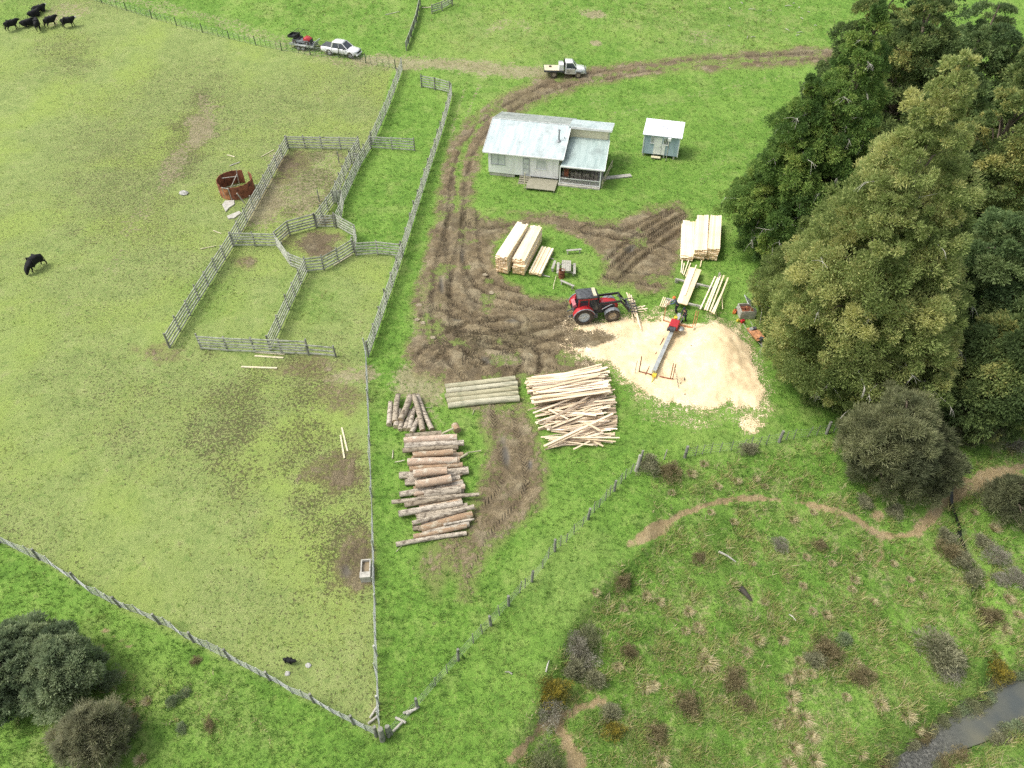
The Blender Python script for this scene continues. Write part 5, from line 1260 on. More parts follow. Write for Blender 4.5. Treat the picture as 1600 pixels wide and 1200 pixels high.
p = at(1022.5, 586, .3) - base; mb = MB(); mb.box(p, (.34, .34, .22), yaw); mb.bar(p, p - ax*.7 - Vector((0, 0, .2)), .07, .07); mb.build('clamp', MAT['yellow'], fr)
fr2 = end_frame((1036, 501), (1086, 513), 1.5, 'orangedull', [(.01, 1.5, .06), (.92, 1.9, .06), (.985, 1.9, .06)])
p = at(1085, 513, 1.95) - base; MB().box(p, (.22, .22, .25)).build('post_cap', MAT['paleplank'], fr2)
p = at(1072, 508, .2) - base; mb = MB(); mb.bar(p, p+Vector((1.3, -1.3, -.15)), .03, .03); mb.build('stay_rod', MAT['grey'], fr2)
for (a, b, lab) in [((991.7, 585), (991.7, 562), 'thin upright rod left of the near sawmill frame'), ]:
    p = at(*a); mb = MB(); mb.tube([(0, 0, -.1), (.02, 0, 1.55)], .022, 6); tag(mb.build('marker_rod', MAT['engine'], None, p), lab, 'rod')
p, q = at(1054, 573, .5), at(1061, 609, .03); mb = MB(); mb.tube([Vector((0, 0, 0)), q-p], .018, 5); tag(mb.build('steel_rod', MAT['engine'], None, p), 'thin dark rod lying over the sawdust right of the near sawmill frame', 'rod')
for k_, (a, b) in enumerate([((988, 482), (1008, 478)), ((985, 487), (1006, 487)), ((1000, 478), (1010, 486)), ((994, 484), (1012, 482))]):
    p, q = at(*a, .08+.05*k_), at(*b, .1); mb = MB(); mb.bar(Vector((0, 0, 0)), q-p, .10, .05); tag(mb.build('timber_offcut', MAT['slab'], None, p), 'short pale offcut scattered right of the tractor forks', 'offcut', 'short offcuts right of the tractor')

rb = random.Random(12)
for k_ in range(26):
    x_, y_ = rb.uniform(960, 1180), rb.uniform(515, 640); p = at(x_, y_, .03); a_ = rb.uniform(0, 6.28); l_ = rb.uniform(.15, .5)
    mb = MB(); mb.bar((0, 0, 0), (math.cos(a_)*l_, math.sin(a_)*l_, .03), rb.uniform(.05, .12), .03); tag(mb.build('bark_scrap', MAT[rb.choice(('slabbark', 'charred', 'slab'))], None, p), 'small scrap of bark or offcut lying on the sawdust', 'scrap', 'scraps on the sawdust')
# ================================================================== SMALL THINGS AROUND THE YARD
def trestle(a, b, w, h, label, name='bench', cat='bench', legs=True, t=.05):
    p, q = at(*a, h), at(*b, h); d = q-p; d.z = 0; L = d.length; c_ = (p+q)/2; g = gp(c_.x, c_.y)
    root = empty(name, g, math.atan2(d.y, d.x), label, cat)
    MB().box((0, 0, h), (L, w, t)).build('seat', MAT['greyplank'], root)
    for s_ in (-1, 1): MB().box((s_*(L/2-.15), 0, h/2-.05), (.08, w*.8, h+.05)).build('leg', MAT['greyplank'], root)
    return root
p0, p1 = at(877.5, 407, .74), at(893, 407, .74); n0, n1 = at(879, 423, .74), at(890.5, 423.5, .74)
c_ = (p0+p1+n0+n1)/4; dx = ((p0+p1)-(n0+n1)); yaw_t = math.atan2(dx.y, dx.x)
tb = empty('picnic_table', gp(c_.x, c_.y), yaw_t, 'weathered grey picnic table with two benches beside the rusty drum', 'picnic table')
mb = MB()
for k_ in range(5): mb.box((0, -.36+.18*k_, .74), (1.75, .165, .05))
mb.build('tabletop', MAT['greyplank'], tb)
for s_ in (-1, 1):
    b_ = MB().box((0, s_*.80, .44), (1.75, .26, .05)).build('seat', MAT['greyplank'], tb)
    mb = MB(); mb.bar((s_*.6, -.35, .72), (s_*.6, -.8, -.05), .06, .09); mb.bar((s_*.6, .35, .72), (s_*.6, .8, -.05), .06, .09); mb.bar((s_*.6, -.82, .39), (s_*.6, .82, .39), .05, .09); mb.build('leg_frame', MAT['greyplank'], tb)
trestle((885, 391.5), (908.5, 389.5), .26, .42, 'grey plank bench on the grass beyond the picnic table')
trestle((876, 438), (897, 447), .24, .42, 'grey plank bench between the rusty drum and the tractor')
trestle((867.5, 407), (863, 420), .24, .42, 'short grey bench between the low timber stack and picnic table')
p = at(877.3, 433.5); mb = MB()
mb.lathe([(.001, .0), (.30, .0), (.31, .03), (.30, .06), (.295, .28), (.315, .31), (.295, .34), (.295, .56), (.315, .59), (.295, .62), (.295, .84), (.31, .87), (.285, .88), (.275, .84), (.275, .5), (.001, .5)], (0, 0, 0), 'Z', 22)
dr = mb.build('drum', MAT['rust'], None, p); tag(dr, 'open rusty steel drum standing beside the picnic table', 'drum')
# tool crate with its lid up
q0, q1 = at(1155.5, 499), at(1179, 499); d = q1-q0; yw = math.atan2(d.y, d.x); wd = d.length
bx = empty('tool_crate', q0, yw, 'grey timber crate full of brown gear with its pale lid propped open', 'crate')
dp = 1.25; hb = .85
for (c_, dm) in [((wd/2, .03, hb/2), (wd, .06, hb)), ((wd/2, dp-.03, hb/2), (wd, .06, hb)), ((.03, dp/2, hb/2), (.058, dp-.122, hb-.004)), ((wd-.03, dp/2, hb/2), (.058, dp-.122, hb-.004))]:
    MB().box(c_, dm).build('side_board', MAT['greyplank'], bx)
mb = MB(); mb.box((wd/2, dp/2, hb*.62), (wd-.13, dp-.13, .1)); mb.build('base', MAT['rust'], bx)
lidM = Matrix.Rotation(R(42), 3, 'Y')
mb = MB(); L_ = 1.35; mid = Vector((wd, dp/2, hb+.03)) + Vector((-math.cos(R(42))*L_/2, 0, math.sin(R(42))*L_/2)); mb.box(mid, (L_, dp+.1, .06), 0, 0, lidM); mb.build('lid', MAT['alu'], bx)
mb = MB(); mb.tube([(wd-.62, .1, hb-.05), (wd-.55, .1, hb+.62)], .02, 6); mb.build('lid_prop', MAT['paleplank'], bx)
for k_ in range(7):
    p = bx.matrix_basis @ Vector((.25+.28*(k_ % 4), .35+.45*(k_//4), hb*.62+.13))
    mb = MB(); mb.tube([(-.16, 0, 0), (.16, rnd.uniform(-.1, .1), 0)], .09, 9); o = mb.build('gear_roll', MAT['rust' if k_ % 3 else 'rustlight'], None, p); o.rotation_euler.z = rnd.uniform(0, 3); tag(o, 'brown roll of gear lying inside the open grey crate', 'gear', 'gear in the open crate')
p = at(1147.5, 489); cs = empty('chainsaw', p, R(60), 'orange chainsaw standing against the left side of the open crate', 'chainsaw')
mb = MB(); mb.box((0, 0, .16), (.5, .28, .3)); mb.build('engine_body', MAT['orange'], cs, bevel=.05); MB().box((.55, .05, .12), (.7, .03, .1)).build('guide_bar', MAT['alu'], cs); mb = MB(); mb.tube([(-.2, 0, .3), (-.1, 0, .45), (.15, 0, .45), (.2, 0, .3)], .03, 6); mb.build('handle', MAT['black'], cs)
for (px_, py_, m_, lab, s_) in [(1152.5, 503, 'yellow', 'small yellow fuel can at the front left of the open crate', .8), (1159.3, 505, 'red', 'bright red fuel can in front of the open crate', 1.05)]:
    p = at(px_, py_); fc = empty('fuel_can', p, .4, lab, 'fuel can', 'fuel cans by the crate'); MB().box((0, 0, .19*s_), (.36*s_, .26*s_, .38*s_)).build('body', MAT[m_], fc, bevel=.05)
    mb = MB(); mb.tube([(-.1, 0, .37*s_), (-.08, 0, .46*s_), (.08, 0, .46*s_), (.1, 0, .37*s_)], .02, 6); mb.build('handle', MAT[m_], fc); MB().tube([(.14*s_, 0, .36*s_), (.2*s_, 0, .46*s_)], .03, 7).build('spout', MAT['black'], fc)
a, b = at(1172, 515, .3), at(1190, 537, .3); d = b-a; wbz = (a+b)/2; wb = empty('wheelbarrow', gp(wbz.x, wbz.y), math.atan2(d.y, d.x), 'faded orange wheelbarrow loaded with orange lids and dark cans, beside the sawdust', 'wheelbarrow')
mb = MB(); mb.loft([[(-.75, -.30, .25), (.55, -.25, .25), (.55, .25, .25), (-.75, .30, .25)], [(-.95, -.46, .58), (.80, -.40, .58), (.80, .40, .58), (-.95, .46, .58)]], 0, False); mb.build('tray', MAT['orangedull'], wb)
mb = MB(); mb.box((-.10, 0, .63), (.55, .86, .05), 0, 0, Matrix.Rotation(R(10), 3, 'Y')); mb.box((.40, 0, .63), (.42, .80, .05), 0, 0, Matrix.Rotation(R(-8), 3, 'Y')); mb.build('cover_sheet', MAT['orangedull'], wb)
wheel(wb, 1.02, 0, .22, .22, .12, 'rimgrey', .5)
mb = MB()
for s_ in (-1, 1): mb.tube([(1.02, s_*.1, .22), (-.6, s_*.32, .28), (-1.6, s_*.38, .62)], .025, 6); mb.tube([(-.7, s_*.33, .28), (-.75, s_*.36, -.02)], .025, 6)
mb.build('handle', MAT['greyplank'], wb)
for (x_, y_, m_) in ((-.62, .15, 'engine'), (-.62, -.18, 'alu'), (.72, 0, 'engine')):
    p = wb.matrix_basis @ Vector((x_, y_, .64)); mb = MB(); mb.tube([(0, 0, -.1), (0, 0, .14)], .17, 12); tag(mb.build('paint_tin', MAT[m_], None, p), 'metal tin standing in the orange wheelbarrow, %s' % ('the far dark one' if y_ > 0 else 'the pale shiny one' if y_ < 0 else 'the near dark one'), 'tin', 'tins in the wheelbarrow')
# concrete water trough
A_, B_, C_ = at(564.6, 911, .0), at(581, 909.5, .0), at(563, 879, .0)
d = B_-A_; yw = math.atan2(d.y, d.x); wd = d.length*.95; ln = (C_-A_).length*.90; hb = .62
tg = empty('water_trough', A_, yw, 'rectangular concrete water trough against the straight wire fence', 'trough')
for (c_, dm) in [((wd/2, .04, hb/2), (wd, .08, hb)), ((wd/2, ln-.04, hb/2), (wd, .08, hb)), ((.04, ln/2, hb/2), (.078, ln-.164, hb-.003)), ((wd-.04, ln/2, hb/2), (.078, ln-.164, hb-.003))]:
    MB().box(c_, dm).build('side', MAT['concrete'], tg)
MB().box((wd/2, .20, hb+.03), (wd+.04, .40, .06)).build('cover_slab', MAT['concrete'], tg)
MAT['troughwater'] = M('brown_trough_water', (.24, .19, .115), .12, .35, 1.6, None, (.09, .085, .06), bmp=0)
MB().box((wd/2, ln/2, hb*.58), (wd-.17, ln-.17, .04)).build('water', MAT['troughwater'], tg)
# rusty tank ring
C_ = at(371.5, 299); rk = empty('rusty_tank', C_, 0, 'broken rusty iron tank ring open at the back, beside the outer yard fence', 'tank')
rad, hh = 1.92, 1.6
def arc_wall(a0, a1, n, z1, dz=0, r_=rad):
    mb = MB(); vs = []
    for i in range(n+1):
        a = R(a0+(a1-a0)*i/n); jz = rnd.uniform(-.04, .04)
        for (r__, z) in ((r_, -.08), (r_, z1+jz+dz*i/n), (r_-.05, z1+jz+dz*i/n), (r_-.05, -.08)): vs.append((math.cos(a)*r__, math.sin(a)*r__, z))
    fs = [(i*4+p_, i*4+q_, i*4+4+q_, i*4+4+p_) for i in range(n) for p_, q_ in ((1, 0), (2, 1), (3, 2), (0, 3))] + [(0, 1, 2, 3), tuple(n*4+i for i in (3, 2, 1, 0))]
    mb.add(vs, fs); return mb
arc_wall(78, 232, 20, hh).build('tank_wall', MAT['rust'], rk)
arc_wall(263, 412, 20, hh-.12, .15).build('tank_wall', MAT['rust'], rk)
arc_wall(233, 262, 5, hh-.2, 0, rad+.03).build('loose_sheet', MAT['rustlight'], rk)
for (a, b) in [((-.9, -1.7, 0), (-.9, -1.72, 1.5)), ((-.1, -1.98, 0), (-.1, -2.0, 1.5)), ((-.9, -1.74, 1.45), (-.1, -2.02, 1.45)), ((-.1, 1.2, 0), (.0, 1.3, 2.0)), ((-1.6, .6, 1.3), (0, 1.25, 1.2)), ((-.9, -.2, .1), (0, 1.2, 1.5)), ((-1.6, .2, .3), (.2, .6, .5))]: MB().bar(a, b, .07, .06).build('frame_timber', MAT['greyplank'], rk)
p, q = at(370, 302, 1.45), at(382.5, 318, .1); mb = MB(); mb.bar(Vector((0, 0, 0)), q-p, .16, .1); tag(mb.build('plank', MAT['greyplank'], None, p), 'thick grey plank leaning from the rusty tank down to the fence', 'plank')
for k_, (pts, lab) in enumerate([([(347.5, 321), (352, 315), (366, 314), (367, 320), (358, 326), (353, 332)], 'pointed pale concrete slab lying just below the rusty tank'), ([(355, 339), (374, 331), (377, 334), (366, 342), (357, 343)], 'pale concrete slab half under the outer yard fence'), ([(342, 300), (346, 297), (356, 308), (354, 312)], 'grey slab of concrete at the left foot of the rusty tank')]):
    P = [at(*q) for q in pts]; c_ = sum(P, Vector())/len(P); c_.z = hz(c_.x, c_.y)
    lo = [(p.x-c_.x, p.y-c_.y, -.05) for p in P]; hi = [(p.x-c_.x, p.y-c_.y, .13) for p in P]; n_ = len(P)
    mb = MB(); mb.add(lo+hi, [tuple(reversed(range(n_))) if False else tuple(range(n_, 2*n_)), ] + [(i, (i+1) % n_, n_+(i+1) % n_, n_+i) for i in range(n_)])
    tag(mb.build('concrete_slab', MAT['concrete'], None, c_), lab, 'slab', 'concrete slabs by the tank')
def rock(px_, py_, s, label, mat='stone', flat_=.6, name='rock', cat='rock', grp=None):
    p = at(px_, py_); mb = MB(); n1, n2 = 6, 9; vs = []
    for i in range(1, n1):
        th = math.pi*i/n1
        for j in range(n2):
            a = 2*math.pi*j/n2; r_ = s*(1+rnd.uniform(-.18, .18)); vs.append((r_*math.sin(th)*math.cos(a)*1.2, r_*math.sin(th)*math.sin(a), r_*math.cos(th)*flat_+s*.25))
    fs = [(i*n2+j, (i+1)*n2+j, (i+1)*n2+(j+1) % n2, i*n2+(j+1) % n2) for i in range(n1-2) for j in range(n2)] + [tuple(range(n2)), tuple(reversed(range((n1-2)*n2, (n1-1)*n2)))]
    mb.add(vs, fs, 0, False); return tag(mb.build(name, MAT[mat], None, p), label, cat, grp)
rock(288, 303, .42, 'grey rock in a bare patch left of the rusty tank'); rock(482, 1040, .15, 'pale stone right of the dark calf'); rock(449, 1053, .15, 'greyish stone below the dark calf')
for k_, (x_, y_) in enumerate([(655, 477), (652, 500), (661, 505), (677, 528), (768, 458), (758, 430)]): rock(x_, y_, .22, 'pale clod at the edge of the churned mud', 'clod', .4, 'clod', 'clod', 'pale clods in the mud')
a, b = at(1157, 919, .15), at(1174, 938, .12); mb = MB(); mb.tube([Vector((0, 0, 0)), (b-a)*.4+Vector((0, 0, .06)), b-a], [.22, .17, .08], 9); tag(mb.build('fallen_log', MAT['charred'], None, a), 'dark rotten log lying alone on the rough green slope', 'log')
for (a, b, r_, lab) in [((1233, 960), (1244, 970), .05, 'short bleached stick lying on the rough slope near the dark log'), ((1123, 862), (1150, 878), .09, 'dark fallen branch on the slope below the dirt path'), ((853, 1050), (858, 1032), .05, 'bleached dead stem standing by the yellowish bush'), ((800, 1053), (789, 1050), .05, 'thin bleached stick at the paddock corner edge')]:
    p, q = at(*a, .08), at(*b, .15 if r_ > .05 else .25); mb = MB(); mb.tube([Vector((0, 0, 0)), (q-p)*.5+Vector((0, .06, .04)), q-p], [r_, r_*.8, r_*.4], 6); tag(mb.build('dead_branch', MAT['deadwood'], None, p), lab, 'branch')
hb_ = random.Random(5)
for k_ in range(16):
    x_, y_ = hb_.uniform(1140, 1280), hb_.uniform(2, 60); p = at(x_, y_, .08); a = hb_.uniform(0, 6.28); l_ = hb_.uniform(.3, 1.2)
    mb = MB(); mb.tube([(0, 0, 0), (math.cos(a)*l_*.5, math.sin(a)*l_*.5, .1), (math.cos(a)*l_, math.sin(a)*l_, .02)], [.05, .045, .02], 5); tag(mb.build('dead_branch', MAT['deadwood'], None, p), 'small bleached branch scattered on the hillside at the top', 'branch', 'bleached branches on the far hillside')

# ================================================================== PEOPLE AND CATTLE
def skin_mesh(joints, bones, root, sub=2):
    names = list(joints); idx = {n_: i for i, n_ in enumerate(names)}
    me = bpy.data.meshes.new('tmp'); me.from_pydata([joints[n_][0] for n_ in names], [(idx[a], idx[b]) for a, b in bones], [])
    ob = bpy.data.objects.new('tmp', me); COL.objects.link(ob)
    sk = ob.modifiers.new('skin', 'SKIN'); sk.use_smooth_shade = True
    if not me.skin_vertices: me.attributes  # layer is made by the modifier
    lay = me.skin_vertices[0].data
    for n_ in names:
        r_ = joints[n_][1]; v = lay[idx[n_]]
        v.radius = r_ if isinstance(r_, tuple) else (r_, r_); v.use_root = (n_ == root)
    if sub: s_ = ob.modifiers.new('sub', 'SUBSURF'); s_.levels = sub; s_.render_levels = sub
    dg = bpy.context.evaluated_depsgraph_get(); ev = ob.evaluated_get(dg)
    out = bpy.data.meshes.new_from_object(ev, depsgraph=dg)
    bpy.data.objects.remove(ob)
    out.polygons.foreach_set('use_smooth', [True]*len(out.polygons))
    return out

def cow_mesh(pose):
    J = {}
    lying = pose == 'lying'; zb = .62 if lying else 1.12
    J['rump'] = ((-.78, 0, zb+.10), (.33, .37)); J['hip'] = ((-.45, 0, zb+.05), (.42, .46)); J['barrel'] = ((.0, 0, zb-.05), (.46, .50)); J['chest'] = ((.42, 0, zb), (.40, .47)); J['shoulder'] = ((.68, 0, zb+.06), (.34, .44))
    J['tail0'] = ((-.98, 0, zb+.22), .06); J['tail1'] = ((-1.10, 0, zb-.2), .035); J['tail2'] = ((-1.12, .02, max(zb-.65, .1)), .05)
    B_ = [('barrel', 'hip'), ('hip', 'rump'), ('rump', 'tail0'), ('tail0', 'tail1'), ('tail1', 'tail2'), ('barrel', 'chest'), ('chest', 'shoulder')]
    if pose == 'graze': nk, pl, mz = (1.05, 0, .82), (1.28, 0, .42), (1.42, .02, .10)
    elif lying: nk, pl, mz = (.98, 0, zb+.30), (1.20, .06, zb+.46), (1.48, .14, zb+.30)
    else: nk, pl, mz = (1.00, 0, zb+.28), (1.25, 0, zb+.40), (1.58, 0, zb+.20)
    J['neck'] = (nk, (.25, .31)); J['poll'] = (pl, (.18, .20)); J['muzzle'] = (mz, (.11, .115))
    d = Vector(mz)-Vector(pl); mid = Vector(pl)+d*.5; J['face'] = (tuple(mid), (.145, .155))
    B_ += [('shoulder', 'neck'), ('neck', 'poll'), ('poll', 'face'), ('face', 'muzzle')]
    for s_, nm in ((-1, 'r'), (1, 'l')):
        J['ear'+nm] = ((pl[0]-.05, s_*.26, pl[2]+.04), .045); B_.append(('poll', 'ear'+nm))
        if lying:
            J['fk'+nm] = ((.85, s_*.36, .20), .10); J['ff'+nm] = ((.50, s_*.42, .08), .06); B_ += [('shoulder', 'fk'+nm), ('fk'+nm, 'ff'+nm)]
            J['hs'+nm] = ((-.35, s_*.46, .30), .17); J['hf'+nm] = ((.05, s_*.56, .09), .07); B_ += [('hip', 'hs'+nm), ('hs'+nm, 'hf'+nm)]
        else:
            st = .10*s_
            J['fe'+nm] = ((.62+st, s_*.24, .72), .11); J['fk'+nm] = ((.64+st*1.5, s_*.23, .40), .068); J['ff'+nm] = ((.64+st*2, s_*.23, .05), .06); B_ += [('shoulder', 'fe'+nm), ('fe'+nm, 'fk'+nm), ('fk'+nm, 'ff'+nm)]
            J['hs'+nm] = ((-.62-st, s_*.26, .76), .15); J['hk'+nm] = ((-.90-st, s_*.24, .46), .075); J['hf'+nm] = ((-.80-st*1.6, s_*.24, .05), .062); B_ += [('rump', 'hs'+nm), ('hs'+nm, 'hk'+nm), ('hk'+nm, 'hf'+nm)]
    return skin_mesh(J, B_, 'barrel'), J
COWM = {p_: cow_mesh(p_) for p_ in ('stand', 'lying', 'graze')}
for (m_, J_) in COWM.values():
    m_.materials.append(MAT['cow']); m_.materials.append(MAT['cowwhite'])
def cow(px_, py_, head_px, pose, label, white=False, s=1.0, cat='cow', grp='black cattle in the grazed paddock'):
    p = at(px_, py_); q = at(*head_px); d = q-p
    me, J_ = COWM[pose]
    me = me.copy()
    if white:
        f = Vector(J_['face'][0]); mz = Vector(J_['muzzle'][0])
        for pl_ in me.polygons:
            if min((pl_.center-f).length, (pl_.center-mz).length) < .21: pl_.material_index = 1
    o = bpy.data.objects.new('cow', me); link(o); o.location = p; o.rotation_euler.z = math.atan2(d.y, d.x); o.scale = (s*.9, s*.9, s*.9)
    return tag(o, label, cat, grp)
cow(60, 420, (30, 440), 'graze', 'lone black cow grazing head-down in the middle of the paddock', s=1.0)
cow(21, 47.5, (34, 42), 'stand', 'black cow standing at the left end of the far herd')
cow(43, 41.5, (58, 36), 'lying', 'black cow lying between the two left standing cattle of the far herd')
cow(61.5, 47, (60, 34), 'stand', 'black cow seen from behind in the middle of the far herd')
cow(81.5, 42, (100, 33), 'stand', 'black cow standing side-on, second from the right in the far herd')
cow(109, 43, (128, 39), 'stand', 'black cow with a white face at the right end of the far herd', True)
cow(54, 27, (68, 20), 'lying', 'black cow lying behind the herd, nearer of the two lying at the back')
cow(62, 19, (80, 14), 'lying', 'black white-faced cow lying farthest back in the herd', True)
cow(453, 1036, (467, 1039), 'stand', 'small black calf alone near the bottom of the paddock', s=.38, cat='calf')

def person(loc, yaw, hips, chest, head, hands, feet, knees, shirt, legs, label, hat, hunch=0.0):
    """joints in metres, local frame: x forward, y left, z up"""
    root = empty('person', loc, yaw, label, 'person')
    V = Vector; hp, ch, hd = V(hips), V(chest), V(head)
    J = {'pelvis': (hp, (.15, .12)), 'belly': (hp.lerp(ch, .45), (.145, .115)), 'chest': (ch, (.165, .125)), 'neckb': (ch.lerp(hd, .42), (.075, .075)), 'neck': (ch.lerp(hd, .58), .058)}
    up = (hd-ch).normalized(); fw = V((1, 0, 0)); fw = (fw - up*fw.dot(up)).normalized()
    J['skull'] = (hd + up*.02, (.082, .10)); J['crown'] = (hd + up*.10, (.065, .08)); J['jaw'] = (hd - up*.075 + fw*.035, (.055, .06)); J['nose'] = (hd + fw*.115 - up*.015, .014)
    B_ = [('pelvis', 'belly'), ('belly', 'chest'), ('chest', 'neckb'), ('neckb', 'neck'), ('neck', 'jaw'), ('jaw', 'skull'), ('skull', 'crown'), ('jaw', 'nose')]
    CL = {'shirt': ({'pelvis': (hp, (.165, .135)), 'belly': (hp.lerp(ch, .45), (.16, .13)), 'chest': (ch, (.18, .14)), 'collar': (ch.lerp(hd, .40), (.085, .085))}, [('pelvis', 'belly'), ('belly', 'chest'), ('chest', 'collar')]), 'legs': ({'pelvis': (hp+V((0, 0, .03)), (.16, .135))}, [])}
    for s_, nm in ((-1, 'r'), (1, 'l')):
        sh_ = ch + V((0, s_*.19, .06)); ha = V(hands[nm]); el = sh_.lerp(ha, .52) + V((-.06, s_*.05, -.07))
        J['sh'+nm] = (sh_, .062); J['el'+nm] = (el, .045); J['wr'+nm] = (ha, (.030, .026)); d = (ha-el).normalized()
        B_ += [('chest', 'sh'+nm), ('sh'+nm, 'el'+nm), ('el'+nm, 'wr'+nm)]
        pm = ha + d*.06; J['pm'+nm] = (pm, (.042, .022)); B_.append(('wr'+nm, 'pm'+nm))
        sd = d.cross(V((0, 0, 1))); sd = sd.normalized() if sd.length > .1 else V((0, 1, 0))
        for k_ in range(4):
            kn = pm + d*.035 + sd*(.026*(k_-1.5)); tip = kn + d*(.055+.012*(1.5-abs(k_-1.5))) + V((0, 0, -.03))
            J['k%d%s' % (k_, nm)] = (kn, .0095); J['t%d%s' % (k_, nm)] = (tip, .008); B_ += [('pm'+nm, 'k%d%s' % (k_, nm)), ('k%d%s' % (k_, nm), 't%d%s' % (k_, nm))]
        th = ha + d*.03 + sd*.045 + V((0, 0, -.01)); J['th'+nm] = (th, .011); J['tt'+nm] = (th + d*.05 + sd*.015, .009); B_ += [('wr'+nm, 'th'+nm), ('th'+nm, 'tt'+nm)]
        kn, ft = V(knees[nm]), V(feet[nm]); hj = hp + V((0, s_*.09, -.06))
        J['hj'+nm] = (hj, .095); J['kn'+nm] = (kn, .06); J['an'+nm] = (ft+V((0, 0, .09)), .042); J['toe'+nm] = (ft+V((.15, s_*.02, .035)), (.042, .03))
        B_ += [('pelvis', 'hj'+nm), ('hj'+nm, 'kn'+nm), ('kn'+nm, 'an'+nm), ('an'+nm, 'toe'+nm)]
        CL['shirt'][0]['sh'+nm] = (sh_, .078); CL['shirt'][0]['el'+nm] = (el, .062); CL['shirt'][0]['cu'+nm] = (el.lerp(ha, .85), .045); CL['shirt'][1].extend([('chest', 'sh'+nm), ('sh'+nm, 'el'+nm), ('el'+nm, 'cu'+nm)])
        CL['legs'][0]['hj'+nm] = (hj, .115); CL['legs'][0]['kn'+nm] = (kn, .083); CL['legs'][0]['hm'+nm] = (kn.lerp(ft, .85), .068); CL['legs'][1].extend([('pelvis', 'hj'+nm), ('hj'+nm, 'kn'+nm), ('kn'+nm, 'hm'+nm)])
    me = skin_mesh(J, B_, 'pelvis', 2); me.materials.append(MAT['skin']); o = bpy.data.objects.new('body', me); link(o, root)
    for nm_, rt, m_, on in (('shirt', 'belly', shirt, 'jacket'), ('legs', 'pelvis', legs, 'trousers')):
        me = skin_mesh(CL[nm_][0], CL[nm_][1], rt, 2); me.materials.append(MAT[m_]); o = bpy.data.objects.new(on, me); link(o, root)
    for s_, nm in ((-1, 'r'), (1, 'l')):
        f = V(feet[nm]); mb = MB(); mb.loft([[(-.10, -.05, 0), (.2, -.05, 0), (.2, .05, 0), (-.10, .05, 0)], [(-.09, -.052, .08), (.17, -.045, .07), (.17, .045, .07), (-.09, .052, .08)], [(-.07, -.05, .17), (.03, -.05, .16), (.03, .05, .16), (-.07, .05, .17)]], 0, True); mb.build('boot', MAT['boot'], root, f, bevel=.01)
    q = up.to_track_quat('Z', 'Y').to_matrix()
    mb = MB()
    if hat: mb.lathe([(.165, .02), (.155, .03), (.125, .035), (.118, .09), (.085, .14), (.001, .16)], (0, 0, 0), 'Z', 18)
    else: mb.lathe([(.112, -.01), (.115, .05), (.095, .11), (.05, .145), (.001, .155)], (0, 0, 0), 'Z', 16)
    h_ = mb.build('hard_hat' if hat else 'cap', MAT['orange' if hat else 'darkcloth'], root); h_.matrix_local = Matrix.Translation(hd + up*.03) @ q.to_4x4()
    if hat: MB().box((0, 0, 0), (.10, .16, .12)).build('hair', MAT['hair'], root, hd - fw*.07 + up*.0, bevel=.03)
    return root
person(at(1056, 488.5), R(170), (0, 0, .90), (.26, .02, 1.36), (.40, .02, 1.66), {'r': (.72, .22, 1.02), 'l': (.72, -.05, .98)} and {'r': (.74, -.12, 1.0), 'l': (.78, .16, 1.02)}, {'r': (.02, -.12, 0), 'l': (-.06, .13, 0)}, {'r': (.10, -.12, .48), 'l': (.06, .13, .48)}, 'bluecloth', 'darkcloth', 'person in blue-grey workwear and orange hard hat reaching for short sticks', True)
person(at(1068, 502.5), R(-132), (0, 0, .92), (.20, 0, 1.40), (.36, 0, 1.70), {'r': (.58, -.12, .98), 'l': (.60, .12, 1.0)}, {'r': (.10, -.11, 0), 'l': (-.14, .12, 0)}, {'r': (.16, -.11, .50), 'l': (.02, .12, .50)}, 'darkcloth', 'darkcloth', 'person in dark clothes bending over the red sawmill carriage', False)
a = at(1046, 471, .9)
for k_ in range(5):
    mb = MB(); mb.bar((0, 0, 0), (-.55+.1*k_, -.25+.02*k_, -.42), .05, .04); tag(mb.build('timber_offcut', MAT['slab'], None, a+Vector((.04*k_, .02*k_, .02*k_))), 'short brownish stick in the bunch held by the person in the orange hard hat', 'offcut', 'bunch of sticks in the hands')
# ================================================================== VEGETATION
NR = np.random.default_rng(11)

def leaf_mat(name, stops, rough=.7, trans=.42, var=.45):
    m, nt, b = nt_new(name)
    a = nt.nodes.new('ShaderNodeAttribute'); a.attribute_name = 'tint'
    n1 = noise(nt, texco(nt), .5, 2)
    f = mth(nt, 'ADD', a.outputs['Fac'], mth(nt, 'MULTIPLY', mth(nt, 'SUBTRACT', n1, .5), var), clamp=True)
    col = ramp(nt, f, stops)
    nt.links.new(col, b.inputs['Base Color']); b.inputs['Roughness'].default_value = rough; b.inputs['Specular IOR Level'].default_value = .25
    tr = nt.nodes.new('ShaderNodeBsdfTranslucent'); nt.links.new(col, tr.inputs['Color'])
    mx = nt.nodes.new('ShaderNodeMixShader'); mx.inputs[0].default_value = trans
    nt.links.new(b.outputs[0], mx.inputs[1]); nt.links.new(tr.outputs[0], mx.inputs[2])
    nt.links.new(mx.outputs[0], nt.nodes['Material Output'].inputs['Surface'])
    return m
MAT['leaf_dark'] = leaf_mat('dark_conifer_foliage', [(0, (.075, .140, .037)), (.35, (.155, .262, .062)), (.65, (.250, .365, .088)), (.9, (.40, .47, .125))])
MAT['leaf_gold'] = leaf_mat('olive_gold_foliage', [(0, (.115, .160, .048)), (.3, (.225, .290, .088)), (.6, (.350, .415, .145)), (.9, (.52, .52, .20))])
MAT['leaf_mid'] = leaf_mat('mid_green_forest_foliage', [(0, (.085, .130, .045)), (.4, (.180, .250, .082)), (.7, (.29, .345, .115)), (.95, (.46, .44, .15))])
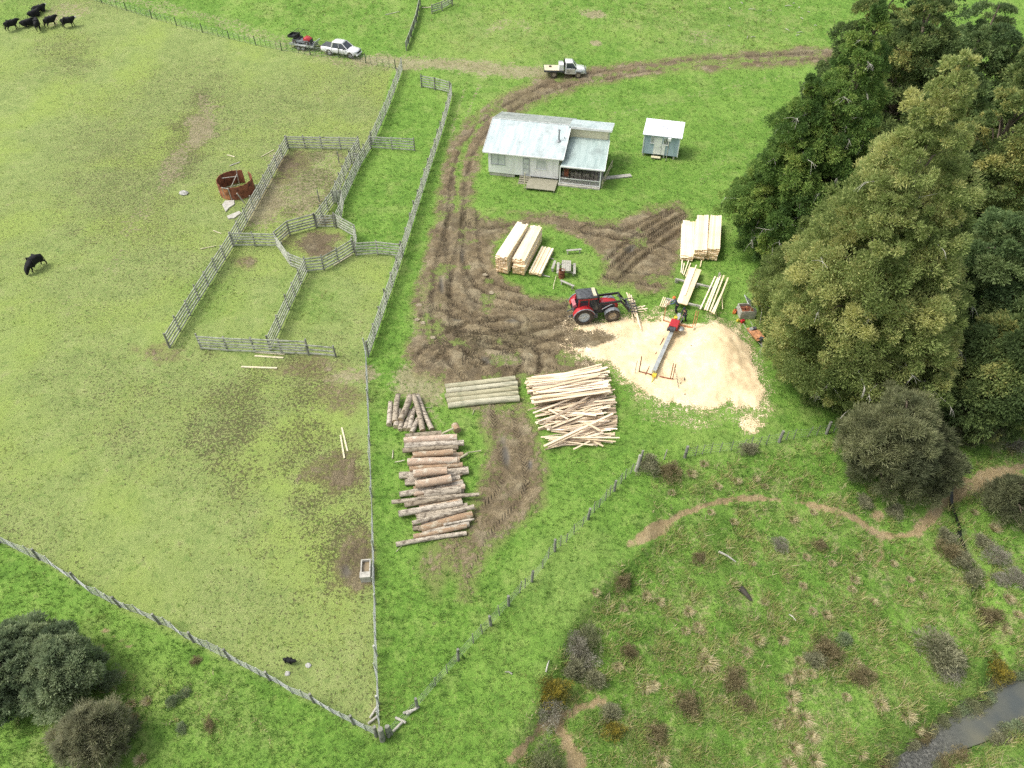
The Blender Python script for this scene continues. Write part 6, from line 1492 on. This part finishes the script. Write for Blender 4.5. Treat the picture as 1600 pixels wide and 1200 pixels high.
MAT['leaf_deep'] = leaf_mat('deep_green_foliage', [(0, (.085, .140, .056)), (.4, (.170, .255, .096)), (.8, (.28, .36, .14))])
MAT['leaf_willow'] = leaf_mat('grey_green_willow_foliage', [(0, (.115, .130, .070)), (.4, (.200, .220, .112)), (.75, (.285, .300, .155)), (1, (.38, .39, .21))])
MAT['leaf_bushgreen'] = leaf_mat('dull_green_bush_foliage', [(0, (.14, .19, .105)), (.4, (.25, .315, .17)), (.8, (.37, .43, .24))])
MAT['leaf_twig'] = leaf_mat('brownish_twiggy_foliage', [(0, (.18, .19, .11)), (.4, (.30, .30, .18)), (.8, (.43, .42, .26))])
MAT['leaf_brown'] = leaf_mat('brown_scrub', [(0, (.16, .145, .07)), (.5, (.27, .23, .12)), (1, (.40, .34, .19))])
MAT['leaf_yellow'] = leaf_mat('yellow_flowering_scrub', [(0, (.10, .11, .03)), (.5, (.22, .21, .05)), (.8, (.38, .31, .05)), (1, (.5, .4, .06))])
MAT['leaf_grey'] = leaf_mat('grey_twiggy_scrub', [(0, (.20, .19, .13)), (.5, (.36, .34, .26)), (1, (.52, .50, .42))])
MAT['straw'] = leaf_mat('dry_tussock', [(0, (.27, .23, .11)), (.5, (.47, .41, .22)), (1, (.64, .58, .38))], .85, .2)
MAT['grass'] = leaf_mat('grass_blades', [(0, (.075, .155, .028)), (.25, (.145, .265, .048)), (.45, (.225, .335, .080)), (.62, (.25, .31, .075)), (.8, (.36, .33, .13)), (1, (.50, .44, .26))], .85, .25, .12)

def quads_object(name, P, D, Wd, mat, tint, parent=None, tri=False):
    """leaf cards: base point P, long axis D, half-width vector Wd"""
    n = len(P)
    if tri: V = np.stack([P - Wd, P + Wd, P + D], 1); k = 3
    else: V = np.stack([P - Wd*.35, P + D*.45 - Wd, P + D, P + D*.45 + Wd], 1); k = 4
    me = bpy.data.meshes.new(name)
    me.vertices.add(n*k); me.vertices.foreach_set('co', V.astype(np.float32).ravel())
    me.loops.add(n*k); me.loops.foreach_set('vertex_index', np.arange(n*k, dtype=np.int32))
    me.polygons.add(n); me.polygons.foreach_set('loop_start', np.arange(0, n*k, k, dtype=np.int32))
    me.update(calc_edges=True)
    a = me.attributes.new('tint', 'FLOAT', 'POINT'); a.data.foreach_set('value', np.repeat(tint, k).astype(np.float32))
    me.materials.append(mat)
    o = bpy.data.objects.new(name, me); link(o, parent); return o

def unit(v): return v/(np.linalg.norm(v, axis=-1, keepdims=True)+1e-9)

def clump_leaves(C, RC, OUT, nleaf, ll, lw, droop, seed, flat_=.8, spread=.8, tintc=None, tj=.18, layer=False):
    g = np.random.default_rng(seed); n = len(C)
    idx = np.repeat(np.arange(n), nleaf); m = len(idx)
    d = unit(g.normal(size=(m, 3))); 
    d = unit(d + OUT[idx]*.55 + np.array([0, 0, .25]))
    rr = RC[idx]*(g.random(m)**.42)
    off = d*rr[:, None]; off[:, 2] *= flat_
    P = C[idx] + off
    D = unit(d*.8 + OUT[idx]*.35 + g.normal(size=(m, 3))*spread*.6 + np.array([0, 0, -droop]))*(ll*(.6+.8*g.random(m)))[:, None]
    W = unit(np.cross(D, g.normal(size=(m, 3))))*(lw*(.6+.8*g.random(m)))[:, None]
    tc = tintc if tintc is not None else g.random(n)
    t = np.clip(tc[idx] + g.normal(size=m)*tj, 0, 1)
    return P, D, W, t

def tree(label, base_px, apex_row, Rm, mat, name='conifer_tree', cat='tree', group=None, npuff=130, puff=1.5, nsub=14, lobe=.32, nleaf=70, ll=.34, lw=.07, droop=.15, prof='cone', seed=1, dead=0, base_h=.06, tb=.45, ts=.3, shape=None, apex_px=None, layered=False, height=None, trunk=.35, lean=0.0, fill=.15, center=None):
    g = np.random.default_rng(seed)
    if center: q_ = at(*center, height*.5); b = gp(q_.x, q_.y)
    else: b = at(*base_px)
    Rm = Rm + .5 - .55*puff if not center else Rm - .5*puff
    v = (apex_row-600)/F; ratio = (S+v*S)/(S-v*S)
    Hh = height if height else (CH - b.y*ratio - b.z)
    root = empty(name, b, 0, label, cat, group)
    # puffs of foliage spread over the crown, each made of smaller clumps
    def prof_r(t):
        if prof == 'cone': return np.minimum(1, (1-t)*1.5)**.95*np.minimum(1, .55+t*2.2)
        return np.sqrt(np.clip(1-(2*np.clip(t*1.02-.02, 0, 1)-1)**2, 0, 1))**.8*(1.0-.15*t)
    acc = []; tries = 0
    while len(acc) < npuff and tries < npuff*60:
        tries += 1
        t = g.random(); r = float(prof_r(np.array(t)))
        if g.random() > max(r, .15): continue
        an = g.random()*2*np.pi
        lob = 1 + lobe*(float(fbm(np.array([math.cos(an)*1.6+seed*3.1+t*2.2]), np.array([math.sin(an)*1.6+t*4]), seed, 3)[0])-.5)*2
        k = g.random()*.6 if g.random() < fill else .64+.36*g.random()
        rad = Rm*r*lob*k; z = Hh*(base_h+(1-base_h)*t) - .08*rad
        if layered: z = round(z/1.5)*1.5*.8 + z*.2
        c = np.array([math.cos(an)*rad + lean*t*Hh, math.sin(an)*rad, z]); rp = puff*(.5+.85*g.random()**1.3)*(.45+.55*min(1, (1-t)*2.6))
        if any(np.linalg.norm((c-q[0])*np.array([1, 1, 1.6 if layered else 1])) < (rp+q[1])*.50 for q in acc): continue
        acc.append((c, rp, an, t))
    acc.append((np.array([lean*Hh, 0, Hh*.965]), puff*.5, 0, 1.0))
    C = []; OUT = []; RC = []; tint = []
    for c, rp, an, t in acc:
        o_ = np.array([math.cos(an), math.sin(an), .35+.9*t]); o_ /= np.linalg.norm(o_)
        ns = max(6, int(nsub*(rp/puff)**1.6)); v = unit(g.normal(size=(ns*3, 3))); v = v[(v@o_ > -.35) & (v[:, 2] > -.6)][:ns]
        pc = c + v*rp*(.55+.45*g.random((len(v), 1)))*np.array([1, 1, .55 if layered else .85])
        C.append(pc); OUT.append(unit(v*.8+o_*.5)); RC.append(rp*(.26+.20*g.random(len(v)))); tint.append(tb + ts*.75*g.normal() + .12*g.normal(size=len(v)))
    C = np.concatenate(C); OUT = np.concatenate(OUT); RC = np.concatenate(RC); tint = np.clip(np.concatenate(tint), 0, 1); n = len(C)
    P, D, W, tt = clump_leaves(C, RC, OUT, nleaf, ll, lw, droop, seed+9, .6 if layered else .9, .8, tint, .12)
    quads_object('foliage', P, D, W, MAT[mat], tt, root)
    # trunk and limbs
    mb = MB(); mb.tube([(0, 0, -.3), (.1, .05, Hh*.3), (lean*.6*Hh, .1, Hh*.6), (lean*.9*Hh, 0, Hh*.9)], [trunk*1.25, trunk, trunk*.6, trunk*.15], 10); 
    for i in g.choice(n, min(46, n), replace=False):
        z0 = C[i, 2]*.86; mb.tube([(lean*z0, 0, z0), tuple(C[i]*np.array([.55, .55, 1]) + np.array([0, 0, .1-.05*z0*.1])), tuple(C[i])], [.10, .06, .02], 5)
    mb.build('trunk', MAT['trunk'], root)
    if dead:
        cand = np.where(OUT[:, 1] < .2)[0]
        for i in g.choice(cand, min(dead, len(cand)), replace=False):
            c = Vector(C[i]); o_ = Vector(OUT[i]); o_.z = o_.z*.15 - .1; L = .5 + 1.1*g.random(); mb = MB()
            p0 = c - o_*.9; p1 = c + o_*(RC[i]*.9); sd = Vector((-o_.y, o_.x, 0)).normalized()*g.normal()*.5
            p2 = p1 + o_*L*.3 + sd*.4; tip = p1 + o_*L*.55 + sd + Vector((0, 0, -.45*L*g.random()))
            mb.tube([p0, p1, p2, tip], [.034, .028, .018, .007], 4)
            for q in range(int(2+3*g.random())):
                f = p1.lerp(p2, g.random()*1.2); e = f + (o_*.5 + sd*g.normal() + Vector((g.normal()*.25, g.normal()*.25, -.25-.6*g.random())))*(.5+.5*g.random()); mb.tube([f, (f+e)/2+Vector((0, 0, .10)), e], [.015, .011, .005], 4)
            mb.build('dead_branch', MAT['deadwood'], root)
    return root

GR = 'tall trees on the right'
tree('tallest dark green conifer at the left front of the grove, above the timber stacks', (1244, 392), 8, 5.0, 'leaf_dark', npuff=162, puff=1.42, nsub=17, nleaf=124, ll=.25, lw=.042, droop=.25, seed=21, dead=60, group=GR, tb=.42, ts=.3)
tree('shorter dark conifer leaning over the right-hand timber stack', (1192, 398), 128, 4.3, 'leaf_dark', npuff=124, puff=1.35, nsub=17, nleaf=124, ll=.25, lw=.042, droop=.25, seed=22, dead=54, group=GR, tb=.36, ts=.3)
tree('largest olive-gold conifer in the centre of the grove', (1284, 602), 88, 6.0, 'leaf_gold', npuff=220, puff=1.58, nsub=17, nleaf=143, ll=.22, lw=.036, droop=-.15, seed=23, dead=26, group=GR, tb=.56, ts=.30)
tree('olive conifer at the left edge of the grove behind the orange wheelbarrow', (1246, 522), 292, 4.4, 'leaf_gold', npuff=116, puff=1.35, nsub=17, nleaf=134, ll=.22, lw=.036, droop=-.15, seed=24, dead=26, group=GR, tb=.40, ts=.28)
tree('olive conifer at the near side of the grove just above the grey willow', (1338, 622), 345, 5.0, 'leaf_gold', npuff=150, puff=1.42, nsub=17, nleaf=143, ll=.22, lw=.036, droop=-.15, seed=25, dead=26, group=GR, tb=.46, ts=.30)
tree('dull olive low tree spreading over the grass below the wheelbarrow', (1284, 596), 430, 3.4, 'leaf_gold', npuff=87, puff=1.27, nsub=17, nleaf=134, ll=.22, lw=.036, droop=-.10, seed=31, dead=14, group=GR, tb=.34, ts=.28)
tree('dark layered tree just behind the tallest dark conifer', (1345, 300), -40, 5.6, 'leaf_mid', npuff=121, puff=1.65, nsub=17, nleaf=105, ll=.28, lw=.06, droop=.05, seed=26, group=GR, tb=.40, ts=.35, layered=True)
tree('grey-green tree in the top right corner behind the grove', (1440, 280), -30, 6.2, 'leaf_deep', npuff=121, puff=1.72, nsub=17, nleaf=105, ll=.28, lw=.06, droop=.05, seed=27, group=GR, tb=.40, ts=.3, layered=True)
tree('yellow-green layered tree at the right edge behind the olive-gold conifer', (1452, 440), 40, 5.4, 'leaf_mid', npuff=139, puff=1.50, nsub=17, nleaf=115, ll=.27, lw=.055, droop=.05, seed=28, group=GR, tb=.62, ts=.35, layered=True)
tree('deep green tree on the right edge, below the yellow-green layered one', (1486, 560), 285, 4.8, 'leaf_deep', npuff=121, puff=1.42, nsub=17, nleaf=115, ll=.26, lw=.055, droop=.1, seed=29, group=GR, tb=.42, ts=.35, layered=True)
tree('shadowy dark tree on the right edge just above the brown bank', (1525, 665), 455, 3.9, 'leaf_mid', npuff=92, puff=1.27, nsub=17, nleaf=115, ll=.25, lw=.05, droop=.2, seed=30, group=GR, tb=.33, ts=.35)
tree('dark tree between the two groups at the far right top', (1400, 360), 60, 4.6, 'leaf_mid', npuff=98, puff=1.50, nsub=17, nleaf=105, ll=.27, lw=.055, droop=.05, seed=33, group=GR, tb=.28, ts=.3, layered=True)
tree('tall dark tree at the back of the grove, nearest the hill track', (1310, 215), -60, 4.6, 'leaf_mid', npuff=92, puff=1.58, nsub=17, nleaf=96, ll=.28, lw=.06, droop=.05, seed=34, group=GR, tb=.36, ts=.35, layered=True)
tree('dull far tree filling the top right corner beside the layered ones', (1385, 222), -80, 5.5, 'leaf_deep', npuff=101, puff=1.7, nsub=14, nleaf=55, ll=.28, lw=.06, droop=.05, seed=35, group=GR, tb=.35, ts=.3, layered=True)
tree('dull green tree farthest right on the hillside at the top edge', (1520, 300), 0, 5.5, 'leaf_mid', npuff=101, puff=1.7, nsub=14, nleaf=55, ll=.28, lw=.06, droop=.05, seed=36, group=GR, tb=.5, ts=.3, layered=True)
WG = 'grey-green willows below the grove'
tree('big rounded grey-green willow standing at the near foot of the grove', None, 605, 3.6, 'leaf_willow', 'willow_tree', npuff=87, puff=1.20, nsub=15, nleaf=126, ll=.40, lw=.022, droop=-.45, prof='round', center=(1394, 688), height=7.4, seed=41, group=WG, tb=.46, ts=.3, base_h=.04, trunk=.2)
tree('smaller grey-green willow tucked against the right side of the big rounded one', None, 680, 2.1, 'leaf_willow', 'willow_tree', npuff=37, puff=1.05, nsub=15, nleaf=121, ll=.36, lw=.022, droop=-.45, prof='round', center=(1453, 735), height=4.4, seed=42, group=WG, tb=.34, ts=.3, base_h=.04, trunk=.14)
tree('dim grey-green willow behind, at the right foot of the grove', None, 575, 2.3, 'leaf_willow', 'willow_tree', npuff=49, puff=1.12, nsub=15, nleaf=110, ll=.36, lw=.022, droop=-.4, prof='round', center=(1524, 640), height=5.0, seed=43, group=WG, tb=.25, ts=.3, base_h=.04, trunk=.16)
BG = 'bushes in the bottom left corner'
tree('large dark green bush in the bottom left corner, against the photo edge', None, 972, 2.7, 'leaf_bushgreen', 'tree_bush', npuff=69, puff=1.12, nsub=17, nleaf=182, ll=.24, lw=.035, droop=-.2, prof='round', center=(22, 1042), height=4.2, seed=44, group=BG, tb=.38, ts=.3, base_h=.03, trunk=.15)
tree('dark green bush right of the corner bush, nearest the sagging fence', None, 990, 2.2, 'leaf_bushgreen', 'tree_bush', npuff=63, puff=1.05, nsub=17, nleaf=182, ll=.24, lw=.035, droop=-.2, prof='round', center=(98, 1052), height=3.8, seed=45, group=BG, tb=.48, ts=.3, base_h=.03, trunk=.15)
tree('brownish twiggy rounded bush at the bottom edge in front of the dark green ones', None, 1086, 1.9, 'leaf_twig', 'tree_bush', npuff=55, puff=0.93, nsub=15, nleaf=121, ll=.34, lw=.016, droop=-.45, prof='round', center=(146, 1152), height=3.2, seed=46, group=BG, tb=.45, ts=.3, base_h=.03, trunk=.12)
tree('pale grey twiggy tree at the right edge above the ditch', None, 738, 1.7, 'leaf_willow', 'willow_tree', npuff=34, puff=1.05, nsub=15, nleaf=82, ll=.36, lw=.018, droop=-.4, prof='round', center=(1582, 780), height=3.0, seed=47, group=WG, tb=.3, ts=.3, base_h=.04, trunk=.12)

# ---- scrub on the slope
def bush_proto(mat, seed, n=64, nl=52, ll=.20, lw=.018, tb=.5):
    g = np.random.default_rng(seed)
    a = g.random(n)*2*np.pi; el = g.random(n)**.8*1.35; r = .55+.45*g.random(n)
    r = r*(.45+1.1*fbm(np.cos(a)*1.7+seed, np.sin(a)*1.7+el, seed, 2)); C = np.stack([np.cos(a)*np.cos(el)*r*.95, np.sin(a)*np.cos(el)*r*.95, np.sin(el)*r*.9+.06], 1); OUT = unit(C)
    P, D, W, t = clump_leaves(C, .30*(.6+.7*g.random(n)), OUT, nl, ll, lw, -.25, seed+1, .9, .8, np.clip(tb+.22*g.normal(size=n), 0, 1), .16)
    fo = quads_object('foliage', P, D, W, MAT[mat], t)
    mb = MB()
    for i in range(14): mb.tube([(0, 0, -.1), tuple(C[i]*.5+np.array([0, 0, .05])), tuple(C[i])], [.03, .02, .006], 4)
    st = mb.build('stem', MAT['trunk'])
    m = (fo.data, st.data); bpy.data.objects.remove(fo); bpy.data.objects.remove(st); return m
BP = {k: bush_proto(m_, s_, **kw) for k, m_, s_, kw in [('brown', 'leaf_brown', 61, {}), ('grey', 'leaf_grey', 62, dict(lw=.012)), ('yellow', 'leaf_yellow', 63, dict(tb=.55)), ('olive', 'leaf_twig', 64, dict(tb=.4)), ('green', 'leaf_bushgreen', 65, dict(lw=.022)), ('willow', 'leaf_willow', 66, dict(lw=.012))]}
ADJ = {'brown': 'brown scrubby bush', 'grey': 'pale grey twiggy bush', 'yellow': 'yellow-tinged gorse bush', 'olive': 'dull olive-brown bush', 'green': 'low dark green bush', 'willow': 'soft grey-green bush'}
SHR = [(917, 1000, 1.0, 'willow', 'on the bank scar above the rough slope'), (900, 1010, .8, 'grey', 'left of the soft grey-green bush on the bank'), (898, 1048, 1.0, 'olive', 'at the bank edge below the grey bush'), (908, 1030, .8, 'grey', 'in the middle of the bank bushes'), (862, 1080, 1.05, 'yellow', 'at the lower end of the bank, beside the bleached stem'), (858, 1112, .9, 'grey', 'just below the yellow-tinged gorse on the bank'), (852, 1200, 1.15, 'willow', 'at the bottom edge beside the bare earth scar'), (981, 1018, .6, 'brown', 'alone right of the bank bushes'), (972, 912, .75, 'brown', 'high on the slope just below the fence'), (956, 1138, .75, 'yellow', 'right of the bare earth scar'), (953, 1112, .6, 'olive', 'just above the gorse right of the bare scar'), (928, 1062, .7, 'olive', 'right of the bank edge bushes'), (1072, 1098, .85, 'brown', 'in the lower middle of the rough slope'), (1024, 1146, .8, 'brown', 'near the bottom edge in the middle of the slope'), (1147, 1062, .75, 'brown', 'right of the big pale tussock'), (1162, 1100, .55, 'brown', 'below the brown bush right of the big tussock'), (1345, 1058, .75, 'brown', 'between the tussocks and the ash-grey bush'), (1288, 1020, .95, 'brown', 'uppermost of the brown bushes in the right of the slope'), (1272, 1032, .7, 'olive', 'left beside the uppermost brown bush'), (1216, 852, .65, 'grey', 'by the slope path below the path bend'), (1280, 852, .5, 'brown', 'right of the grey bush below the dirt path'), (1012, 730, .85, 'olive', 'touching the thick pale corner post'), (1046, 740, .85, 'brown', 'between the two fences near the corner post'), (1168, 702, .7, 'olive', 'growing through the thin wire fence'), (1090, 872, .5, 'brown', 'below the near end of the slope path'), (1542, 968, .95, 'brown', 'rusty, overhanging the ditch'), (1516, 905, .9, 'olive', 'on the ditch edge, upper one'), (1482, 862, .9, 'brown', 'left of the ditch below the path'), (1476, 840, .8, 'olive', 'left of the ditch right under the path'), (1500, 878, .8, 'olive', 'leaning over the middle of the ditch'), (1556, 1042, .9, 'yellow', 'where the ditch meets the stream'), (1588, 905, .9, 'grey', 'at the right edge across the ditch'), (1555, 870, .8, 'grey', 'pale, across the ditch, nearer the willow'), (1560, 905, .6, 'grey', 'small, across the ditch below the others'), (1535, 848, .7, 'olive', 'across the ditch beneath the grey twiggy tree'), (1466, 1020, 1.55, 'olive', 'big and domed, alone above the stream'), (1478, 1045, .8, 'grey', 'bleached, at the foot of the big domed bush'), (1585, 700, .8, 'grey', 'at the right edge by the brown bank'), (1548, 765, .9, 'olive', 'on the brown bank right of the ditch head'), (306, 1032, .35, 'brown', 'tiny, just below the sagging fence'), (272, 1096, .4, 'green', 'in the bottom left grass, leftmost of four small ones'), (328, 1134, .35, 'brown', 'in the bottom left grass, rightmost of four small ones'), (284, 1138, .35, 'green', 'in the bottom left grass, lowest of four small ones'), (290, 1082, .35, 'green', 'in the bottom left grass, topmost of four small ones'), (175, 1062, .6, 'green', 'right beside the corner bushes'), (1350, 785, .8, 'olive', 'at the left foot of the big willow'), (1395, 800, .9, 'olive', 'in front of the big willow'), (1318, 1000, .5, 'green', 'small, near the uppermost brown bush')]
for k, (x_, y_, s_, kd, where) in enumerate(SHR):
    b = at(x_, y_ + s_*4); root = empty('scrub_bush', b, rnd.uniform(0, 6.28), '%s %s' % (ADJ[kd], where), 'bush', 'scrub bushes on the rough slope')
    root.scale = (s_*rnd.uniform(.75, 1.25), s_*rnd.uniform(.75, 1.2), s_*rnd.uniform(.6, 1.0))
    for nm_, me in zip(('foliage', 'stem'), BP[kd]): link(bpy.data.objects.new(nm_, me), root)

for k in range(26):
    t = k/25
    if k < 17: e0 = STREAM_PX[min(int(t*1.5*8)+1, 9)]; e1 = STREAM_PX[min(int(t*1.5*8)+2, 10)]; f = rnd.random(); x_, y_ = e0[0]+(e1[0]-e0[0])*f, e0[1]+(e1[1]-e0[1])*f - 6
    else: x_ = rnd.uniform(1450, 1610); y_ = 1204 - (x_-1452)*.50 + 8
    s_ = rnd.uniform(.28, .55); b = at(x_, y_); kd = rnd.choice(('olive', 'green', 'willow', 'brown')); root = empty('bank_shrub', b, rnd.uniform(0, 6.28), 'low scruffy growth overhanging the edge of the stream', 'bush', 'low growth along the stream edge')
    root.scale = (s_*1.4, s_*1.2, s_*.8)
    for nm_, me in zip(('foliage', 'stem'), BP[kd]): link(bpy.data.objects.new(nm_, me), root)
# ---- tussocks
def blades(P, h, w, lean, tint, g, tri=True):
    n = len(P); a = g.random(n)*2*np.pi
    D = np.stack([np.cos(a)*lean*h, np.sin(a)*lean*h, h], 1)
    W = np.stack([-np.sin(a), np.cos(a), np.zeros(n)], 1)*np.asarray(w).reshape(-1, 1)
    return P, D, W
def tussock_proto(seed):
    g = np.random.default_rng(seed); n = 240
    a = g.random(n)*2*np.pi; r = g.random(n)**.6*.22
    P = np.stack([np.cos(a)*r, np.sin(a)*r, np.zeros(n)-.03], 1)
    sw = g.normal()*.3; h = .45+.4*g.random(n); ln = .35+.9*g.random(n)
    D = np.stack([np.cos(a)*ln*h*.8 + sw*h, np.sin(a)*ln*h*.8 - .35*h, h*(1.05-.5*ln*.8)], 1)
    W = np.stack([-np.sin(a), np.cos(a), np.zeros(n)], 1)*.022
    o = quads_object('tussock', P, D, W, MAT['straw'], np.clip(.55+.25*g.normal(size=n), 0, 1)); m = o.data; bpy.data.objects.remove(o); return m
TP = [tussock_proto(70+i) for i in range(5)]
TS = [(1103, 1034, 1.25), (1092, 1018, .8), (1248, 1052, .9), (1232, 1060, .7), (1268, 1052, .7), (1236, 1088, .9), (1234, 1112, .8), (1255, 1122, 1.0), (1214, 1130, .7), (1230, 1128, .7), (1268, 1150, .8), (1240, 1168, .8), (1272, 1186, .9), (1232, 1196, 1.0), (1376, 1100, .9), (1416, 1118, .9), (1432, 1140, .6), (1336, 1035, .7), (1322, 1088, .6), (1248, 1032, .7), (1222, 1000, .7), (1182, 1000, .8), (1168, 1018, .7), (1090, 978, .7), (1075, 955, .8), (1070, 985, .6), (1028, 940, .7), (1010, 930, .7), (975, 950, .6), (965, 1040, .7), (1008, 1074, .8), (1020, 1070, .7), (1035, 1188, .8), (1025, 1172, .6), (1130, 1092, .6), (1095, 985, .6), (930, 925, .6), (1290, 960, .7), (1270, 955, .6), (1255, 915, .6), (1330, 920, .6), (1362, 940, .6), (1335, 905, .7), (1195, 940, .6), (1120, 760, .7), (1150, 752, .7), (1180, 748, .6), (1080, 740, .8), (1100, 725, .7), (1195, 760, .6), (1238, 812, .7), (1270, 800, .6), (1340, 870, .6), (1395, 880, .6), (1420, 905, .6), (1440, 930, .6), (1550, 825, .9), (1520, 800, .6), (1575, 935, .8), (1590, 960, .7), (1570, 985, .7), (1520, 1110, .8), (1260, 870, .6), (1300, 880, .6), (1230, 900, .5), (1175, 880, .5), (205, 1100, .7), (212, 1120, .6), (232, 1095, .6), (222, 1185, .7), (82, 1148, .5), (1110, 800, .6), (1145, 815, .6), (1050, 770, .6), (1530, 1130, .6), (1345, 1178, .6)]
for k, (x_, y_, s_) in enumerate(TS):
    b = at(x_, y_); o = bpy.data.objects.new('tussock', TP[k % 5]); link(o); o.location = b; o.rotation_euler.z = rnd.uniform(-.5, .5); o.scale = (s_*.8, s_*.8, s_*.75)
    if k == 0: tag(o, 'largest pale straw tussock, fanned out in the middle of the rough slope', 'tussock')
    else: tag(o, 'pale straw-coloured tussock clump on the rough slope or bottom grass', 'tussock', 'pale tussocks')

rs_ = random.Random(8)
for k_ in range(16):
    x_, y_ = rs_.uniform(1385, 1480), 0; y_ = 1205 - (x_-1385)*.58 + rs_.uniform(-8, 14)
    rock(x_, y_, rs_.uniform(.08, .2), 'small dark stone in the stream riffle', 'rivstone', .6, 'rock', 'rock', 'stones in the stream riffle')
# ---- grass as one cover, denser and drier where the ground is rough
def grass_cover():
    g = np.random.default_rng(99); N = 330000
    y = 8 + 125*g.random(N)**1.25; x = (g.random(N)*2-1)*(26 + .78*y)
    # nearest ground vertex lookup for masks and height
    ux = np.unique(GXv); uy = np.unique(GYv); nx = len(ux)
    ix = np.clip(np.searchsorted(ux, x), 1, nx-1); ix -= (x-ux[ix-1] < ux[ix]-x); iy = np.clip(np.searchsorted(uy, y), 1, len(uy)-1); iy -= (y-uy[iy-1] < uy[iy]-y)
    q = iy*nx + ix
    z = GZv[q]; mud, dust, lush, rough, path, dirt, bed, pug = (GA[k][q] for k in ('mud', 'dust', 'lush', 'rough', 'path', 'dirt', 'bed', 'pug'))
    n1 = fbm(x*.35, y*.35, 91, 3); n2 = fbm(x*1.3, y*1.3, 92, 3)
    cov = (1-sst(.15, .5, mud))*(1-sst(.1, .5, dust))*(1-sst(.2, .6, path))*(1-.8*dirt)*(1-sst(.05, .3, bed))
    pk = cov*(.10 + .30*lush + .65*rough*sst(.35, .6, n2) + .25*rough + .12*lush*sst(.5, .65, n1))
    k = g.random(N) < pk
    x, y, z, lush, rough, n1, n2 = (a[k] for a in (x, y, z, lush, rough, n1, n2)); n = len(x)
    tint0 = np.where(lush > .5, .28, .56) + .22*(n1-.5)*2 + .1*g.normal(size=n)
    dry = (g.random(n) < rough*np.clip((n2-.40)*2.4, 0, .75)); tint0 = np.where(dry, .74+.14*g.normal(size=n), tint0)
    hh = (.07 + .06*g.random(n))*(1 + .5*lush + 1.3*rough*sst(.4, .6, n2) + dry*.25 + 1.1*sst(.58, .72, n2))
    nb = 5; idx = np.repeat(np.arange(n), nb); m = len(idx)
    P = np.stack([x[idx]+g.normal(size=m)*.05*(1+rough[idx]), y[idx]+g.normal(size=m)*.05*(1+rough[idx]), z[idx]-.02], 1)
    h = hh[idx]*(.6+.8*g.random(m)); a = g.random(m)*2*np.pi; ln = .3+1.0*g.random(m)
    D = np.stack([np.cos(a)*ln*h, np.sin(a)*ln*h, h], 1); W = np.stack([-np.sin(a), np.cos(a), np.zeros(m)], 1)*(.012+.018*g.random(m))[:, None]
    o = quads_object('grass', P, D, W, MAT['grass'], np.clip(tint0[idx]+.06*g.normal(size=m), 0, 1), None, True)
    tag(o, 'short green and straw-coloured grass growing across the pastures', 'grass', kind='stuff')
grass_cover()
# ================================================================== LIGHT, SKY, CAMERA
SUN_EL, SUN_AZ = R(57), R(-92)      # azimuth from +Y towards +X
w = bpy.data.worlds.new('World'); SC.world = w; w.use_nodes = True
nt = w.node_tree; bg = nt.nodes['Background']
sky = nt.nodes.new('ShaderNodeTexSky'); sky.sky_type = 'NISHITA'; sky.sun_disc = False
sky.sun_elevation = SUN_EL; sky.sun_rotation = SUN_AZ; sky.air_density = 1.0; sky.dust_density = 4.0; sky.ozone_density = 1.0
hs = nt.nodes.new('ShaderNodeHueSaturation'); hs.inputs['Saturation'].default_value = .35
nt.links.new(sky.outputs[0], hs.inputs['Color']); nt.links.new(hs.outputs[0], bg.inputs['Color'])
bg.inputs['Strength'].default_value = .15
sl = bpy.data.lights.new('sun', 'SUN'); sl.energy = 1.25; sl.angle = R(18); sl.color = (1.0, .95, .86)
so = bpy.data.objects.new('sun', sl); COL.objects.link(so)
dirv = Vector((math.sin(SUN_AZ)*math.cos(SUN_EL), math.cos(SUN_AZ)*math.cos(SUN_EL), math.sin(SUN_EL)))
so.rotation_euler = dirv.to_track_quat('Z', 'Y').to_euler(); so.location = (0, 60, 90)
cam = bpy.data.cameras.new('camera'); cam.sensor_width = 36; cam.lens = F/1600*36; cam.clip_end = 3000; cam.clip_start = .5
co = bpy.data.objects.new('camera', cam); COL.objects.link(co); co.location = (0, 0, CH); co.rotation_euler = (R(45), 0, 0)
SC.camera = co
vs_ = SC.view_settings; vs_.view_transform = 'Standard'; vs_.look = 'None'; vs_.gamma = 1.0; vs_.use_curve_mapping = False; vs_.exposure = .77
SC.render.resolution_x = 1024; SC.render.resolution_y = 768
SC.cycles.max_bounces = 6; SC.cycles.diffuse_bounces = 4; SC.cycles.glossy_bounces = 2; SC.cycles.transmission_bounces = 2; SC.cycles.transparent_max_bounces = 4
SC.cycles.use_denoising = False
